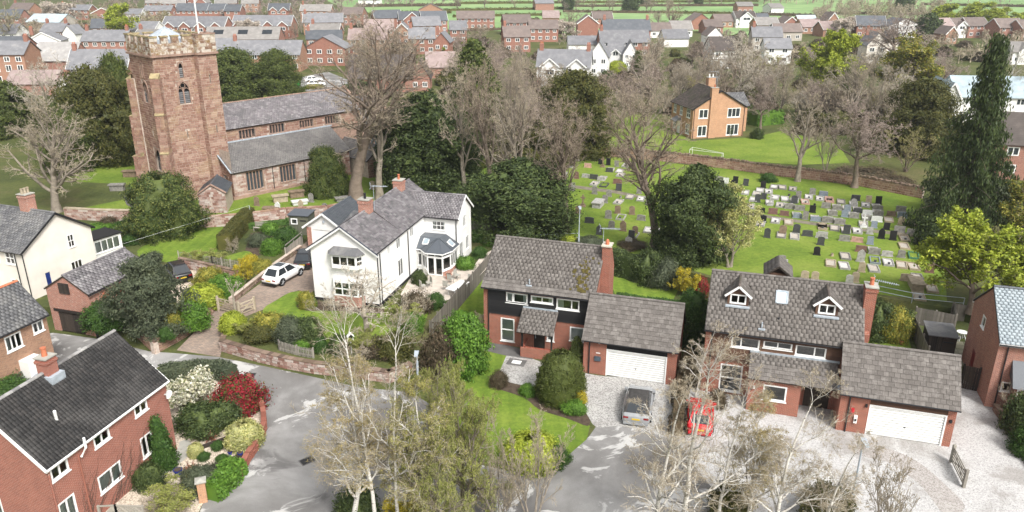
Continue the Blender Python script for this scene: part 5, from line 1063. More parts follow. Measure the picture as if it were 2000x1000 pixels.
# tower
TU0, TU1, TV0, TV1, TS, TT = -6.0, .5, 3.5, 10.3, 17.5, 19.2
pS = Pl((TU0, TV0, 0), (1, 0, 0), (0, -1, 0)); pWt = Pl((TU0, TV1, 0), (0, -1, 0), (-1, 0, 0)); pEt = Pl((TU1, TV0, 0), (0, 1, 0), (1, 0, 0))
def tS(a, b): r = rect(fC, sT(*a), sT(*b), v=TV0); return off(r, TU0)
def tW(a, b): r = rect(fC, sT(*a), sT(*b), u=TU0); return [TV1-r[1], TV1-r[0], r[2], r[3]]
bS = tS((585, 545), (705, 755)); uS = tS((572, 360), (635, 510)); slS = tS((672, 1020), (692, 1095)); bW = tW((232, 530), (322, 762)); uW = [bW[0]+.5, bW[0]+1.05, uS[2], uS[3]]; wW = tW((350, 1190), (465, 1440)); slW = [wW[0]+.6, wW[0]+.75, slS[2], slS[3]]
c_ = (bS[0]+bS[1])/2; bS = [c_-.75, c_+.75, bS[2], bS[3]]; uS = [c_-.32, c_+.32, uS[2], uS[3]]
wA, wB = 6.5, 6.8
def lintel_fill(par, pl, h, pts_n=9):
    """pointed head: spandrels filling the corners of an opening, with a moulded arch ring"""
    s0, s1, z0, z1 = h; w = s1-s0; zs = z1-w*.85; c = (s0+s1)/2; q = MB(); ring_ = []
    for i in range(pts_n+1):
        t = i/pts_n; a = math.acos(min(1, .5+.5*(1-t)))  # left arc, centre at s1
        ring_.append((s1-w*math.cos(a), zs+(z1-zs)*math.sin(a)/math.sin(math.acos(.5))))
    L = ring_; Rr_ = [(2*c-x, z) for x, z in L]
    for arc, xe in ((L, s0), (Rr_, s1)):
        P = [pl.p(x, z, .04) for x, z in arc]; T = [pl.p(xe, z, .04) for x, z in arc]
        for i in range(pts_n): q.add([P[i], P[i+1], T[i+1], T[i]], [(0, 1, 2, 3)])
        q.add([P[-1], T[-1], pl.p(xe, z1, .04), pl.p(c, z1, .04)], [(0, 1, 2, 3)])
        for i in range(pts_n): q.bar(pl.p(*arc[i], -.02), pl.p(*arc[i+1], -.02), .12, .16)
        q.bar(pl.p(xe, z0, -.02), pl.p(xe, zs, -.02), .12, .16)
    q.build('arch', M['stone_trim'], par); return zs
for pl_, L_w, holes, sd in ((pS, wA, [bS, uS, slS], 11), (pWt, wB, [bW, uW, wW, slW], 12), (pEt, wB, [], 13)):
    tw_ = stone_wall_block(C_, pl_, 0, L_w, -.3, TS, holes, sd, 'sand_red', .5, .27)
    for h in holes:
        if h in (slS, slW):
            q = MB(); q.add([pl_.p(h[0], h[2], .25), pl_.p(h[1], h[2], .25), pl_.p(h[1], h[3], .25), pl_.p(h[0], h[3], .25)], [(0, 1, 2, 3)]); q.build('slit', M['blackboard'], C_); continue
        zs = lintel_fill(C_, pl_, h); lou = h is not wW
        q = MB(); q.add([pl_.p(h[0], h[2], .28), pl_.p(h[1], h[2], .28), pl_.p(h[1], h[3], .28), pl_.p(h[0], h[3], .28)], [(0, 1, 2, 3)]); wdw = q.build('window', M['blackboard' if lou else 'leaded'], C_)
        if h[1]-h[0] > 1: q = MB(); pbox(q, pl_, (h[0]+h[1])/2-.07, (h[0]+h[1])/2+.07, h[2], zs+.5, .05, .27); q.build('mullion', M['stone_trim'], wdw)
        if lou:
            n_ = int((zs-h[2])/.22)
            for k in range(n_): q = MB(); z = h[2]+.08+k*.22; a = pl_.p(h[0]+.02, z, .1); b = pl_.p(h[1]-.02, z, .1); q.add([a, b, b-pl_.N*.12+np.array([0, 0, .16]), a-pl_.N*.12+np.array([0, 0, .16])], [(0, 1, 2, 3)]); q.build('louvre', M['slate_grey'], wdw)
            if h[1]-h[0] > 1:
                q = MB(); c = (h[0]+h[1])/2
                for k in range(12): t0, t1 = k*math.pi/6, (k+1)*math.pi/6; q.bar(pl_.p(c+.3*math.cos(t0), zs+.72+.3*math.sin(t0), .1), pl_.p(c+.3*math.cos(t1), zs+.72+.3*math.sin(t1), .1), .07)
                for sg in (-1, 1):
                    for k in range(4): t0, t1 = k*math.pi/4, (k+1)*math.pi/4; cc = c+sg*(h[1]-h[0])/4; q.bar(pl_.p(cc+.34*math.cos(t0), zs+.05+.38*math.sin(t0), .1), pl_.p(cc+.34*math.cos(t1), zs+.05+.38*math.sin(t1), .1), .07)
                q.build('tracery', M['stone_trim'], wdw)
q = MB(); q.box(TU0+.35, TU1-.05, TV0+.35, TV1-.05, 0, TS-.05); q.build('tower_core', M['mortar'], C_)
# diagonal and angle buttresses with set-offs
def buttress(x, y, dx, dy, w, stages):
    d = np.array([dx, dy, 0.]); d /= np.linalg.norm(d); s = np.array([-d[1], d[0], 0])
    for k, (z0, z1, dep) in enumerate(stages):
        pl_ = Pl(np.array([x, y, 0])+d*dep-s*w/2, s, d); q = MB(); q.obox(np.array([x, y, (z0+z1)/2])+d*(dep/2-.35), d*(dep/2+.33), s*(w/2-.02), (0, 0, (z1-z0)/2)); b = q.build('buttress', M['mortar'], C_)
        blocks(b, pl_, 0, w, z0, z1, .5, .32, 'sand_red', (), 40+k); 
        for sg, o_w in ((-1, 0), (1, 1)):
            pl2 = Pl(np.array([x, y, 0])+s*sg*w/2-d*.3, d, s*sg) if sg < 0 else Pl(np.array([x, y, 0])+s*sg*w/2+d*dep, -d, s*sg)
            blocks(b, pl2, 0, dep+.3, z0, z1, .5, .32, 'sand_red', (), 50+k)
        q = MB(); P = [np.array([x, y, 0])+d*a+s*b_ for a, b_ in ((-.05, -w/2-.03), (dep+.06, -w/2-.03), (dep+.06, w/2+.03), (-.05, w/2+.03))]
        q.add([(*P[0][:2], z1+.5), (*P[1][:2], z1), (*P[2][:2], z1), (*P[3][:2], z1+.5), (*P[0][:2], z1-.1), (*P[1][:2], z1-.1), (*P[2][:2], z1-.1), (*P[3][:2], z1-.1)], [(0, 1, 2, 3), (1, 5, 6, 2), (0, 4, 5, 1), (3, 2, 6, 7)]); q.build('set_off', M['yellow_stone'], C_)
M['yellow_stone'] = m_plain('lichened_stone', (.31, .25, .14), .95, .35, 2.5, bump=.4)
buttress(TU0, TV0, -1, -1, 1.0, [(-.3, 6.5, 1.0), (6.5, 11.0, .75), (11, 15.2, .5)]); buttress(TU0, TV1, -1, 1, 1.0, [(-.3, 5, 1.4), (5, 10, 1.0), (10, 14.5, .6)])
# stair turret on the south-east corner
tv = [(TU1-1.7, TV0-.02), (TU1-1.5, TV0-.75), (TU1+.75, TV0-.75), (TU1+.75, TV0+1.3), (TU1, TV0+1.3)]
for (a, b), sd in zip(zip(tv, tv[1:]), (61, 62, 63, 64)):
    d_ = np.array([b[0]-a[0], b[1]-a[1], 0]); L = np.linalg.norm(d_); S = d_/L; pl_ = Pl((a[0], a[1], 0), S, (S[1], -S[0], 0)); stone_wall_block(C_, pl_, 0, L, -.3, TS, [[L*.5-.06, L*.5+.06, 8.0, 8.9], [L*.5-.06, L*.5+.06, 14.0, 15.0]] if sd == 62 else [], sd, 'sand_red', .55, .32, name='turret_wall')
    if sd == 62:
        for z in (8.0, 14.0): q = MB(); q.add([pl_.p(L*.5-.06, z, .25), pl_.p(L*.5+.06, z, .25), pl_.p(L*.5+.06, z+1, .25), pl_.p(L*.5-.06, z+1, .25)], [(0, 1, 2, 3)]); q.build('slit', M['room'], C_)
# parapet: string course, battlements, cap over the stair, flagpole
M['parapet'] = m_pieces('lichened_parapet', [(.2, .12, .08), (.27, .17, .11), (.33, .24, .16), (.26, .17, .08), (.5, .45, .38)], stain=(.62, .58, .52), scale=2.2, samt=.7, bump=.6)
par_ = [(TU0-.1, TV1+.1), (TU0-.1, TV0-.1), (TU1-1.6, TV0-.12), (TU1-1.45, TV0-.85), (TU1+.85, TV0-.85), (TU1+.85, TV0+1.4), (TU1+.1, TV0+1.42), (TU1+.1, TV1+.1)]
for k, (a, b) in enumerate(zip(par_, par_[1:]+par_[:1])):
    d_ = np.array([b[0]-a[0], b[1]-a[1], 0]); L = np.linalg.norm(d_); S = d_/L; Nn = np.array([S[1], -S[0], 0]); pl_ = Pl((a[0], a[1], 0), S, Nn)
    q = MB(); pbox(q, pl_, -.1, L+.1, TS-.08, TS+.14, -.16, .1); q.build('string_course', M['stone_trim'], C_)
    hs_ = []
    if L > 3: n_ = 4; hs_ = [[L*(i+.72)/n_-.0, L*(i+1.05)/n_, 18.9, 19.8] for i in range(n_-1)]
    q = MB(); panel(q, pl_, 0, L, TS+.14, 18.9 if hs_ else 19.7); 
    pbox(q, pl_, .02, L-.02, TS+.14, 18.85 if hs_ else 19.65, .03, .4); w = q.build('parapet', M['mortar'], C_)
    blocks(w, pl_, 0, L, TS+.14, 18.9 if hs_ else 19.7, .55, .32, 'parapet', (), 80+k)
    if hs_:
        e = [0]+[v for h in hs_ for v in h[:2]]+[L]
        for s0, s1 in zip(e[::2], e[1::2]):
            q = MB(); pbox(q, pl_, s0+.02, s1-.02, 18.88, 19.6, .02, .4); mm = q.build('merlon', M['mortar'], C_); blocks(mm, pl_, s0, s1, 18.9, 19.6, .5, .3, 'parapet', (), 90+k); q = MB(); pbox(q, pl_, s0-.04, s1+.04, 19.6, 19.76, -.08, .46); q.build('merlon_cap', M['yellow_stone'], mm)
    else: q = MB(); pbox(q, pl_, -.05, L+.05, 19.7, 19.82, -.08, .46); q.build('parapet_cap', M['stone_trim'], C_)
q = MB(); q.box(TU0, TU1, TV0, TV1, 18.2, 18.3); q.build('tower_roof', M['lead'], C_)
q = MB(); n_ = 10; cx, cy = -2.7, 6.9; V = [(cx+2.3*math.cos(2*math.pi*i/n_), cy+2.3*math.sin(2*math.pi*i/n_), 19.2) for i in range(n_)]+[(cx, cy, 20.5)]+[(cx+2.3*math.cos(2*math.pi*i/n_), cy+2.3*math.sin(2*math.pi*i/n_), 18.3) for i in range(n_)]
q.add(V, [(i, (i+1) % n_, n_) for i in range(n_)]+[(n_+1+i, n_+1+(i+1) % n_, (i+1) % n_, i) for i in range(n_)]); cp_ = q.build('lead_cap', M['lead'], C_)
for i in range(n_): q = MB(); q.bar(V[i], V[n_], .08); q.build('rib', M['lead'], cp_)
fp = thing('flagpole', 'tall white flagpole on the church tower', 'flagpole', fC.o+(fC.U*-.2+fC.V*3.4)+np.array([0, 0, 18.3]), 0); q = MB(); q.tube([(0, 0, 0), (0, 0, 5), (0, 0, 9)], [.1, .085, .05], 10); q.build('pole', M['white'], fp); q = MB(); q.cyl((0, 0), .1, 9, 9.12, 10); q.build('finial', M['white'], fp); q = MB(); q.cyl((0, 0), .18, 0, .3, 10); q.build('socket', M['lead'], fp)
# boiler house in front of the tower
fh = Fr(up(392, 418), 10); h_ = thing('stone_shed', 'small red sandstone boiler house with slate roof against the tower', 'outbuilding', fh.o, 10)
q = MB(); q.box(.05, 3.0, .05, 4.6, 0, 2.35); q.extr([(0.02, .04, 2.3), (3.03, .04, 2.3), (1.5, .04, 3.3)], (0, 4.6, 0)); q.build('wall', M['mortar'], h_)
pl_ = Pl((0, 0, 0), (1, 0, 0), (0, -1, 0)); blocks(h_, pl_, 0, 3.05, 0, 3.3, .42, .26, 'sand_pale', [[1.3, 1.42, .8, 1.9]], 101, shape=lambda s, z: z < 2.3+min(s, 3.05-s)*.66-.08); blocks(h_, Pl((0, 4.6, 0), (0, -1, 0), (-1, 0, 0)), 0, 4.6, 0, 2.35, .42, .26, 'sand_pale', (), 102)
two_slopes(h_, 0, 3.05, 0, 4.6, 2.4, 3.4, 'v', .12, .05, tm='slate_blue', tw=.3, tg=.26, stagger=True, th=.02)
for s in (-.1, 3.15): q = MB(); q.bar((s, .05, 2.4), (1.52, .05, 3.5), .25, .14); q.build('coping', M['stone_trim'], h_)
# ------------------------------------------------------------------ orange brick house
fG = Fr(up(1350, 271), 14); g_ = thing('detached_house', 'orange brick house with gable chimney on the lawn behind the cemetery', 'house', fG.o, 14)
hf = [rect(fG, a, b, v=0) for a, b in (((1365.8, 213.8), (1382.3, 231)), ((1421.8, 211.3), (1445, 228.5)), ((1363, 246), (1379, 266)), ((1419.5, 242.8), (1441, 263)))]
hl = [(.8, 1.9, 3.2, 4.7), (3.2, 4.3, 3.2, 4.7), (5.8, 7.2, 3.2, 4.7), (5.8, 7.2, .5, 2.2), (.9, 2.2, .5, 2.2)]
wl, pl = walls(g_, 0, 9.5, 0, 8.2, 0, 5.05, 7.7, 'v', 'brick_orange', {'front': hf, 'left': hl})
for h in hf+hl: window(g_, pl['front' if h in hf else 'left'], h, 3 if h in (hf[1], hf[3]) else 2, 2 if h in hl else 1, inset=.04, far=True, fw=.12, mw=.1)
two_slopes(g_, 0, 9.5, 0, 8.2, 5.05, 7.75, 'v', .35, .15, tm='tile_brown', tw=.28, tg=.3)
chimney(g_, 2.9, 4.1, -.35, .3, 0, 8.3, 'brick_orange', 1); chimney(g_, 5.6, 6.9, 6.2, 7.2, 6.4, 9.0, 'brick_orange', 2, potm='white')
two_slopes(g_, 7.5, 12.2, 3.5, 8.0, 4.6, 6.3, 'u', .3, .1, tm='slate_grey', tw=.3, tg=.3); walls(g_, 7.5, 12.0, 3.5, 8, 0, 4.6, 6.2, 'u', 'brick_orange', name='wing_wall'); pipe(g_, [(.2, -.06, 0), (.2, -.06, 5)]); pipe(g_, [(9.35, -.06, 0), (9.35, -.06, 5)])
q = MB(); q.extr([(-1.2, 4.2, 2.3), (-.02, 4.2, 2.9), (-.02, 4.2, 2.2), (-1.2, 4.2, 2.15)], (0, 1.8, 0)); q.build('porch_hood', M['slate_grey'], g_); q = MB(); q.box(-.06, -.01, 4.5, 5.6, 0, 2.1); q.build('door', M['white'], g_)
for s in (-.32, 9.82): q = MB(); q.bar((s, -.2, 4.82), (4.75, -.2, 7.76), .05, .2); q.build('bargeboard', M['blackboard'], g_)
aerial(g_, (4.4, 1, 7.7), 2.2, 200, 6); aerial(g_, (5.2, 3, 7.7), 2.8, 160, 6)
# ------------------------------------------------------------------ boundary walls
def stone_wall(name, label, cat, pts, z0, z1, th, bw, bh, m, indiv=0, cope=None, seed=0, both=False, cope_h=.1, jag=0, core='mortar', flip=False):
    """pts: world points along the wall. stones on its near face are pieces of their own up to indiv"""
    P = [np.array([p[0], p[1], 0.]) for p in pts]; t = thing(name, label, cat, (*P[0][:2], z0)); o = P[0]; left = indiv; rg = random.Random(seed); H = z1-z0
    for k, (a, b) in enumerate(zip(P, P[1:])):
        d = b-a; L = np.linalg.norm(d); S = d/L; N = np.array([S[1], -S[0], 0])
        if flip: N = -N
        q = MB(); q.obox((a+b)/2-o-N*th/2+np.array([0, 0, H/2-.1]), S*(L/2+.02), N*th/2, (0, 0, H/2+.1)); q.build('wall_core', M[core], t)
        for f in ((0, 1) if both else (0,)):
            pl_ = Pl(a-o, S, N) if f == 0 else Pl(b-o-N*th, -S, -N)
            nn = (L/bw)*(H/bh)*1.15
            if left > nn: left -= blocks(t, pl_, 0, L, 0, H, bw, bh, m, (), seed+k, indiv=True)
            else: blocks(t, pl_, 0, L, 0, H, bw, bh, m, (), seed+k+20*f)
        if cope:
            x = 0
            while x < L:
                w = min((.16 if jag else .5)*rg.uniform(.7, 1.3), L-x); h = cope_h*(1+jag*rg.uniform(-1, 1.2)); q = MB(); q.obox(a-o+S*(x+w/2)-N*th/2+np.array([0, 0, H+h/2]), S*(w/2-.008), N*(th/2+.04), (0, 0, h/2)); q.build('coping_stone', M[cope], t); x += w
    return t
M['sand_brown'] = m_pieces('brown_sandstone', [(.16, .11, .08), (.22, .155, .115), (.28, .2, .155), (.13, .09, .07)], stain=(.1, .1, .05), samt=.4, bump=.6)
stone_wall('retaining_wall', 'whitewash-streaked red sandstone retaining wall along the lane below the white house', 'wall', [up(*p) for p in ((428, 668), (500, 689), (560, 703), (612, 712), (690, 720), (760, 730), (806, 712))], 0, .86, .4, .42, .2, 'sand_pale', 300, 'sand_brown', 1, cope_h=.07)
stone_wall('retaining_wall', 'short sandstone wall on the right side of the drive, below the yellow-green bush', 'wall', [up(455, 612), up(440, 640), up(428, 668)], 0, .84, .35, .42, .2, 'sand_pale', 60, 'sand_brown', 2, cope_h=.06)
stone_wall('retaining_wall', 'curving sandstone wall on the left side of the brick drive', 'wall', [up(300, 674), up(345, 650), up(392, 622), up(431, 596)], -.1, 1.05, .35, .4, .2, 'sand_red', 200, 'sand_brown', 3, cope_h=.08)
stone_wall('retaining_wall', 'mossy sandstone wall between the dark gate and the telegraph pole', 'wall', [up(262, 640), up(300, 674)], -.1, .95, .35, .4, .2, 'sand_red', 60, 'sand_brown', 33, cope_h=.08)
stone_wall('stone_wall', 'brown rubble wall between the brick outbuilding and the dark gate', 'wall', [at(192, 657), at(243, 641)], 0, 1.35, .4, .4, .22, 'sand_brown', 90, 'sand_brown', 4)
stone_wall('churchyard_wall', 'sandstone churchyard wall between the big bare tree and the holly bush', 'wall', [up(128, 428), up(200, 432), up(268, 433)], UP, UP+1.25, .4, .5, .24, 'sand_pale', 0, 'gatewood', 5, cope_h=.12)
stone_wall('churchyard_wall', 'sandstone churchyard wall behind the clipped hedge and garden shed', 'wall', [up(268, 433), up(385, 446), up(470, 440), up(560, 428), up(640, 424), up(700, 412)], UP, UP+1.2, .4, .5, .24, 'sand_pale', 0, 'sand_red', 6, cope_h=.12)
stone_wall('cemetery_wall', 'long red sandstone wall with jagged coping behind the cemetery', 'wall', [up(1095, 303), up(1180, 305), up(1260, 312), up(1340, 320), up(1420, 330), up(1520, 344), up(1600, 353), up(1680, 364), up(1800, 388)], UP, UP+1.25, .45, .5, .25, 'sand_red', 0, 'sand_brown', 7, cope_h=.2, jag=.5)
stone_wall('garden_wall', 'low curved red brick wall round the gravel garden', 'wall', [at(*p) for p in smooth_poly([(462, 934), (490, 900), (510, 868), (521, 838), (516, 800), (500, 768), (480, 746)], 2)[:-2]], 0, .6, .25, .24, .09, 'brick_cope', 0, 'brick_cope', 8, core='brick_red', cope_h=.06)
stone_wall('garden_wall', 'low brick wall beside the gravel lane at the right edge', 'wall', [at(2040, 960), at(2000, 895), at(1960, 832), at(1938, 800)], 0, .45, .3, .45, .15, 'sand_brown', 0, 'sand_brown', 9, core='brick_mix', cope_h=.05, flip=True)
stone_wall('garden_wall', 'rough stone edging along the left of the brick drive, behind the white car', 'wall', [up(455, 592), up(500, 556), up(545, 520), up(590, 488)], UP, UP+.5, .35, .4, .2, 'sand_brown', 130, None, 10)
stone_wall('garden_wall', 'old brick wall behind the parked black car', 'wall', [up(350, 522), up(400, 533), up(462, 548)], UP, UP+.9, .3, .45, .16, 'sand_pale', 0, 'sand_brown', 11, core='brick_old')
stone_wall('garden_wall', 'low stone terrace wall in the garden below the holly bush', 'wall', [up(205, 470), up(245, 468), up(280, 462)], UP, UP+.5, .3, .4, .2, 'sand_brown', 40, None, 12)
# brick pier with a stone cap at the corner of the gravel garden
P = at(398, 978); t = thing('brick_pier', 'brick gate pier with a stone cap beside the lane', 'pier', P, 20); q = MB(); q.box(-.22, .22, -.22, .22, 0, 1.35); q.build('shaft', M['brick_orange'], t); q = MB(); q.box(-.3, .3, -.3, .3, 1.35, 1.42); q.add([(-.3, -.3, 1.42), (.3, -.3, 1.42), (.3, .3, 1.42), (-.3, .3, 1.42), (0, 0, 1.52)], [(0, 1, 4), (1, 2, 4), (2, 3, 4), (3, 0, 4)]); q.build('cap', M['concrete'], t)
# ------------------------------------------------------------------ fences and gates
def plank_fence(name, label, pts, z0, h, m='fencewood', pw=.15, post=1.8, rails=(.3, 1.4), gap=.008, cat='fence', top=None, flip=1):
    P = [np.array([p[0], p[1], 0.]) for p in pts]; o = P[0]; t = thing(name, label, cat, (*o[:2], z0)); me = None; rg = random.Random(len(label))
    for a, b in zip(P, P[1:]):
        d = b-a; L = np.linalg.norm(d); S = d/L; N = np.array([S[1], -S[0], 0])*flip; n = max(1, round(L/pw)); w = L/n; an = math.atan2(S[1], S[0])
        q = MB(); q.box(gap/2, w-gap/2, -.012, .012, 0, h)
        me = bpy.data.meshes.new('plank'); me.from_pydata(q.v, [], q.f); me.materials.append(M[m])
        for k in range(n):
            x = link('plank', me, t); x.location = a-o+S*(k*w)+N*.03+np.array([0, 0, rg.uniform(0, .03)]); x.rotation_euler = (0, rg.uniform(-.006, .006), an)
        for z in rails: q = MB(); q.bar(a-o+np.array([0, 0, z])-N*.02, b-o+np.array([0, 0, z])-N*.02, .05, .09); q.build('rail', M[m], t)
        np_ = max(1, round(L/post))
        for k in range(np_+1): q = MB(); c = a-o+S*L*k/np_-N*.06; q.box(c[0]-.05, c[0]+.05, c[1]-.05, c[1]+.05, 0, h+.08); q.build('post', M[m], t)
        if top: q = MB(); q.bar(a-o+np.array([0, 0, h+.02])+N*.02, b-o+np.array([0, 0, h+.02])+N*.02, .07, .04); q.build('capping', M[m], t)
    return t
plank_fence('plank_fence', 'tall grey plank fence between the white house and the black-boarded house', [at(842, 668), at(896, 602), at(950, 537), at(985, 497)], 0, 1.85)
plank_fence('plank_fence', 'weathered grey fence behind the white house, below the dark yew', [up(922, 456), up(1002, 474)], UP, 1.3)
plank_fence('plank_fence', 'grey fence panels beside the dark shed and lawn', [at(1778, 645), at(1806, 714)], 0, 1.6, 'fencewood')
plank_fence('plank_fence', 'grey garden fence behind the white bistro table', [at(1784, 632), at(1862, 648), at(1857, 624), at(1912, 632)], 0, 1.5, 'fencewood')
plank_fence('plank_fence', 'short board fence beside the green garden shed', [up(560, 505), up(592, 478)], UP, 1.1, 'greywood')
plank_fence('side_gate', 'dark plank gate between the garage and the right-hand brick house', [at(1874, 757), at(1906, 764)], 0, 1.8, 'darkwood', cat='gate', post=1.2)
plank_fence('picket_fence', 'grey picket fence among the shrubs above the retaining wall', [up(545, 684), up(580, 694), up(612, 700)], UP, .8, 'greywood', .14, 1.6, (.2, .6), .07)
plank_fence('plank_fence', 'narrow brown side fence left of the black-boarded house', [at(928, 640), at(944, 648)], 0, 1.5, 'gatewood')
def bar_gate(name, label, a, b, h, m, n=5, z0=0.0, brace=True, cat='gate'):
    a, b = np.array(a, float), np.array(b, float); t = thing(name, label, cat, a); d = b-a; 
    for k in range(n): q = MB(); q.bar(np.array([0, 0, .18+(h-.22)*k/(n-1)]), d+np.array([0, 0, .18+(h-.22)*k/(n-1)]), .035, .09); q.build('bar', M[m], t)
    for f in (0, 1): q = MB(); c = d*f; q.bar(c+np.array([0, 0, .1]), c+np.array([0, 0, h]), .09); q.build('stile', M[m], t)
    for f in (-.05, 1.05): q = MB(); c = d*f; q.bar(c-np.array([0, 0, .1]), c+np.array([0, 0, h+.15]), .16); q.build('post', M[m], t)
    if brace: q = MB(); q.bar(np.array([0, 0, .2]), d+np.array([0, 0, h-.05]), .03, .08); q.bar(np.array([0, 0, h-.05]), d+np.array([0, 0, .2]), .028, .08); q.build('brace', M[m], t)
    return t
bar_gate('field_gate', 'pale timber field gate across the brick drive', up(429, 606), up(466, 616), 1.15, 'gatewood')
bar_gate('field_gate', 'short pale timber gate leaf standing open on the drive', up(470, 617), up(497, 606), 1.1, 'gatewood', 4)
bar_gate('field_gate', 'dark timber gate between the rubble wall and the conifer', at(243, 641), at(277, 650), 1.3, 'darkwood')
bar_gate('field_gate', 'long weathered gate leaning open beside the white garage door', at(1858, 905), at(1880, 950), 1.1, 'greywood', 6)
def trellis(label, a, b, h, z=UP):
    a, b = np.array(a), np.array(b); d = b-a; L = np.linalg.norm(d); t = thing('trellis_fence', label, 'fence', a)
    for k in range(6): q = MB(); z_ = .1+(h-.15)*k/5; q.bar((0, 0, z_), d+np.array([0, 0, z_]), .02, .035); q.build('slat', M['greywood'], t)
    n = int(L/.3)
    for k in range(n+1): q = MB(); c = d*k/n; q.bar(c+np.array([0, 0, .05]), c+np.array([0, 0, h]), .02, .03); q.build('slat', M['greywood'], t)
    for k in range(4): q = MB(); c = d*k/3; q.bar(c, c+np.array([0, 0, h+.1]), .08); q.build('post', M['greywood'], t)
trellis('silvered trellis fence at the edge of the small lawn', up(350, 508), up(416, 518), .9); trellis('silvered trellis fence behind the yellow shrubs', up(416, 518), up(470, 528), .9)
def chevron(label, a, b, h, rev):
    a, b = np.array(a), np.array(b); d = b-a; L = np.linalg.norm(d); S = d/L; t = thing('chevron_fence', label, 'fence', a); n = 9
    for c in (np.zeros(3), d): q = MB(); q.bar(c, c+np.array([0, 0, h+.05]), .1); q.build('post', M['greywood'], t)
    for z_ in (.05, h): q = MB(); q.bar((0, 0, z_), d+np.array([0, 0, z_]), .06, .08); q.build('rail', M['greywood'], t)
    for k in range(-n, n):
        x0 = L*k/n; z0_, z1_ = .08, h-.03; x1 = x0+(z1_-z0_); 
        if rev: x0, x1 = L-x0, L-x1
        p, r_ = np.array([x0, z0_]), np.array([x1, z1_])
        def clip(u, v_):
            for lim, s in ((.05, 1), (L-.05, -1)):
                if (u[0]-lim)*s < 0:
                    if (v_[0]-lim)*s <= 0: return None
                    f = (lim-u[0])/(v_[0]-u[0]); u = u+(v_-u)*f
            return u
        p2 = clip(p, r_); r2 = clip(r_, p)
        if p2 is None or r2 is None or np.linalg.norm(p2-r2) < .08: continue
        q = MB(); q.bar(S*p2[0]+np.array([0, 0, p2[1]]), S*r2[0]+np.array([0, 0, r2[1]]), .02, .085); q.build('slat', M['greywood'], t)
chevron('silvered chevron fence panel against the red brick house', at(203, 1040), at(236, 1038), 1.7, False); chevron('silvered chevron fence panel nearest the gravel garden', at(236, 1038), at(288, 1040), 1.7, True)
def railing(label, pts, z0, h=.95):
    P = [np.array([p[0], p[1], 0]) for p in pts]; o = P[0]; t = thing('railing', label, 'railing', (*o[:2], z0))
    for a, b in zip(P, P[1:]):
        for z_ in (h, h*.5): q = MB(); q.tube([a-o+np.array([0, 0, z_]), b-o+np.array([0, 0, z_])], .03, 6); q.build('rail', M['lead'], t)
        L = np.linalg.norm(b-a); n = max(1, int(L/2.2))
        for k in range(n+1): q = MB(); c = a-o+(b-a)*k/n; q.tube([c, c+np.array([0, 0, h])], .03, 6); q.build('post', M['lead'], t)
railing('galvanised railing between the churchyard and the first tiled roof', [up(990, 470), up(1040, 476), up(1130, 472)], UP); railing('galvanised railing between the cemetery and the garden with the shed', [up(1690, 573), up(1780, 592), up(1880, 602)], UP)
railing('galvanised railing above the brown-boarded roof', [up(1440, 556), up(1530, 572)], UP, .8)
# ------------------------------------------------------------------ lamps, poles, sheds, furniture
def lamp_post(label, P, h, head='flat', m='lead'):
    t = thing('street_lamp', label, 'street lamp', P); q = MB(); q.tube([(0, 0, 0), (0, 0, 1.2), (0, 0, 1.21), (0, 0, h)], [.09, .09, .06, .045], 10); q.build('column', M[m], t)
    if head == 'flat': q = MB(); q.extr([(-.12, -.55, h-.02), (.12, -.55, h-.02), (.16, .1, h+.08), (-.16, .1, h+.08)], (0, 0, .09)); q.build('lamp_head', M[m], t)
    elif head == 'lantern':
        q = MB(); q.cyl((0, 0), .1, h, h+.08, 8, .16); q.build('lamp_base', M['black_metal'], t); q = MB(); q.cyl((0, 0), .15, h+.08, h+.45, 6, .22); q.build('lantern_glass', M['glass'], t); q = MB(); q.cyl((0, 0), .25, h+.45, h+.68, 6, .04); q.cyl((0, 0), .04, h+.68, h+.8, 6, .02); q.build('lantern_cap', M['lead'], t)
    return t
P = at(1130, 480, UP); lamp_post('grey lamp column at the edge of the cemetery behind the roof', P, height_at(P, 1131, 406))
P = at(1660, 1000); lamp_post('tall grey lamp column in front of the white garage door', P, height_at(P, 1683, 862))
P = at(192, 664); lamp_post('black lantern lamp post by the brick outbuilding', P, height_at(P, 184, 636), 'lantern', 'black_metal')
P = up(816, 735); lamp_post('pale lamp column among the birch branches at the end of the plank fence', P, height_at(P, 819, 690))
P = at(298, 680); t = thing('telegraph_pole', 'weathered wooden pole leaning by the dark gate', 'pole', P); h = height_at(P, 286, 625); q = MB(); q.tube([(0, 0, 0), (-.05, 0, h*.5), (-.12, 0, h)], [.13, .12, .1], 8); q.build('shaft', M['greywood'], t); q = MB(); q.box(-.2, -.04, -.14, .12, h-.25, h-.15); q.build('bracket', M['black_metal'], t)
P = at(258, 600, UP); t = thing('telegraph_pole', 'short timber post between outbuilding roof and conifer', 'pole', P); h = height_at(P, 256, 512); q = MB(); q.tube([(0, 0, 0), (0, 0, h)], [.12, .1], 8); q.build('shaft', M['greywood'], t); q = MB(); q.bar((-.4, 0, h-.15), (.4, 0, h-.15), .08); q.build('crossarm', M['greywood'], t)
P = up(687, 690); t = thing('bird_house', 'white gabled bird house on a post above the retaining wall', 'bird house', P, 20); q = MB(); q.box(-.04, .04, -.04, .04, 0, 1.15); q.build('post', M['white'], t); q = MB(); q.box(-.22, .22, -.18, .18, 1.15, 1.2); q.build('floor', M['white'], t); q = MB(); q.box(-.14, .14, -.02, .12, 1.2, 1.5); q.build('box', M['blackboard'], t)
for s in (-1, 1): q = MB(); q.bar((s*.26, 0, 1.42), (0, 0, 1.72), .4, .03); q.build('roof', M['white'], t)
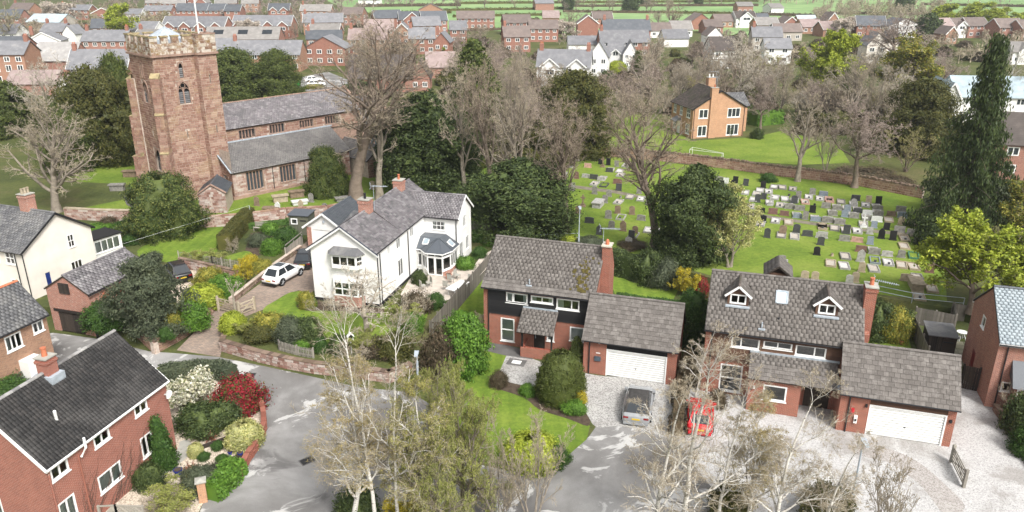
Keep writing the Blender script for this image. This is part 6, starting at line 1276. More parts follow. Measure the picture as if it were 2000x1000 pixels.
def shed(label, fr_o, ang, W, D, h0, h1, m, roofm, win=True, pitch=False):
    t = thing('garden_shed', label, 'shed', fr_o, ang); pl_ = Pl((0, 0, 0), (1, 0, 0), (0, -1, 0))
    n = round(W/.15)
    q = MB(); q.box(.01, W-.01, .01, D, 0, h1-.02); q.build('wall', M[m], t)
    for k in range(n): q = MB(); q.box(W*k/n+.004, W*(k+1)/n-.004, -.015, .01, .02, h1-.06); q.build('board', M[m], t)
    if pitch:
        for s in (0, 1): q = MB(); q.extr([(-.1, -.15 if s == 0 else D+.15, h1-.05), (W+.1, -.15 if s == 0 else D+.15, h1-.05), (W+.1, D/2, h1+.4), (-.1, D/2, h1+.4)], (0, 0, .05)); q.build('roof', M[roofm], t)
    else: q = MB(); q.extr([(-.12, -.15, h1), (W+.12, -.15, h1), (W+.12, D+.1, h1+.12), (-.12, D+.1, h1+.12)], (0, 0, .07)); q.build('roof', M[roofm], t)
    if win: window(t, pl_, (.25, 1.0, h1*.55, h1*.85), 1, 1, inset=-.03, sill=False, far=True)
    q = MB(); q.box(W-.95, W-.15, -.04, -.016, .05, h1*.9); d = q.build('door', M['darkwood' if not win else m], t); q = MB(); q.box(W-.9, W-.2, -.055, -.041, h1*.72, h1*.78); q.build('hinge', M['black_metal'], d); return t
M['greenshed'] = m_pieces('green_shed_boards', [(.11, .115, .085), (.14, .14, .1), (.095, .1, .075)], bump=.3)
shed('grey-green garden shed with small white window by the churchyard wall', up(567, 458), -10, 2.2, 1.8, 2.1, 2.2, 'greenshed', 'slate_blue')
shed('dark garden shed with felt roof behind the grey fence', at(1808, 694), -17, 1.9, 2.2, 1.7, 1.75, 'darkwood', 'slate_grey', False, False)
def bench(label, P, ang):
    t = thing('garden_bench', label, 'bench', P, ang)
    for k in range(4): q = MB(); q.box(-.75, .75, k*.11-.2, k*.11-.11, .42, .45); q.build('seat_slat', M['greywood'], t)
    for k in range(4): q = MB(); q.box(-.75, .75, .24+k*.02, .27+k*.02, .55+k*.12, .64+k*.12); q.build('back_slat', M['greywood'], t)
    for x in (-.72, .66):
        for y in (-.2, .24): q = MB(); q.box(x, x+.06, y, y+.06, 0, .95 if y > 0 else .6); q.build('leg', M['greywood'], t)
bench('silvered garden bench beside the clipped hedge', up(509, 452), -12)
def chair(label, P, ang, m, group, mesh=False):
    t = thing('garden_chair', label, 'chair', P, ang, group); q = MB(); q.box(-.24, .24, -.24, .22, .42, .46); q.build('seat', M[m], t)
    q = MB()
    if mesh: q.box(-.24, .24, .2, .25, .46, .95)
    else:
        for k in range(5): q.box(-.22+k*.095, -.16+k*.095, .2, .23, .46, .88)
        q.box(-.23, .23, .19, .24, .88, .94)
    q.build('backrest', M[m], t)
    for x in (-.22, .18):
        for y in (-.22, .18): q = MB(); q.box(x, x+.04, y, y+.04, 0, .42); q.build('leg', M[m], t)
def table(label, P, ang, W, D, m, rnd=False):
    t = thing('garden_table', label, 'table', P, ang); q = MB()
    if rnd: q.cyl((0, 0), W/2, .7, .73, 20)
    else: q.box(-W/2, W/2, -D/2, D/2, .7, .75)
    q.build('table_top', M[m], t)
    for x in (-1, 1):
        for y in (-1, 1): q = MB(); q.bar((x*W*.36, y*D*.36, 0), (x*W*(.1 if rnd else .4), y*D*(.1 if rnd else .4), .7), .05); q.build('leg', M[m], t)
table('long white garden table on the patio by the plank fence', up(894, 572), 58, 2.4, .95, 'white')
for k, (x, y, a) in enumerate(((872, 566, 150), (880, 553, 150), (893, 545, 60), (916, 556, -30))): chair(('pale chair at the house side of the long white table, nearest the camera', 'pale chair at the house side of the long white table, second from the camera', 'pale chair at the far end of the long white table', 'pale chair on the fence side of the long white table')[k], up(x, y), a, 'concrete', 'chairs round the white patio table', True)
for k, (x, y, a) in enumerate(((826, 566, 120), (838, 560, -60), (828, 545, 30))): chair(('grey wicker chair nearest the bare tree on the patio', 'grey wicker chair facing the conservatory', 'grey wicker chair against the conservatory')[k], up(x, y), a, 'concrete', 'wicker patio chairs', True)
table('white round bistro table on the paved corner', at(1876, 664), 0, .8, .8, 'white', True); chair('white bistro chair left of the round table', at(1863, 664), 100, 'white', 'bistro chairs'); chair('white bistro chair right of the round table', at(1890, 662), -80, 'white', 'bistro chairs')
# paving slabs of the bistro corner
P0 = Fr(at(1860, 700), -17); t = thing('paved_corner', 'mossy stone slabs under the bistro table', 'paving', P0.o, -17)
for i in range(6):
    for j in range(6): q = MB(); q.box(-1.6+i*.75+.015, -.87+i*.75, j*.75-1.2+.015, j*.75-.47, .0, .035+.01*((i*7+j*3) % 3)); q.build('slab', M['slab'], t)
# clothes line
a, b = up(491, 436), up(240, 505); t = thing('clothes_line', 'white clothes line strung across the small lawn', 'clothes line', a); q = MB(); q.tube([(0, 0, 0), (0, 0, 2.1)], .04, 6); q.build('post', M['lead'], t); q = MB(); d = b-a; q.tube([np.array([0, 0, 2.08])+d*f+np.array([0, 0, -.6*f]) for f in np.linspace(0, 1, 9)], .008, 4); q.build('line', M['white'], t)
# goal frame on the lawn of the orange house
a, b, c_, d = up(1345, 318), up(1408, 326), up(1412, 312), up(1352, 300); t = thing('goal_frame', 'white metal goal frame standing on the cemetery wall side of the lawn', 'goal', a); q = MB(); z2 = np.array([0, 0, 2.0])
for p, r_ in ((a, a+z2), (b, b+z2), (a+z2, b+z2), (a+z2, d+z2*.5), (b+z2, c_+z2*.5), (d, d+z2*.5), (c_, c_+z2*.5), (d+z2*.5, c_+z2*.5), (a, d), (b, c_)): q.bar(p-a, r_-a, .04)
q.build('frame', M['white'], t)
# pots
def pot(label, P, r, h, m, col=None):
    t = thing('plant_pot', label, 'pot', P); q = MB(); q.cyl((0, 0), r*.7, 0, h, 12, r); q.cyl((0, 0), r*1.08, h, h+.05, 12); q.build('pot', M[m], t); q = MB(); q.cyl((0, 0), r*.9, h+.05, h+.06, 12); q.build('soil', M['soil'], t)
M['bluepot'] = m_plain('blue_glaze', (.012, .025, .2), .15, .2, 4, .6)
pot('blue glazed pot beside the bronze phormium', at(349, 928), .25, .35, 'bluepot'); pot('small blue glazed pot on the pale gravel', at(450, 888), .14, .2, 'bluepot'); pot('blue glazed pot against the curved brick wall', at(470, 892), .17, .26, 'bluepot'); pot('orange pot beside the conservatory steps', up(876, 545), .3, .45, 'pot'); pot('terracotta pot by the bistro chair', at(1856, 668), .2, .25, 'pot'); pot('red pot with a palm on the small back lawn', at(1760, 672), .22, .3, 'pot')
t = thing('paving_feature', 'white centred paving square beside the black-boarded house path', 'paving', at(1009, 708), -17); q = MB(); q.box(-.7, .7, -.5, .5, .0, .03); q.build('border_slab', M['darkpath'], t); q = MB(); q.box(-.35, .35, -.25, .25, .03, .045); q.build('centre_slab', M['white'], t)
for k, (x, y) in enumerate(((418, 868), (440, 905))):
    t = thing('sleeper_step', ('timber sleeper edging nearest the magnolia side of the gravel garden', 'timber sleeper edging nearest the curved wall')[k], 'edging', at(x, y), 38+k*3); q = MB(); q.box(-1.1, 1.1, -.1, .1, 0, .22); q.build('sleeper', M['darkwood'], t); q = MB(); q.box(-1.2, -1.0, -.14, .14, 0, .35); q.build('end_post', M['darkwood'], t)
t = thing('recycling_bin', 'bright green bottle bank in the car park behind the church', 'bin', up(578, 168), 20); q = MB(); q.box(-.9, .9, -.7, .7, .1, 1.9); q.build('body', m_plain('green_plastic', (.01, .3, .05), .5), t); q = MB(); q.box(-.95, .95, -.75, .75, 1.9, 2.05); q.build('lid', M['darkpath'], t); q = MB(); q.box(-.4, .4, -.72, -.701, .9, 1.5); q.build('notice', M['white'], t)
# ------------------------------------------------------------------ cars
M['tyre'] = m_plain('tyre', (.015, .015, .016), .85, .2, 8); M['alloy'] = m_plain('alloy', (.42, .43, .44), .3, .1, 5, .5); M['plate'] = m_plain('yellow_plate', (.6, .42, .03), .5, .05, 3); M['tail'] = m_plain('tail_lamp', (.22, .008, .01), .25, .2, 8, .5); M['carglass'] = m_plain('car_glass', (.02, .025, .03), .06, .2, 1, .7); M['trim'] = m_plain('black_trim', (.02, .02, .02), .6, .2, 6)
def paint(name, c, r=.25):
    t = NT(name); t.done(t.ramp(t.noise(4, 3), [(.3, mul(c, .92)), (.7, c)]), r, .5); t.b.inputs['Coat Weight'].default_value = .6; t.b.inputs['Coat Roughness'].default_value = .08; return t.mat
def car(name, label, P, ang, body, roofm=None, L=4.4, W=1.84, H=1.62, suv=True, nose=1.0, tail=.75, sun=False):
    """front towards +x. body lofted through stations, glasshouse, wheels, lamps and plates"""
    t = thing(name, label, 'car', P, ang); hw = W/2; zb = .3 if suv else .2; belt = H*.6
    rear = H*.62 if tail < .5 else H*.6
    st = [(-L/2, zb+.2, rear*.86, .8), (-L/2+.08, zb+.05, rear*.97, .9), (-L/2+.5, zb, belt*1.02, .97), (-L/2+1.2, zb-.02, belt, 1), (0, zb-.02, belt*.98, 1), (L/2-1.35, zb-.02, belt*.97, .995), (L/2-1.0, zb, belt*.93, .98), (L/2-.35, zb+.02, belt*.83, .93), (L/2-.07, zb+.1, belt*.7, .83), (L/2, zb+.2, belt*.58, .72)]
    V = []; prof = [(.86, 0), (.97, .12), (1, .42), (.985, .7), (.93, .93), (.82, 1)]
    for x, z0, z1, w in st: V += [(x, s*hw*w*a, z0+(z1-z0)*b) for s, seq in ((-1, prof), (1, prof[::-1])) for a, b in seq]
    n = 12; F = [(i*n+k, (i+1)*n+k, (i+1)*n+(k+1) % n, i*n+(k+1) % n) for i in range(len(st)-1) for k in range(n)]+[tuple(range(n)), tuple(range((len(st)-1)*n+n-1, (len(st)-1)*n-1, -1))]
    q = MB(); q.add(V, F); b_ = q.build('body', body, t, True)
    x0, x1 = -L/2+.28*tail+.05, L/2-1.05*nose; r0, r1 = x0+.62*tail+.1, x1-.95
    bw, rw = hw*.86, hw*.66; zr = H
    B4 = [(x0, -bw, belt-.03), (x1, -bw*.97, belt*.95), (x1, bw*.97, belt*.95), (x0, bw, belt-.03)]; T4 = [(r0, -rw, zr-.06), (r1, -rw, zr-.03), (r1, rw, zr-.03), (r0, rw, zr-.06)]
    q = MB(); q.add(B4+T4, [(4, 5, 6, 7), (0, 1, 5, 4), (1, 2, 6, 5), (2, 3, 7, 6), (3, 0, 4, 7)]); q.add([tuple(np.array(T4[i])+np.array([(.2 if i in (0, 3) else -.2), (.12 if i < 2 else -.12), .055])) for i in range(4)]+T4, [(0, 1, 2, 3), (4, 5, 1, 0), (5, 6, 2, 1), (6, 7, 3, 2), (7, 4, 0, 3)]); q.build('roof', roofm or body, t)
    def glass(a, b, c, d, m=.09, nm='window'):
        a, b, c, d = (np.array(p) for p in (a, b, c, d)); N = np.cross(b-a, d-a); N /= np.linalg.norm(N); g = lambda s, r_: (a*(1-s)+b*s)*(1-r_)+(d*(1-s)+c*s)*r_+N*.012
        q = MB(); q.add([g(m, .1), g(1-m, .1), g(1-m, .93), g(m, .93)], [(0, 1, 2, 3)]); q.build(nm, M['carglass'], t)
    glass(B4[1], B4[2], T4[2], T4[1], .06, 'windscreen'); glass(B4[3], B4[0], T4[0], T4[3], .1, 'rear_window')
    for s in (0, 1):
        A_p, B_p, C_p, D_p = (B4[0], B4[1], T4[1], T4[0]) if s == 0 else (B4[2], B4[3], T4[3], T4[2])
        A_p, B_p, C_p, D_p = (np.array(p) for p in (A_p, B_p, C_p, D_p))
        glass(A_p+(B_p-A_p)*.06, A_p+(B_p-A_p)*.5, D_p+(C_p-D_p)*.5, D_p+(C_p-D_p)*.04, .05); glass(A_p+(B_p-A_p)*.5, A_p+(B_p-A_p)*.96, D_p+(C_p-D_p)*.96, D_p+(C_p-D_p)*.5, .05)
    if sun: q = MB(); q.box(r0+.5, r1-.25, -rw*.72, rw*.72, zr+.02, zr+.032); q.build('sunroof', M['carglass'], t)
    rwl = .36 if suv else .31
    for x in (-L/2+.85, L/2-.88):
        for s in (-1, 1):
            q = MB(); nn = 16; y0, y1 = s*(hw-.2), s*(hw+.015)
            ring_ = [(x+rwl*math.cos(2*math.pi*k/nn), rwl+rwl*math.sin(2*math.pi*k/nn)) for k in range(nn)]; V = [(a, y0, c) for a, c in ring_]+[(a, y1, c) for a, c in ring_]; q.add(V, [(k, (k+1) % nn, nn+(k+1) % nn, nn+k) for k in range(nn)]+[tuple(range(nn)), tuple(range(2*nn-1, nn-1, -1))]); w = q.build('wheel', M['tyre'], t)
            q = MB()
            for k in range(5): a = 2*math.pi*k/5; q.bar((x, y1+s*.01, rwl), (x+rwl*.66*math.cos(a), y1+s*.01, rwl+rwl*.66*math.sin(a)), .09, .02)
            q.build('rim', M['alloy'], w); q = MB(); V = [(x+(rwl+.06)*math.cos(a), s*(hw-.0+.004), rwl+(rwl+.06)*math.sin(a)) for a in np.linspace(0, math.pi, 9)]; q.add(V, [tuple(range(9))]); q.build('wheel_arch', M['trim'], w)
    for s in (-1, 1):
        q = MB(); q.box(-L/2-.012, -L/2+.16, s*hw*.5 if s > 0 else -hw*.84, s*hw*.84 if s > 0 else -hw*.5, rear*.7, rear*.84); q.build('tail_lamp', M['tail'], t); q = MB(); q.obox((L/2-.16, s*hw*.66, belt*.62), (.12, -s*.08, 0), (0, .14, 0), (0, 0, .07)); q.build('headlamp', M['alloy'], t)
        q = MB(); q.box(x1-.25, x1-.08, s*(bw+.02), s*(bw+.22), belt, belt+.14) if s > 0 else q.box(x1-.25, x1-.08, -(bw+.22), -(bw+.02), belt, belt+.14); q.build('mirror', body, t)
    q = MB(); q.box(-L/2-.02, -L/2+.05, -.26, .26, rear*.6, rear*.6+.11); q.build('number_plate', M['plate'], t); q = MB(); q.box(-L/2-.015, -L/2+.3, -hw*.82, hw*.82, zb-.02, zb+.16); q.build('bumper', M['trim'] if suv else body, t)
    return t
def heading(a, b): d = np.array(b)-np.array(a); return math.degrees(math.atan2(d[1], d[0]))
a, b = up(536, 556), up(574, 535); car('parked_car', 'white estate car with a glass sunroof on the brick drive', (a+b)/2, heading(a, b), paint('white_car_paint', (.8, .8, .8)), sun=True)
a, b = up(592, 526), up(604, 500); car('parked_car', 'black car with a yellow plate behind the white car', (a+b)/2, heading(a, b), paint('black_car_paint', (.012, .012, .014)), suv=False, H=1.45)
a, b = up(358, 552), up(336, 530); car('parked_car', 'black car with silver roof bars beside the conifer', (a+b)/2, heading(a, b)+0, paint('black_paint', (.01, .01, .012)), suv=True)
a, b = at(1242, 826), at(1250, 775); car('parked_car', 'dark grey soft-top car facing the black-boarded house garage', (a+b)/2, heading(a, b), paint('silver_grey_paint', (.3, .31, .32)), m_plain('soft_top', (.05, .047, .045), .9, .3, 5), suv=False, H=1.48, L=4.45, W=1.95)
a, b = at(1366, 842), at(1368, 800); car('parked_car', 'bright red low car behind the birch branches', (a+b)/2, heading(a, b), paint('red_car_paint', (.55, .012, .02)), suv=False, H=1.28, L=4.1, W=1.76)
for k, (x, y, an) in enumerate(((613, 160, 20), (618, 168, 15))): car('parked_car', ('white car in the car park behind the church, farther one', 'white car in the car park behind the church, nearer one')[k], up(x, y), an, M['white'], suv=False, H=1.45)
car('parked_car', 'white car beside the hedge in front of the white cottage', up(1213, 168), 10, M['white'], suv=False, H=1.45)
for k, (x, y) in enumerate(((487, 733), (345, 745), (600, 900))):
    t = thing('drain_cover', ('dark drain cover in the lane beside the photinia', 'dark drain cover beside the grey-green hedge', 'dark drain cover under the birches')[k], 'drain cover', at(x, y), 20*k); q = MB(); q.box(-.45, .45, -.35, .35, 0, .014); q.build('frame', M['darkpath'], t); q = MB(); q.box(-.38, .38, -.28, .28, .014, .02); q.build('lid', M['black_metal'], t)
# ------------------------------------------------------------------ village houses beyond the church and cemetery
def m_farroof(name, c, stain):
    t = NT(name); o = t.n('ObjectInfo'); col = t.ramp(t.noise(.7, 5, .65), [(.3, mul(c, .78)), (.55, c), (.75, stain)])
    w = t.n('TexWave'); w.wave_type = 'BANDS'; w.bands_direction = 'Z'; w.inputs['Scale'].default_value = 1.6; w.inputs['Distortion'].default_value = .3; t.l(t.tc(), w.inputs['Vector'])
    col = t.mix(.3, col, t.ramp(w.outputs['Fac'], [(0, (.6, .6, .6)), (.3, (1.1, 1.1, 1.1))]), 'MULTIPLY')
    col = t.mix(.5, col, t.ramp(o.outputs['Random'], [(0, (.75, .75, .75)), (1, (1.2, 1.2, 1.2))]), 'MULTIPLY'); return t.done(col, .7, .3)
FR = dict(s=m_farroof('far_slate', (.19, .19, .2), (.27, .265, .26)), d=m_farroof('far_dark_slate', (.1, .108, .12), (.14, .145, .15)), t=m_farroof('far_brown_tile', (.17, .135, .12), (.22, .18, .155)), p=m_farroof('far_pink_tile', (.3, .23, .215), (.36, .3, .28)), l=m_farroof('far_lichened_slate', (.36, .345, .33), (.5, .48, .46)), b=m_farroof('far_pale_blue', (.38, .46, .5), (.45, .52, .56)), k=m_farroof('far_dark_tile', (.075, .062, .055), (.11, .09, .08)), g=m_farroof('far_grey_tile', (.24, .225, .21), (.3, .285, .265)))
FW = dict(r=m_brick('far_red_brick', (.32, .12, .08), (.24, .09, .06), (.36, .25, .2), ms=.01), o=m_brick('far_orange_brick', (.38, .18, .11), (.3, .14, .085), (.4, .3, .23), ms=.01), w=M['render_white'], m=M['brick_mix'], s=m_plain('far_stone', (.42, .38, .33), .9, .15, 1), c=M['render_cream'])
HB = []
def fhouse(x0, x1, y, eave, ridge_, dep, ang, axis, wall, roof, label, fl='', name='house', z0=UP):
    P = at((x0+x1)/2, y, z0); W = (x1-x0)/ppm(P)/max(.5, math.cos(R(ang))); t = thing(name, label, 'house', P, ang, 'village houses'); u0, u1 = -W/2, W/2
    HB.append((x0-5, x1+5, y-34, y+9)); holes = []; rows = ((.9, 2.1), (3.3, 4.5)) if eave > 4 else ((.9, 2.1),)
    if eave > 6.5: rows = ((.8, 2.3), (3.3, 4.9), (5.6, 6.8))
    n = max(2, int(W/2.6)); ww = min(1.5, W/n*.5)
    if 'x' not in fl:
        for k in range(n): holes += [(W*(k+.5)/n-ww/2, W*(k+.5)/n+ww/2, a, min(b, eave-.12)) for a, b in rows if a < eave-.8]
    q = MB(); q.box(u0, u1, 0, dep, 0, eave)
    apex = ridge_-.05
    if axis == 'u':
        q.add([(u0, 0, eave), (u0, dep, eave), (u0, dep/2, apex), (u1, 0, eave), (u1, dep, eave), (u1, dep/2, apex)], [(1, 0, 2), (3, 4, 5)])
    else: q.add([(u0, 0, eave), (u1, 0, eave), (0, 0, apex), (u0, dep, eave), (u1, dep, eave), (0, dep, apex)], [(0, 1, 2), (4, 3, 5)])
    q.build('wall', FW[wall], t)
    if 'q' in fl: q = MB(); q.box(u0-.02, u1+.02, -.02, dep+.02, 0, 2.5); q.build('brick_storey', M['brick_old'], t)
    o = .35; run = (dep if axis == 'u' else W)/2; k = (ridge_-eave)/run
    for s in (0, 1):
        q = MB(); ze = eave-o*k
        if axis == 'u': yb = -o if s == 0 else dep+o; pts = [(u0-.25, yb, ze), (u1+.25, yb, ze), (u1+.25, dep/2, ridge_), (u0-.25, dep/2, ridge_)]
        else: xb = u0-o if s == 0 else u1+o; pts = [(xb, -.25, ze), (xb, dep+.25, ze), (0, dep+.25, ridge_), (0, -.25, ridge_)]
        q.extr(pts, (0, 0, .12)); q.build('roof', FR[roof], t)
    if 'b' in fl:
        if axis == 'u':
            for u in (u0-.28, u1+.28):
                q = MB()
                for yb in (-o, dep+o): q.bar((u, yb, eave-o*k+.05), (u, dep/2, ridge_+.05), .06, .28)
                q.build('bargeboard', M['white'], t)
        else:
            q = MB()
            for xb in (u0-o, u1+o): q.bar((xb, -.3, eave-o*k+.05), (0, -.3, ridge_+.05), .06, .28)
            q.build('bargeboard', M['white'], t)
    pl_ = Pl((u0, 0, 0), (1, 0, 0), (0, -1, 0))
    for h in holes: window(t, pl_, h, 2, 1, inset=-.02, fw=.14, mw=.12, sill=False, far=True)
    if 'e' in fl:                               # gable-end windows on the right side
        pr_ = Pl((u1, 0, 0), (0, 1, 0), (1, 0, 0)); window(t, pr_, (dep*.4, dep*.6, 3.2, min(4.4, eave)), 2, 1, inset=-.02, fw=.12, mw=.1, sill=False, far=True)
    for c in range(fl.count('c')):
        cx = (u0+.7, u1-.7, 0)[c % 3]; cy = dep/2 if axis == 'u' else dep*.5
        q = MB(); q.box(cx-.45, cx+.45, cy-.4, cy+.4, ridge_-1, ridge_+1.3); ch = q.build('chimney', FW['r'], t); q = MB(); q.cyl((cx-.2, cy), .13, ridge_+1.3, ridge_+1.7, 6); q.cyl((cx+.2, cy), .13, ridge_+1.3, ridge_+1.7, 6); q.build('chimney_pot', M['pot'], ch)
    for g in range(fl.count('g')):              # gabled bays on the front
        m_ = fl.count('g'); cx = u0+W*(g+.5)/m_; gw = W/m_*.33; za = eave+gw*.8
        q = MB(); q.box(cx-gw, cx+gw, -.5, 0, 0, eave); q.add([(cx-gw, -.5, eave), (cx+gw, -.5, eave), (cx, -.5, za)], [(0, 1, 2)]); gb = q.build('front_gable', FW[wall], t); yb = dep/2*(za-eave)/(ridge_-eave)
        for s in (-1, 1): q = MB(); q.extr([(cx+s*(gw+.3), -.8, eave-.25), (cx, -.8, za+.05), (cx, yb, za+.05), (cx+s*(gw+.3), .1, eave-.25)], (0, 0, .1)); q.build('gable_roof', FR[roof], gb); q = MB(); q.bar((cx+s*(gw+.3), -.85, eave-.2), (cx, -.85, za+.1), .06, .26); q.build('bargeboard', M['white'], gb)
        window(gb, Pl((cx-gw, -.5, 0), (1, 0, 0), (0, -1, 0)), (gw*.45, gw*1.55, 3.2, 4.5), 2, 1, inset=-.02, fw=.14, mw=.12, sill=False, far=True)
    for g in range(fl.count('k')): q = MB(); kk = fl.count('k'); cx = u0+W*(g+.5)/kk; f0, f1 = .35, .7; q.extr([(cx-1.6, dep/2*f0, eave+(ridge_-eave)*f0+.14), (cx+1.6, dep/2*f0, eave+(ridge_-eave)*f0+.14), (cx+1.6, dep/2*f1, eave+(ridge_-eave)*f1+.14), (cx-1.6, dep/2*f1, eave+(ridge_-eave)*f1+.14)], (0, 0, .06)); q.build('roof_panel', M['carglass'], t)
    return t
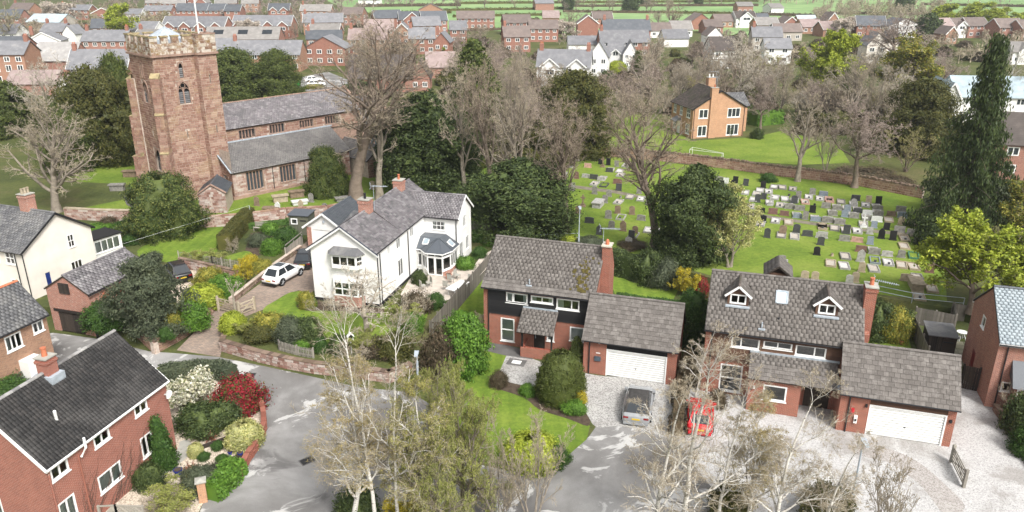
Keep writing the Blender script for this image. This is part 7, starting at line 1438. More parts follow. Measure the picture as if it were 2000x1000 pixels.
for a in (
 (-30, 57, 168, 7.4, 10, 8, 4, 'u', 'o', 's', 'three-storey orange brick house with white sash windows at the far left', 'cc'),
 (82, 128, 90, 5, 7.5, 8, -6, 'u', 'r', 's', 'brick house with two red chimneys and a white gable end', 'cc'),
 (126, 152, 92, 4.6, 7.2, 6, -6, 'v', 'w', 's', 'white gable end above the slate roofs behind the pale bare tree', 'x'),
 (52, 122, 60, 3.6, 6.5, 12, -8, 'u', 's', 'b', 'long shed with pale blue roof at the far left', 'x'),
 (72, 150, 150, 4.2, 8.2, 9, 0, 'u', 'm', 'l', 'building with white lichened slate roof left of the tower', 'x'),
 (140, 252, 172, 4.6, 8.4, 8, 3, 'u', 'o', 's', 'orange brick house with skylights and two chimneys left of the tower', 'ccb'),
 (165, 250, 112, 5, 7.8, 8, 3, 'u', 'm', 's', 'slate-roofed house with brick chimneys just behind the tower', 'cc'),
 (18, 110, 186, 2.6, 5, 7, 3, 'u', 'm', 'p', 'low building with pink tiled roof above the dark yew at the far left', 'x'),
 (116, 138, 186, 2.6, 4, 5, 0, 'v', 'w', 'p', 'small white gabled porch below the pale bare tree', 'x'),
 (318, 442, 79, 5, 8.4, 9, -4, 'u', 'r', 's', 'red brick terrace with white-edged gables, right behind the flagpole', 'bgggg'),
 (455, 570, 76, 5, 8.4, 9, -2, 'u', 'r', 's', 'red brick terrace with white-edged gables, behind the pale blossom tree', 'bgggg'),
 (345, 410, 40, 4.8, 8, 10, 2, 'u', 'r', 'd', 'dark-roofed terrace house, leftmost of the long far row', 'b'),
 (408, 440, 40, 4.8, 7.8, 10, 2, 'u', 'r', 'd', 'dark-roofed terrace house, second of the long far row', 'b'),
 (440, 470, 41, 4.8, 7.6, 10, 2, 'u', 'r', 'd', 'dark-roofed terrace house, rightmost of the long far row', 'b'),
 (286, 318, 22, 4.8, 8, 9, 0, 'u', 'r', 'g', 'far grey-roofed house at the top left, behind the bare hedgerow', ''),
 (320, 362, 24, 5, 8.4, 9, 14, 'u', 'r', 'g', 'far brick house with grey roof, left of the flagpole top', 'b'),
 (368, 386, 20, 5, 8, 9, 0, 'v', 'r', 'g', 'far brick gable, first of the pair right of the flagpole top', 'b'),
 (384, 404, 22, 5, 8, 9, 0, 'v', 'r', 'g', 'far brick gable, second of the pair right of the flagpole top', 'b'),
 (424, 462, 24, 5, 8.2, 9, 14, 'u', 'r', 'g', 'far brick house with wide grey roof at the top', 'b'),
 (474, 506, 24, 5, 8.2, 9, 10, 'u', 'o', 'g', 'far orange brick house standing alone near the top edge', ''),
 (526, 566, 40, 5, 8, 8, 4, 'u', 'r', 'd', 'far slate-roofed house with small white gables', 'bgg'),
 (404, 545, 100, 4, 7.4, 9, 2, 'u', 'm', 'g', 'long grey roof with black solar panels behind the tower', 'xkkk'),
 (404, 452, 126, 4.2, 7, 7, 2, 'u', 'w', 's', 'white building with a long window band right of the tower', ''),
 (452, 588, 140, 4.6, 7.8, 8, 0, 'u', 'o', 's', 'orange brick house with slate roof behind the dark yews', 'c'),
 (505, 548, 80, 2.6, 5, 6, 0, 'v', 'r', 'k', 'small brick garage gable in front of the second terrace', 'x'),
 (715, 770, 84, 4.6, 8, 8, 10, 'u', 'o', 'p', 'orange brick house with pale pink roof behind the tall brown tree', ''),
 (735, 785, 58, 5, 8, 8, 20, 'u', 'r', 'd', 'dark-roofed brick house with white-edged gable left of the field', 'be'),
 (782, 830, 62, 5, 8, 8, 12, 'u', 'r', 'd', 'dark-roofed brick house in the middle of the row before the field', 'bg'),
 (826, 874, 64, 5, 8.4, 9, 14, 'u', 'r', 'd', 'dark-roofed brick house at the right of the row before the field', 'b'),
 (810, 862, 76, 5, 8, 8, 16, 'u', 'o', 's', 'orange gabled brick house with grey roof', ''),
 (800, 850, 106, 5, 8, 7, 6, 'u', 'r', 's', 'brick house with white sash windows and a chimney', 'c'),
 (848, 878, 118, 5.4, 8, 8, -4, 'v', 'r', 's', 'narrow brick house with tall white windows beside the yellow shrub', 'c'),
 (682, 806, 180, 3.2, 7.6, 12, 2, 'u', 'm', 'k', 'long dark brown tiled hall behind the church', 'x'),
 (802, 840, 178, 3.2, 6.6, 8, 2, 'v', 'm', 'k', 'brown brick gable at the end of the dark tiled hall', ''),
 (835, 892, 152, 2.8, 6, 9, 8, 'u', 'm', 'p', 'pale pink roof beside the tall conifer', 'x'),
 (772, 800, 88, 5, 7.4, 7, 0, 'v', 'o', 's', 'small orange gable between the slate roofs', 'b'),
 (893, 966, 58, 4.8, 7.6, 8, 4, 'u', 'r', 't', 'brick house with long pinkish brown roof in front of the field', ''),
 (880, 912, 84, 4.8, 7.6, 7, 6, 'u', 'r', 's', 'brick house with grey roof and white window left of the bare trees', ''),
 (985, 1038, 68, 4.8, 7.6, 8, 10, 'u', 'r', 't', 'brick house with brown roof behind the thin bare tree', 'e'),
 (985, 1036, 102, 5, 8, 8, 8, 'u', 'r', 't', 'brick house with brown roof and white windows, nearer the bare trees', 'c'),
 (1034, 1090, 82, 4.8, 7.6, 8, 4, 'u', 'r', 't', 'brick house with brown roof left of the blossom tree', ''),
 (1060, 1092, 52, 4, 6.8, 8, 0, 'u', 'o', 'p', 'small pale-roofed house at the edge of the field', 'x'),
 (1128, 1168, 70, 4.8, 7.8, 9, 0, 'v', 'r', 't', 'wide brick gable with white edge in front of the field', 'bx'),
 (1158, 1196, 56, 4.4, 7, 8, 4, 'u', 'm', 't', 'brown-roofed house with white-edged gable at the field edge', 'b'),
 (1048, 1150, 174, 5.2, 8.6, 6.5, -10, 'u', 'w', 's', 'white cottage with brick ground floor and two small gables', 'qggecc', ),
 (1150, 1186, 150, 5.2, 8.8, 8, -10, 'v', 'w', 's', 'white gabled house just behind the cottage with brick ground floor', ''),
 (1186, 1216, 132, 3.8, 6.6, 7, -8, 'u', 'w', 's', 'white dormer bungalow beside the yellow-green conifer', 'g'),
 (1216, 1244, 138, 4.4, 7.6, 8, -6, 'v', 'w', 's', 'tall narrow white gable left of the ivy-clad tree', ''),
 (1172, 1268, 112, 4.6, 7.8, 8, 3, 'u', 'r', 's', 'bright red brick house with white windows in the middle distance', 'c'),
 (1178, 1270, 84, 4.6, 8, 8, 3, 'u', 'r', 'd', 'red brick house with dark roof behind the bright red one', 'cc'),
 (1110, 1170, 108, 3.4, 5.6, 8, 0, 'u', 'w', 's', 'low white building with slate roof left of the bright red house', 'x'),
 (1256, 1312, 74, 2.8, 5.4, 9, 4, 'u', 'w', 't', 'long white bungalow with brown roof', ''),
 (1312, 1352, 72, 2.8, 5.8, 9, 4, 'u', 'w', 'g', 'white-fronted bungalow with garage right of the long white one', 'b'),
 (1296, 1345, 92, 3, 5.6, 8, 4, 'u', 'w', 's', 'slate-roofed cottage behind the bare trees', 'x'),
 (1345, 1392, 58, 3, 6.6, 10, 6, 'v', 'r', 't', 'brown hipped bungalow at the field edge', 'x'),
 (1376, 1412, 66, 2.8, 5.4, 8, 6, 'u', 'm', 't', 'brown-roofed bungalow right of the white-fronted one', ''),
 (1396, 1432, 54, 2.8, 5.6, 8, 6, 'u', 'o', 't', 'small orange gabled bungalow by the field', ''),
 (1388, 1436, 134, 5, 8.2, 8, 4, 'u', 'w', 'k', 'black and white timber-framed house among the bare trees', 't'),
 (1380, 1410, 92, 4, 6.6, 7, 4, 'v', 'w', 't', 'small white gable above the timber-framed house', 'x'),
 (1436, 1476, 54, 4.2, 6.8, 8, 6, 'u', 'w', 'k', 'white gabled house left of the dark-roofed one', 'bg'),
 (1478, 1522, 62, 2.8, 5.6, 9, 6, 'u', 'o', 'g', 'pale-roofed bungalow beside the field', 'b'),
 (1480, 1502, 50, 3, 5.2, 7, 4, 'u', 'm', 'd', 'small house with black solar roof', 'x'),
 (1512, 1566, 80, 3.4, 6, 8, 4, 'u', 's', 't', 'bungalow with white windows and brown roof left of the green tree', 'be'),
 (1468, 1524, 102, 5, 7.8, 7, -6, 'u', 's', 's', 'stone and white house with slate roof', 'ce'),
 (1492, 1542, 126, 4.6, 7, 7, -6, 'u', 'w', 's', 'white house half hidden by bare branches', ''),
 (1525, 1562, 62, 2.8, 6, 9, 6, 'v', 'r', 't', 'brown bungalow gable left of the blue solar roof', 'bx'),
 (1560, 1596, 58, 2.8, 5.8, 8, 6, 'u', 'o', 'b', 'bungalow with blue solar roof', 'b'),
 (1566, 1606, 66, 2.8, 5.6, 9, 6, 'u', 'o', 'p', 'bungalow with pale pink roof', ''),
 (1606, 1644, 72, 2.8, 5.6, 9, 6, 'u', 'o', 'p', 'pale pink roofed bungalow right of the green tree', 'b'),
 (1614, 1638, 54, 3, 6.4, 8, 6, 'v', 'o', 't', 'small gabled bungalow left of the white blossom tree', 'bx'),
 (1690, 1728, 124, 5.2, 8.6, 9, -8, 'v', 'c', 's', 'cream gabled house with a big red chimney', 'c'),
 (1728, 1748, 124, 5.2, 8.6, 9, -8, 'v', 'c', 's', 'narrower cream gable joined to the house with the red chimney', ''),
 (1824, 1862, 76, 4.6, 7.4, 8, 12, 'u', 'm', 'p', 'brick house with pinkish roof right of the dark pine', 'b'),
 (1858, 1890, 74, 4.4, 7.2, 8, 10, 'u', 'w', 't', 'white-dormered house between two brick houses', 'bg'),
 (1886, 1930, 74, 4.6, 7.4, 8, 12, 'u', 'm', 't', 'brick house with brown roof left of the tall conifer top', 'b'),
 (1844, 1868, 86, 3.6, 6, 7, 8, 'v', 'o', 't', 'brick gable with thick white edge', 'b'),
 (1946, 1998, 78, 4.6, 7.6, 8, 10, 'u', 'm', 't', 'brick house with brown roof near the right edge', 'b'),
 (1990, 2040, 80, 4.6, 7.4, 8, 10, 'u', 'm', 't', 'brick house with brown roof cut by the right edge', 'b'),
 (1946, 1972, 124, 4.2, 6.4, 7, 0, 'u', 'o', 'g', 'orange brick house behind thin birches at the right', ''),
 (1974, 2030, 126, 3.6, 6, 8, 0, 'u', 'w', 'g', 'white cottage at the right edge', 'g'),
 (1832, 1866, 246, 4.8, 7.6, 9, -8, 'v', 'w', 'b', 'white gable of the house behind the tall weeping conifer', 'b'),
 (1864, 1996, 240, 4.8, 7.8, 9, -8, 'u', 'w', 'b', 'white house with pale blue-grey tiled roof behind the conifer', ''),
 (1946, 2040, 352, 5, 8.4, 8, -14, 'u', 'm', 'k', 'brown brick house with brown tiled roof at the right edge, above the yellow tree', ''),
 (700, 742, 12, 4, 6.5, 10, 0, 'u', 'w', 's', 'white farmhouse among trees near the top edge', ''),
 (1046, 1082, 20, 4, 6, 14, 6, 'u', 'm', 's', 'dark farm shed beyond the field', 'x'),
 (1505, 1530, 30, 4, 6, 12, 6, 'u', 'w', 'g', 'grey farm building beside the dark hedge block', 'x'),
 (1440, 1470, 26, 4, 6, 10, 0, 'u', 'm', 'g', 'far farmhouse beyond the hedges', ''),
): fhouse(*a)
rf = random.Random(4); fill = []
for n_, xs, ys in ((13, (-10, 320), (30, 132)), (12, (470, 850), (40, 74)), (4, (1500, 2000), (60, 80)), (4, (620, 720), (80, 130))):
    k = tr = 0
    while k < n_ and tr < 900:
        tr += 1; x = rf.uniform(*xs); y = rf.uniform(*ys); w = ppm(up(x, y))*rf.uniform(4.5, 8)
        if any(a < x+w and b > x-w and c+14 < y < d+8 for a, b, c, d in HB): continue
        HB.append((x-w, x+w, y-34, y+9)); fill.append((x, y, w)); k += 1
RN = dict(s='slate', d='dark slate', t='brown tiled', p='pinkish', g='grey tiled'); WN = dict(r='red brick', o='orange brick', w='white', m='mottled brick')
for i, (x, y, w) in enumerate(sorted(fill)):
    ro, wa, ax = rf.choice('sdtpgst'), rf.choice('rroomw'), rf.choice('uuv'); fhouse(x-w, x+w, y, rf.uniform(4.6, 5.2), rf.uniform(7.2, 8.2), rf.uniform(7, 9), rf.uniform(-12, 16), ax, wa, ro, 'far %s house with %s roof, %s counted from left' % (WN[wa], RN[ro], ('%dth' % (i+1) if i % 10 > 2 or i in (10, 11, 12) else '%d%s' % (i+1, ('st', 'nd', 'rd')[i % 10]))), rf.choice(('', 'c', 'b', 'bc', 'e')))
tf = [o for o in bpy.data.objects if o.get('label', '').startswith('black and white timber')][0]
for k in range(9): q = MB(); x = -4.4+k*1.1; q.box(x, x+.16, -.05, -.01, 2.4, 5); q.build('timber', M['blackboard'], tf)
for z in (2.4, 3.7): q = MB(); q.box(-5, 5, -.06, -.012, z, z+.16); q.build('timber', M['blackboard'], tf)
# ------------------------------------------------------------------ graves
GC = dict(k=('black', M['blackboard']), d=('dark grey', m_plain('dark_granite', (.06, .06, .065), .4, .3, 9, .5)), g=('grey', m_plain('grey_stone', (.21, .2, .18), .85, .35, 4)), l=('pale grey', m_plain('pale_stone', (.33, .32, .3), .85, .35, 4)), w=('white', m_plain('white_marble', (.6, .6, .58), .6, .1, 5)), b=('blue-grey', m_plain('blue_granite', (.2, .23, .27), .5, .25, 9, .4)), r=('reddish brown', m_plain('red_granite', (.17, .095, .08), .5, .3, 9, .4)), t=('tan', m_plain('tan_stone', (.34, .28, .2), .9, .3, 3)), o=('brown sandstone', m_plain('brown_stone', (.2, .145, .1), .9, .35, 3)), p=('pinkish', m_plain('pink_stone', (.42, .26, .21), .8, .25, 4)), v=('green', m_plain('green_glass_chips', (.05, .15, .09), .6, .3, 8)))
FILL = dict(w=m_plain('white_chippings', (.52, .5, .47), .9, .15, 14), e=m_plain('pale_chippings', (.4, .36, .31), .9, .25, 14), n=None)
GA = -19
def headstone(t, w, h, th, m, top, z0=0):
    q = MB(); n = 8; r_ = w/2
    if top == 'r': P = [(-r_, z0), (r_, z0), (r_, h*.78)]+[(r_*math.cos(a), h*.78+h*.22*math.sin(a)) for a in np.linspace(0, math.pi, n+2)[1:-1]]+[(-r_, h*.78)]
    elif top == 'p': P = [(-r_, z0), (r_, z0), (r_, h*.72), (r_*.45, h*.92), (0, h), (-r_*.45, h*.92), (-r_, h*.72)]
    elif top == 's': P = [(-r_, z0), (r_, z0), (r_, h*.9), (r_*.7, h*.95), (0, h), (-r_*.7, h*.95), (-r_, h*.9)]
    else: P = [(-r_, z0), (r_, z0), (r_, h), (-r_, h)]
    q.extr([(x, -th/2, z) for x, z in P], (0, th, 0)); o = q.build('headstone', m, t); q = MB(); q.box(-r_-.06, r_+.06, -th/2-.06, th/2+.06, 0, .1); q.build('base', m, t); return o
def grave(x, y, shape, col, extra, label, group, z=UP):
    """shape: h square, r round, p pointed, s shouldered headstone, c cross, w wide low stone, k kerb only; extra: kerb filled w(hite), e(arth chips) or n(o fill)"""
    rg = random.Random(int(x*31+y)); P = at(x, y, z); t = thing('grave', label, 'grave', P, GA+rg.uniform(-4, 4), group); m = GC[col][1]
    if shape in 'hrps':
        tall = {'h': .95, 'r': .95, 'p': 1.15, 's': 1.0}[shape]*rg.uniform(.85, 1.15); o = headstone(t, rg.uniform(.6, .75), tall, .12, m, shape)
        o.rotation_euler = (R(rg.uniform(-3, 3)), R(rg.uniform(-3, 3)), 0)
    elif shape == 'w': headstone(t, rg.uniform(.95, 1.15), rg.uniform(.55, .75), .14, m, rg.choice('hss'))
    elif shape == 'c':
        q = MB(); q.box(-.35, .35, -.25, .25, 0, .2); q.box(-.22, .22, -.16, .16, .2, .4); q.build('base', m, t); q = MB(); q.box(-.08, .08, -.06, .06, .4, 1.5); q.box(-.3, -.08, -.06, .06, 1.05, 1.21); q.box(.08, .3, -.06, .06, 1.05, 1.21); q.build('cross', m, t)
    elif shape == 'b':                          # box tomb
        q = MB(); q.box(-.5, .5, 0, 1.9, 0, .6); q.build('chest', m, t); q = MB(); q.box(-.6, .6, -.1, 2.0, .6, .72); q.build('slab', m, t)
    elif shape == 'x': q = MB(); q.cyl((0, 0), .16, 0, .3, 8, .12); q.build('vase', m, t)
    if extra in 'wen' and extra:
        km = m if shape == 'k' else GC['l'][1]; y0, y1 = (.0 if shape == 'k' else .12), 1.85; w = .48
        for a in ((-w, -w+.1, y0, y1), (w-.1, w, y0, y1), (-w+.1, w-.1, y0, y0+.1), (-w+.1, w-.1, y1-.1, y1)): q = MB(); q.box(*a, 0, .2); q.build('kerb', km, t)
        q = MB(); q.box(-w+.1, w-.1, y0+.1, y1-.1, 0, .1); q.build('infill', FILL[extra] or M['yardgrass'], t)
        if rg.random() < .35: q = MB(); q.cyl((0, y0+.35), .1, .1, .32, 8, .13); q.build('vase', GC['d'][1], t)
SHN = dict(h='square-topped headstone', r='round-topped headstone', p='pointed headstone', s='shouldered headstone', c='stone cross', w='low wide headstone', k='kerbed grave', b='box tomb', x='small stone vase')
EXN = {'w': ' with white-filled kerb', 'e': ' with pale gravel kerb', 'n': ' with grassed kerb', '': ''}
def region(x0, y0, s, txt): return [(x0+s*float(a), y0+s*float(b), c[0], c[1], c[2:]) for a, b, c in (e.split(',') for e in txt.split())]
gl = region(1380, 330, .15, '250,192,hw 185,235,hk 160,155,wg 370,198,hk 330,232,hk 505,218,hd 735,252,sk 445,282,xk 500,340,klw 690,312,klw 640,355,kle 810,328,klw 870,265,kgw 990,272,kge 1120,292,kge 885,405,klw 1025,425,klw 1075,352,xd 1195,390,sg 1375,335,sg 1520,355,wbe 1330,400,klw 1475,420,klw 1590,428,kpe 1290,465,kpe 1140,448,rde 660,435,sd 740,395,hd 600,432,klw 820,475,clw 950,505,kle 1080,520,wge 1210,540,wg 1375,570,hk 1405,480,xk 580,525,kle 700,565,wk 860,588,wr 1010,608,wr 1180,640,wbn 1280,660,sg 1420,682,wbe 1560,700,wge 735,695,sk 690,755,xde 890,715,klw 1070,735,kte 985,850,ro 970,905,kge 1165,832,rd 1145,925,kle 785,895,rd 1310,875,wd 1510,785,kte 1485,898,wl 1480,990,sd')
gl += region(1600, 360, .15, '140,245,kpe 285,262,kge 470,212,wd 445,292,rlw 640,250,ht 605,305,klw 770,258,hk 760,330,wge 1060,355,wg 85,310,wg 230,335,wge 360,350,rbe 500,368,wde 625,398,ww 770,408,wge 1080,438,wbe 175,410,wge 330,428,sb 450,440,wge 620,470,wge 745,488,ww 935,412,wo 910,500,kte 1060,528,rt 1220,548,kte 120,498,wge 265,522,wge 575,560,cwe 710,570,hb 870,592,hk 1040,625,wg 1205,650,wg 1360,572,wr 45,600,kte 200,612,kge 350,645,hde 500,650,klw 655,650,hl 805,708,pk 955,728,hk 1125,750,kte 1295,768,wg 40,700,wl 325,738,wg 490,752,wp 660,785,hb 540,878,wr 715,912,wge 880,938,wl 1065,955,rg 1120,852,kte 1235,978,kvn 165,935,xt 350,988,kge')
gl += region(1460, 440, .15, '900,388,rk 1100,400,xt 1085,548,kte 1270,582,klw 445,520,sg 450,545,klw 740,700,rt 875,712,rt 1395,745,rt 1480,610,st 1322,760,rl 1465,475,pl')
gl += region(1660, 440, .15, '330,508,kbn 510,538,klw 680,570,kte 850,592,kte 1030,618,rr 730,725,wt 900,740,kge 880,862,bt 1080,888,kte 915,985,kte 325,620,kle')
gl += region(1100, 280, .2, '365,205,hk 440,214,hk 522,228,hg 385,232,co 450,280,wde 540,292,klw 545,330,kle 240,236,wp 300,350,wd 370,364,wle 220,335,wl 530,395,wr 540,462,hd 385,430,kdn 290,416,kle 305,496,sg 445,520,rg 405,582,rg 320,636,bl 190,618,co 145,686,ro 530,686,so 440,734,rg 550,752,kln 470,834,rg 585,856,po 700,884,ro 665,932,hdn 635,1000,rl 350,892,pd 255,778,wd 90,462,hg 600,236,kle 690,250,hd 670,696,ro 740,492,hg 750,568,klw 830,604,rg 640,548,kge 820,880,klw 940,890,klw 760,752,wg 520,598,kle 560,532,xg 60,240,klw 130,170,klw 20,340,hl 130,345,rr')
cnt = {}; gl.sort(key=lambda g: (round(g[1]/9), g[0])); rows_ = {}
for g in gl: rows_.setdefault(round(g[1]/9), []).append(g)
ORD = ['first', 'second', 'third', 'fourth', 'fifth', 'sixth', 'seventh', 'eighth', 'ninth', 'tenth', 'eleventh', 'twelfth', 'thirteenth', 'fourteenth', 'fifteenth', 'sixteenth', 'seventeenth', 'eighteenth', 'nineteenth', 'twentieth', 'twenty-first', 'twenty-second', 'twenty-third', 'twenty-fourth', 'twenty-fifth', 'twenty-sixth', 'twenty-seventh']+['%dth' % i for i in range(28, 100)]
rk = sorted(rows_)
for ri, r_ in enumerate(rk):
    for k, (x, y, sh, co, ex) in enumerate(rows_[r_]):
        grave(x, y, sh, co, ex, '%s %s%s, %s from left, %s row from wall' % (GC[co][0], SHN[sh], EXN[ex], ORD[k], ORD[ri]), 'graves in the cemetery')
# older tombs beside the church
for x, y, sh, co, lb, rz in ((548, 394, 'b', 't', 'large tan chest tomb beside the church aisle', 40), (580, 385, 'b', 'o', 'low brown table tomb behind the large chest tomb', 40), (586, 399, 'b', 'w', 'white-topped table tomb beside the church', 40), (530, 412, 'b', 'o', 'low tomb behind the white pointed stone', 20), (543, 412, 'p', 'w', 'white pointed headstone above the churchyard wall', 0), (608, 395, 'r', 'g', 'lichened grey headstone near the church holly', 0), (588, 408, 'p', 't', 'tan pointed headstone behind the garden shed', 0), (613, 379, 'h', 'l', 'left one of two thin slabs beside the church holly', 0), (620, 379, 'h', 'l', 'right one of two thin slabs beside the church holly', 0), (502, 402, 'r', 'o', 'leaning brown headstone on the church bank', 0), (650, 384, 'b', 'g', 'flat grey tomb under the tall brown tree', 40), (670, 392, 'b', 'g', 'flat grey tomb nearest the twin-trunked tree', 40), (728, 370, 'r', 't', 'tan headstone between the two big trunks', 0), (230, 372, 'b', 'g', 'grey chest tomb under the yew left of the tower', 20), (255, 345, 'b', 'o', 'brown chest tomb in the shade behind the tower', 20), (635, 415, 'r', 'g', 'grey headstone against the churchyard wall', 0), (690, 372, 'r', 'g', 'round grey headstone behind the tall brown trunk', 0)):
    P = up(x, y); t = thing('grave', lb, 'grave', P, rz-15, 'old tombs by the church'); m = GC[co][1]
    if sh == 'b': hh = .75 if 'chest' in lb else .38; q = MB(); q.box(-.85, .85, -.35, .35, 0, hh); q.build('chest', m, t); q = MB(); q.box(-1, 1, -.48, .48, hh, hh+.13); q.build('slab', m, t)
    else: headstone(t, .65, 1.15, .14, m, sh)
# ------------------------------------------------------------------ hedges
def hedge(label, pts, w, h, leaf, z=UP, size=.08, dens=160, name='hedge', cat='hedge', round_=.25, wob=.08, seed=0):
    """clipped hedge along world points: leaves over a closed core"""
    rng = np.random.default_rng(seed+len(label)); P = [np.array([p[0], p[1], 0.]) for p in pts]; o = P[0]; t = thing(name, label, cat, (*o[:2], z)); C = []; Nn = []; core = MB()
    for a, b in zip(P, P[1:]):
        d = b-a; L = np.linalg.norm(d); S = d/L; T = np.array([S[1], -S[0], 0]); per = 2*h+w; n = int(dens*L*per)
        s = rng.uniform(-.15, L+.15, n); e = rng.uniform(0, per, n); side_ = np.where(e < h, -1, np.where(e > h+w, 1, 0))
        zz = np.where(side_ == -1, e, np.where(side_ == 1, per-e, h)); off_ = np.where(side_ == 0, e-h-w/2, side_*w/2)
        cr = np.clip((zz-(h-round_))/round_, 0, 1)*(np.abs(off_) > w/2-round_); off_ = off_*(1-.16*cr); zz = zz-.06*cr
        wv = wob*(np.sin(s*2.1+seed)+np.sin(s*.9+2)+.6*np.sin(s*5.3+zz*4))/2
        zz = np.maximum(.03, zz+rng.normal(0, .03, n)+np.where(side_ == 0, wv, 0)); off_ = off_+rng.normal(0, .03, n)+side_*wv
        C.append((a-o)+S*s[:, None]+T*off_[:, None]+np.stack([0*s, 0*s, zz], -1)); Nn.append(T*side_[:, None]+np.array([0, 0, 1.])*(side_ == 0)[:, None]+np.array([0, 0, .3]))
        core.obox((a+b)/2-o+np.array([0, 0, h*.46]), S*(L/2+.08), T*(w/2-.1), (0, 0, h*.46))
    V, F = cards(rng, np.concatenate(C), size, .6, unit(np.concatenate(Nn))); f = link('foliage', mesh_np('hedge_leaves', V, F, M['leaf_'+leaf]), t); core.build('core', M['leaf_'+leaf], t); return t
hedge('long clipped yew hedge beside the small lawn and the bench', [up(440, 488), up(464, 458), up(488, 432)], 1.5, 1.7, 'olive', size=.07, round_=.5, wob=.06)
hedge('low clipped hedge behind the first garage roof', [at(1205, 600), at(1330, 616)], .9, 1.3, 'mid', 0)
hedge('tall dark hedge at the back of the first garden', [at(1195, 530), at(1240, 545), at(1290, 552)], 1.6, 2.3, 'dark', 0, .1, round_=.6, wob=.15)
hedge('dark ivy hedge between the two gravel drives', [at(1322, 850), at(1326, 790), at(1332, 745)], .9, 1.0, 'brownbush', 0, .07, wob=.15)
hedge('grey-green hedge at the lane corner of the gravel garden', [at(318, 742), at(370, 735), at(425, 732), at(452, 742)], 1.3, 1.1, 'greygreen', 0, .08, round_=.5, wob=.12)
hedge('glossy ivy hedge on top of the curved brick wall', [at(412, 975), at(440, 950), at(462, 922)], 1.3, 1.0, 'bright', 0, .1, wob=.15)
hedge('overgrown hedge behind the second house beside the galvanised railing', [at(1690, 632), at(1740, 642), at(1778, 650)], 1.5, 1.7, 'holly', 0, .1, wob=.2)
hedge('clipped garden hedge in front of the white cottage', [up(1100, 182), up(1165, 182), up(1215, 180)], 1.2, 1.6, 'olive', size=.16, dens=40)
hedge('dark green shrub row beside the orange brick house', [up(1470, 245), up(1520, 240)], 2.5, 2.4, 'bright', size=.18, dens=40, round_=.9, wob=.3)
hedge('ivy-covered bank below the churchyard wall', [up(465, 448), up(560, 438), up(660, 436)], .8, .6, 'mid', size=.09, dens=70, wob=.2)
hedge('rambling shrubs along the fence behind the white house', [up(925, 470), up(975, 470)], 1.2, 1.0, 'mid', size=.1, dens=90, wob=.25)
hedge('evergreen undergrowth in front of the dark yews', [up(800, 372), up(880, 390), up(960, 432), up(1080, 456)], 2.6, 1.6, 'dark', size=.16, dens=50, round_=.8, wob=.4)
FH = [((866, 62), (1010, 58), .9), ((885, 34), (1095, 30), 1.3), ((1100, 24), (1290, 26), 1.3), ((1290, 26), (1500, 30), 1.3), ((1000, 48), (1050, 40), 1.2), ((870, 22), (1100, 18), 1.4), ((1100, 14), (1480, 12), 1.5), ((900, 8), (1480, 4), 1.6), ((1480, 30), (1620, 34), 1.5), ((560, 40), (880, 26), 2.2), ((1600, 28), (1830, 30), 1.5), ((1620, 42), (1800, 44), 1.5), ((1800, 10), (2000, 14), 1.6), ((250, 30), (560, 36), 2), ((700, 14), (900, 12), 1.8), ((1820, 34), (2010, 40), 2)]
for i_, (a, b, h) in enumerate(FH): hedge('%s far hedgerow across the green fields, counted from the near left' % ORD[i_], [up(*a), up((a[0]+b[0])/2, (a[1]+b[1])/2+random.uniform(-.6, .6)), up(*b)], 2.2, h, ('brownbush', 'olive')[i_ % 2], size=.5, dens=2.2, name='hedgerow', cat='hedgerow', round_=.6, wob=.4, seed=i_)
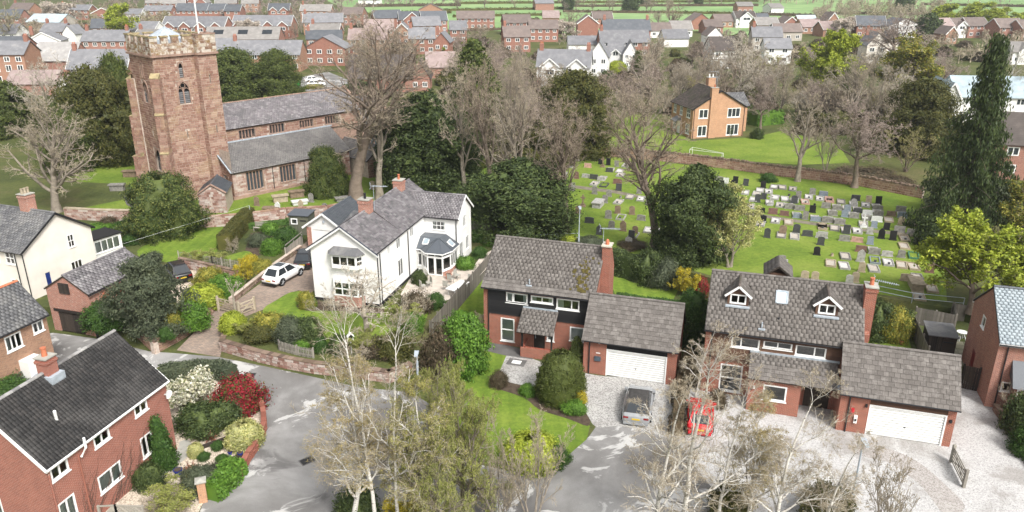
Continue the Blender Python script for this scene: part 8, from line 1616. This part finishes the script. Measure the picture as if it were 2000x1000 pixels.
# ------------------------------------------------------------------ trees and shrubs, placed one by one: kind, foot x y, top y, half spread, label
def rows(txt, cat, z=UP, group=None):
    for ln in txt.strip().split('\n'):
        a, lb = ln.split('|'); k, x, y, yt, hw = a.split(); plant_px(k, float(x), float(y), float(yt), lb.strip(), cat, None if hw == '-' else float(hw), z, group=group)
rows('''lime_a 112 414 178 92|great bare tree with dense tan twigs beside the churchyard wall
oak_b 95 262 96 62|pale bare tree with twisting white limbs left of the tower
lime_b 697 390 2 150|tallest bare brown tree in front of the church chancel
ash_a 742 390 74 88|pale twin-limbed bare tree beside the white house
lime_b 962 412 92 72|dense bare tree with upright brown twigs right of the dark yew
lime_a 1012 424 84 62|bare tree with greyish twigs left of the leaning lamp column
ash_a 908 395 118 62|bare ivy-flecked tree in front of the tall conifer
lime_b 1105 460 148 74|bare tree with sturdy dark trunk at the cemetery edge
lime_b 1278 487 142 104|wide bare tree standing among the gravestones
ash_a 1557 354 168 62|small pale bare tree in front of the jagged cemetery wall
multi_a 1612 336 210 44|many-stemmed bare shrub tree on the orange house lawn
oak_a 1668 366 186 72|spreading purple-grey bare tree at the end of the cemetery wall
multi_b 1768 336 250 48|budding multi-stemmed tree beside the weeping conifer
multi_a 1262 246 150 62|bare many-stemmed tree beside the orange brick house
oak_a 1172 270 190 52|low bare tree above the cemetery wall
oak_a 1015 330 170 70|tangled bare tree behind the dark yew bushes
multi_a 1140 262 165 50|bare tree in front of the olive conifer
ash_a 1215 250 175 45|thin bare tree left of the orange house lawn
oak_b 1442 205 48 62|tall silvery bare tree in front of the timber-framed house
multi_a 1375 190 95 50|bare tree over the timber-framed house
spring 1602 205 56 58|fresh green tree among bare ones in the middle distance
willow_gold 1775 215 62 58|golden weeping willow left of the weeping conifer
oak_a 1735 140 18 72|big round purple-brown bare tree behind the cream gables
multi_a 1700 250 105 62|pale twiggy tree below the cream gables
oak_b 1745 245 120 55|pale forked bare tree right of the cream gables
multi_a 1520 230 118 58|bare tree in front of the white house with slate roof
lime_a 1655 250 90 52|brownish bare tree right of the green tree
oak_a 1840 205 95 48|purple-brown bare tree left of the weeping conifer top
birch_c 1950 225 60 42|thin bare birch right of the weeping conifer
birch_c 1985 235 88 36|thin bare birch near the right edge
multi_a 1930 330 190 48|grey bare tree in front of the pale blue roof
oak_b 1985 330 205 42|white-limbed bare tree at the right edge
spring 1960 606 430 90|bright yellow-green tree against the right edge, behind the blue slate roof
spring 1893 612 418 95|bright yellow-green tree at the end of the cemetery
willow_gold 1985 480 345 55|golden yellow tree at the right edge above the yellow-green one
spring_light 1425 522 362 66|pale yellow-green budding tree over the cemetery
weeping 1872 455 58 88|tall dark weeping conifer at the cemetery end
yew_b 1790 300 158 62|rounded olive evergreen beside the weeping conifer
yew_c 840 372 190 70|large dark yew right of the church
yew_c 1020 462 318 78|dark spreading yew behind the first tiled roof
yew_c 790 350 205 42|dark yew beside the pale twin-limbed tree
yew_c 890 378 238 45|dark yew with ivy in front of the bare trees
yew_c 1345 512 332 54|dark yew standing among the gravestones
cypress 928 300 84 66|tall dark conifer behind the bare churchyard trees
yew_b 1122 300 142 66|olive brown conifer behind the cemetery
cypress 1245 160 100 22|ivy-green conifer beside the tall narrow white gable
darkcone 1650 225 135 26|narrow dark conifer among the bare trees
yew_b 200 318 138 72|broad olive yew left of the tower
yew_a 22 262 162 52|dark yew at the left edge above the great bare tree
yew_a 250 300 112 36|dark yew touching the west side of the tower
yew_a 462 205 98 56|rounded yew directly right of the tower
yew_a 545 195 100 42|darker yew right of the rounded one behind the nave
yew_a 150 330 205 45|dark yew behind the great bare tree
hollybush 325 456 342 66|big variegated holly bush in front of the tower
hollybush 640 382 288 36|holly tree against the church aisle
evergreen_far 700 190 158 28|dark evergreen by the long brown hall
gnarled 718 672 528 90|gnarled pale bare tree in front of the white house
pollard 463 632 538 22|pollarded tree with knobbly pale branches beside the drive
loose 303 650 506 54|loose grey-green conifer between the outbuilding and the drive
far_lime 240 88 8 32|bright lime-green tree above the tower parapet
blossom 500 82 38 28|pale pink blossom tree in front of the brick terraces
far_white 120 46 4 30|white blossoming tree at the top left
far_3 28 92 10 52|big olive bare tree at the top left corner
far_white 1100 76 40 22|white blossom tree beside the bare brown trees
far_white 1640 72 34 24|round white blossom tree among the bungalows
far_2 1600 64 18 24|copper brown tree behind the bungalows
evergreen_far 1812 80 28 22|dark spreading pine behind the cream gables
evergreen_far 1764 24 -4 16|dark pine at the top right
far_lime 1840 60 8 32|golden tree behind the far brick houses
far_lime 1905 56 4 36|yellow-green tree left of the lime one at the right
far_lime 1945 64 16 38|lime tree behind the far brick houses at the right
far_lime 1985 62 24 30|bright yellow tree at the right edge
far_lime 866 118 92 12|small yellow shrub tree beside the narrow brick house
evergreen_far 1700 70 36 26|dark conifer right of the white blossom tree
far_0 1118 62 18 32|broad bare tree at the edge of the field
far_1 1285 58 18 28|silvery bare tree between the field and the bungalows
far_0 1310 60 2 32|bare brown tree in front of the pale field''', 'tree')
rows('''birch_s 738 1062 552 110|slender white-trunked bare birch in the foreground, nearest the lane
birch_s 780 1050 545 95|tall slim birch reaching in front of the white house
birch_a 690 1045 690 100|birch with tan catkins leaning over the lane
birch_b 845 1045 705 100|birch thick with yellow-green buds beside the lawn
willow 905 1015 745 100|round olive-green budding tree at the lawn edge
willow 838 1075 790 90|low olive-green budding tree at the bottom edge
willow 880 862 700 52|pale green budding tree at the end of the plank fence
birch_s 1335 1068 600 150|white bare birch in the foreground between the two drives
birch_c 1268 1080 690 130|leaning white birch over the grey car
birch_s 1400 1040 690 90|slim white birch beside the red car
birch_c 1500 1085 735 120|bare birch in front of the brown-boarded house porch
birch_a 1460 1060 770 80|tan-twigged birch at the bottom edge
birch_c 1590 1090 815 95|low spreading bare birch left of the tall lamp column
multi_a 1040 1035 790 85|pale many-stemmed bare tree at the lawn corner
multi_a 975 1040 840 60|small pale bare tree beside the olive-green one
birch_c 1358 775 622 52|small birch between the two houses
shrub_twig 1715 1090 880 60|bare twiggy shrub right of the tall lamp column''', 'tree', 0)
rows('''ball_lime 456 655 609 25|clipped yellow-green bush at the drive corner
shrub_bud 484 662 625 24|budding brown shrub beside the clipped yellow-green bush
ball_olive 512 673 633 30|olive shrub above the retaining wall
ball_gold 530 660 612 27|gold-edged shrub at the edge of the front lawn
ball_grey 570 681 619 27|grey-green shrub behind the picket fence
ball_dark 606 679 621 25|dark rounded shrub right of the picket fence
ball_bright 588 687 665 13|small bright green shrub below the dark rounded one
ball 628 691 661 14|small mid-green shrub above the retaining wall
ball_dark 664 693 655 20|dark clipped ball beside the bird house
shrub_bud 705 699 645 32|budding twiggy shrub right of the bird house
ball_brown 745 703 665 38|brown twiggy shrub below the gnarled tree
shrub_twig 690 735 665 40|tan twiggy shrub spilling over the retaining wall
ball_olive 775 708 650 30|olive shrub at the lower end of the plank fence
ball_gold 600 606 570 14|low golden plant in the bed by the white house
ball_bright 604 604 584 11|lime plant in the bed by the white house
shrub_twig 660 612 575 30|copper twigs under the white house bay window
forsythia 478 560 506 22|yellow shrub between the trellis and the white car
ball_yellow 492 530 498 16|bright yellow shrub behind the larger yellow one
ball_gold 408 562 524 22|variegated round shrub by the yard
ball_gold 512 536 508 18|greenish yellow shrub left of the brick drive
ball_bright 438 582 540 26|green shrub beside the drive wall
ball_lime 398 612 556 38|feathery yellow-green conifer beside the yard
ball_bright 378 646 592 24|bright green shrub above the drive wall
ball_gold 344 650 606 16|bronze-gold shrub beside the grey-green conifer
ball 325 668 640 14|low green shrub at the wall corner
ball 208 652 588 34|bushy shrub against the brick outbuilding
ball_bright 200 462 436 26|low green plants below the churchyard wall
ball 240 456 432 22|green border plants left of the holly bush
ball_brown 215 452 424 16|reddish plants below the churchyard wall
ball 255 482 458 16|small dark bush beside the terrace wall
ball_bright 528 462 436 14|rhubarb clump beside the bench
ball 560 486 444 24|bushy green shrub below the garden shed
ball_grey 505 486 456 18|grey vegetable plants in the bed
ball_bright 530 500 468 16|leafy green plants beside the vegetable bed
shrub_twig 455 500 462 16|pale twiggy shrub at the end of the clipped hedge
shrub_bud 425 520 488 26|climber on the trellis fence
shrub_bud 378 525 490 22|brown climber on the left trellis
ball_grey 300 520 492 14|silvery plants at the lawn edge
ball_bright 908 530 502 17|rounded green shrub beside the patio
ball 936 506 482 13|leafy shrub on the gravel behind the white house
ball_bright 962 482 462 18|shrub below the grey fence behind the white house
shrub_twig 822 630 565 30|bare twiggy shrub by the plank fence
ball 852 606 572 16|green shrub below the long white table
ball_bright 806 652 612 18|fresh green shrub against the plank fence
ball_brown 812 620 572 28|brown shrub at the patio edge
ball_dark 820 560 528 12|dark plant beside the conservatory
shrub_bud 790 650 590 34|budding shrub on the front lawn
ball_lime 1110 482 457 17|clipped lime-green ball behind the first tiled roof
ball_grey 1152 486 462 24|grey-green shrub behind the aerial
ball_brown 1235 492 470 26|rusty brown undergrowth at the foot of the wide bare tree
ball_dark 1330 520 488 22|dark bush at the foot of the cemetery yew
ball_yellow 1398 268 246 9|bright yellow forsythia in front of the orange house
ball_dark 1415 270 243 14|dark round bush in front of the orange house
ball_olive 1378 270 248 10|olive bush left of the yellow forsythia
ball_dark 1478 275 250 10|small dark bush on the orange house lawn
ball_lime 1205 150 118 18|yellow-green conifer bush by the white cottage
ball_dark 1185 168 138 14|dark bush beside the white cottage
ball_dark 452 70 56 9|dark round bush in front of the first terrace
ball_gold 612 178 164 14|yellowish bush in the church car park
ball_grey 1890 445 332 60|large grey-green shrub below the weeping conifer
ball_dark 1835 500 420 40|dark shrub between cemetery and yellow-green tree
ball 1500 360 338 14|green clump on the cemetery bank
ball_brown 1690 372 330 60|tangled brown brush along the cemetery wall
ball_brown 1740 378 345 40|brown brush at the end of the cemetery wall
ball_bright 1480 232 205 24|bright green bush right of the orange house''', 'shrub')
rows('''magnolia 372 812 722 50|white magnolia in full flower in the gravel garden
ball_red 470 822 738 46|crimson photinia at the lane corner
ball_dark 392 852 792 42|dark spreading shrub below the magnolia
ball_dark 440 846 786 36|dark green shrub below the crimson photinia
ball_cream 478 884 824 36|clipped cream-variegated shrub by the curved wall
spiky_bronze 412 868 836 20|bronze phormium in the middle of the gravel garden
spiky_bronze 375 936 896 28|bronze phormium beside the blue pot
ivy_cone 322 924 812 26|tall green climber on the corner of the red brick house
ball_dark 292 958 908 24|dark shrub at the foot of the red brick house
ball_grey 392 968 912 32|grey-green shrub behind the brick pier
shrub_bud 345 1018 948 52|budding shrub beside the chevron fence
shrub_twig 300 1020 965 30|pale twiggy shrub at the end of the chevron fence
ball_cream 383 896 866 15|small cream shrub beside the garden path
ball_gold 378 960 925 18|golden shrub left of the brick pier
ball_bright 448 920 896 12|low bright plant near the curved wall
ball 425 880 862 11|small green mound on the pale gravel, nearer the magnolia
ball 398 900 884 11|small green mound between the two sleepers
ball 434 905 888 11|small green mound below the cream shrub
laurel 906 745 610 44|tall glossy laurel at the end of the plank fence
ball_brown 870 745 640 40|twiggy olive bush beside the laurel
topiary 1094 796 684 47|big clipped dome bush beside the gravel drive
ball_yellow 1132 795 764 14|small bright yellow shrub at the drive edge
ball_bright 1122 812 784 20|leafy green plants under the yellow shrub
darkcone 1126 722 658 20|dark conical shrub against the first garage
ball_lime 1038 925 850 56|large lime-green shrub on the front lawn
ball 1085 915 870 24|darker green shrub beside the lime-green one
ball_brown 975 760 725 16|reddish low shrub in the curved flower bed
ball_bright 1030 775 752 14|low green plants in the curved flower bed
columnar 1348 690 566 30|tall clipped green shrub between the two houses
forsythia 1338 588 522 27|orange-yellow forsythia in the back garden
ball_red 1368 582 542 15|dark red shrub beside the forsythia
ball_grey 1300 570 508 26|pale-leaved rhododendron in the back garden
ball_dark 1268 560 490 26|dark rounded laurel in the back garden
ball_gold 1745 672 604 26|variegated golden shrub behind the second chimney
ball_dark 1712 668 590 30|dark shrub behind the second chimney
ball_brown 1340 760 690 18|brown scrub below the small birch
ball_dark 1988 858 775 30|dark evergreen at the right edge
ball 2010 900 830 30|green shrub at the right edge beside the low wall
spring_light 1995 800 685 36|yellow-green shrub at the right edge
shrub_twig 1976 830 742 32|pale twiggy shrub at the right edge
ball_olive 1425 1030 948 36|olive bush at the bottom edge, left of two
ball_olive 1612 1035 950 42|olive bush at the bottom edge, right of two
forsythia 808 1030 962 40|yellow forsythia at the bottom edge
ball_dark 700 1030 958 40|dark bush at the bottom edge
forsythia 770 1040 975 26|small yellow shrub at the bottom edge
ball_brown 1400 800 762 16|brown grasses by the brown-boarded house wall
ball_grey 30 770 690 46|ragged climber on the buff brick cottage
ball 20 800 735 40|green shrub in front of the buff brick cottage
ball_dark 60 790 748 30|dark shrub behind the red brick house roof''', 'shrub', 0)
# ------------------------------------------------------------------ trees and bushes that fill the village gardens
rg = random.Random(21)
def scatter(n, xs, ys, keys, hr, label, group, cat='tree', clear=True, wr=(.85, 1.2)):
    k = 0; tries = 0; got = []
    while k < n and tries < n*30:
        tries += 1; x = rg.uniform(*xs); y = ys[0]+(ys[1]-ys[0])*rg.random()
        if clear and any(a < x < b and c < y < d for a, b, c, d in HB): continue
        if 1188 < x < 1480 and 225 < y < 320 or 1480 < x < 1660 and 262 < y < 330: continue
        if 560 < x < 700 and 140 < y < 182: continue
        P = up(x, y); key = rg.choice(keys); H = rg.uniform(*hr); got.append((x, key, P, H)); k += 1
    for i, (x, key, P, H) in enumerate(sorted(got, key=lambda g: g[0])): plant(key, P, H, '%s, %s from left' % (label, ORD[i]), cat, PROTO[key][1]*H/PROTO[key][0]*rg.uniform(*wr), group=group)
scatter(64, (880, 1420), (84, 215), ['far_0', 'far_1', 'far_2', 'far_2'], (5, 10), 'bare tree in the gardens behind the churchyard', 'bare garden trees behind the churchyard')
scatter(40, (940, 1310), (175, 290), ['multi_a', 'oak_a', 'far_2', 'far_0'], (4, 7.5), 'bare tree in the thicket between white cottage and cemetery wall', 'thicket behind the cemetery')
scatter(76, (1260, 1850), (120, 262), ['multi_a', 'oak_a', 'far_1', 'far_0', 'multi_b', 'oak_b'], (5, 9), 'bare tree in the wooded gardens beyond the orange house', 'wooded gardens beyond the orange house')
scatter(22, (320, 720), (40, 150), ['far_0', 'far_2', 'far_1'], (5, 10), 'bare tree between the terraces and the church', 'bare trees behind the church')
scatter(16, (700, 900), (60, 170), ['far_0', 'far_2', 'far_1'], (5, 9), 'bare tree between the brick houses and the hall', 'bare trees round the hall')
scatter(30, (860, 1500), (2, 24), ['far_0', 'far_1', 'far_2', 'far_0', 'evergreen_far'], (6, 10), 'distant tree in the hedgerows of the fields', 'distant hedgerow trees')
def wood(label, n, xs, ys, hs, m): forest('woodland', label, 'wood', [(*up(rg.uniform(*xs), rg.uniform(*ys))[:2], UP, rg.uniform(*hs)) for _ in range(n)], m)
wood('dark brown wood along the top edge at the right', 130, (1470, 1790), (-12, 9), (9, 14), 'twig_brown'); wood('brown wood along the top left edge', 180, (-20, 880), (-12, 14), (8, 13), 'twig_purple'); wood('thin belt of trees along the top edge above the fields', 60, (880, 1480), (-14, -1), (7, 11), 'twig_brown'); wood('brown wood in the top right corner', 70, (1790, 2020), (-12, 6), (8, 12), 'twig_purple'); wood('belt of bare trees behind the bungalows', 90, (1590, 1850), (16, 42), (6, 10), 'twig_tan')
wood('bare trees among the bungalow gardens', 80, (1400, 2000), (56, 128), (5, 8), 'twig_tan'); wood('bare trees among the roofs at the top left', 90, (-20, 330), (16, 92), (6, 10), 'twig_brown'); wood('bare trees behind the brick houses at the top right', 40, (1640, 2010), (24, 62), (6, 9), 'twig_olive'); wood('bare trees along the near edge of the fields', 24, (880, 1420), (62, 90), (3, 5), 'twig_purple')
wood('bare thicket behind the terraces at the top left', 80, (180, 330), (24, 60), (5, 9), 'twig_olive'); wood('bare scrub between the brick terraces and the top left wood', 90, (430, 730), (16, 66), (5, 9), 'twig_purple')
scatter(70, (880, 1850), (90, 270), ['brush_far', 'bush_far', 'brush_far'], (1.6, 3.2), 'scrubby bush in the gardens behind the cemetery', 'bushes behind the cemetery', 'bush')
scatter(50, (-20, 880), (50, 190), ['brush_far', 'bush_far'], (1.4, 2.8), 'bush among the village roofs behind the church', 'bushes behind the church', 'bush')
scatter(36, (1400, 2000), (60, 120), ['brush_far', 'bush_far'], (1.4, 2.6), 'bush among the bungalow gardens', 'bushes among the bungalows', 'bush')
scatter(24, (880, 1110), (290, 330), ['brush_far', 'bush_far'], (1.4, 2.6), 'undergrowth bush below the bare churchyard trees', 'undergrowth below the churchyard trees', 'bush', False)
# ------------------------------------------------------------------ thin spring haze
mb = MB(); mb.box(-1600, 1600, -60, 1400, -1.2, 34); hz = mb.build('haze', None); tag(hz, 'thin pale haze over the fields and village', 'haze', kind='stuff')
hm = bpy.data.materials.new('haze'); hm.use_nodes = True; ht = hm.node_tree; ht.nodes.remove(ht.nodes['Principled BSDF']); pv = ht.nodes.new('ShaderNodeVolumePrincipled')
pv.inputs['Color'].default_value = (.9, .94, 1, 1); pv.inputs['Density'].default_value = .0002; pv.inputs['Anisotropy'].default_value = .2; ht.links.new(pv.outputs[0], ht.nodes['Material Output'].inputs['Volume'])
hz.data.materials.clear(); hz.data.materials.append(hm)
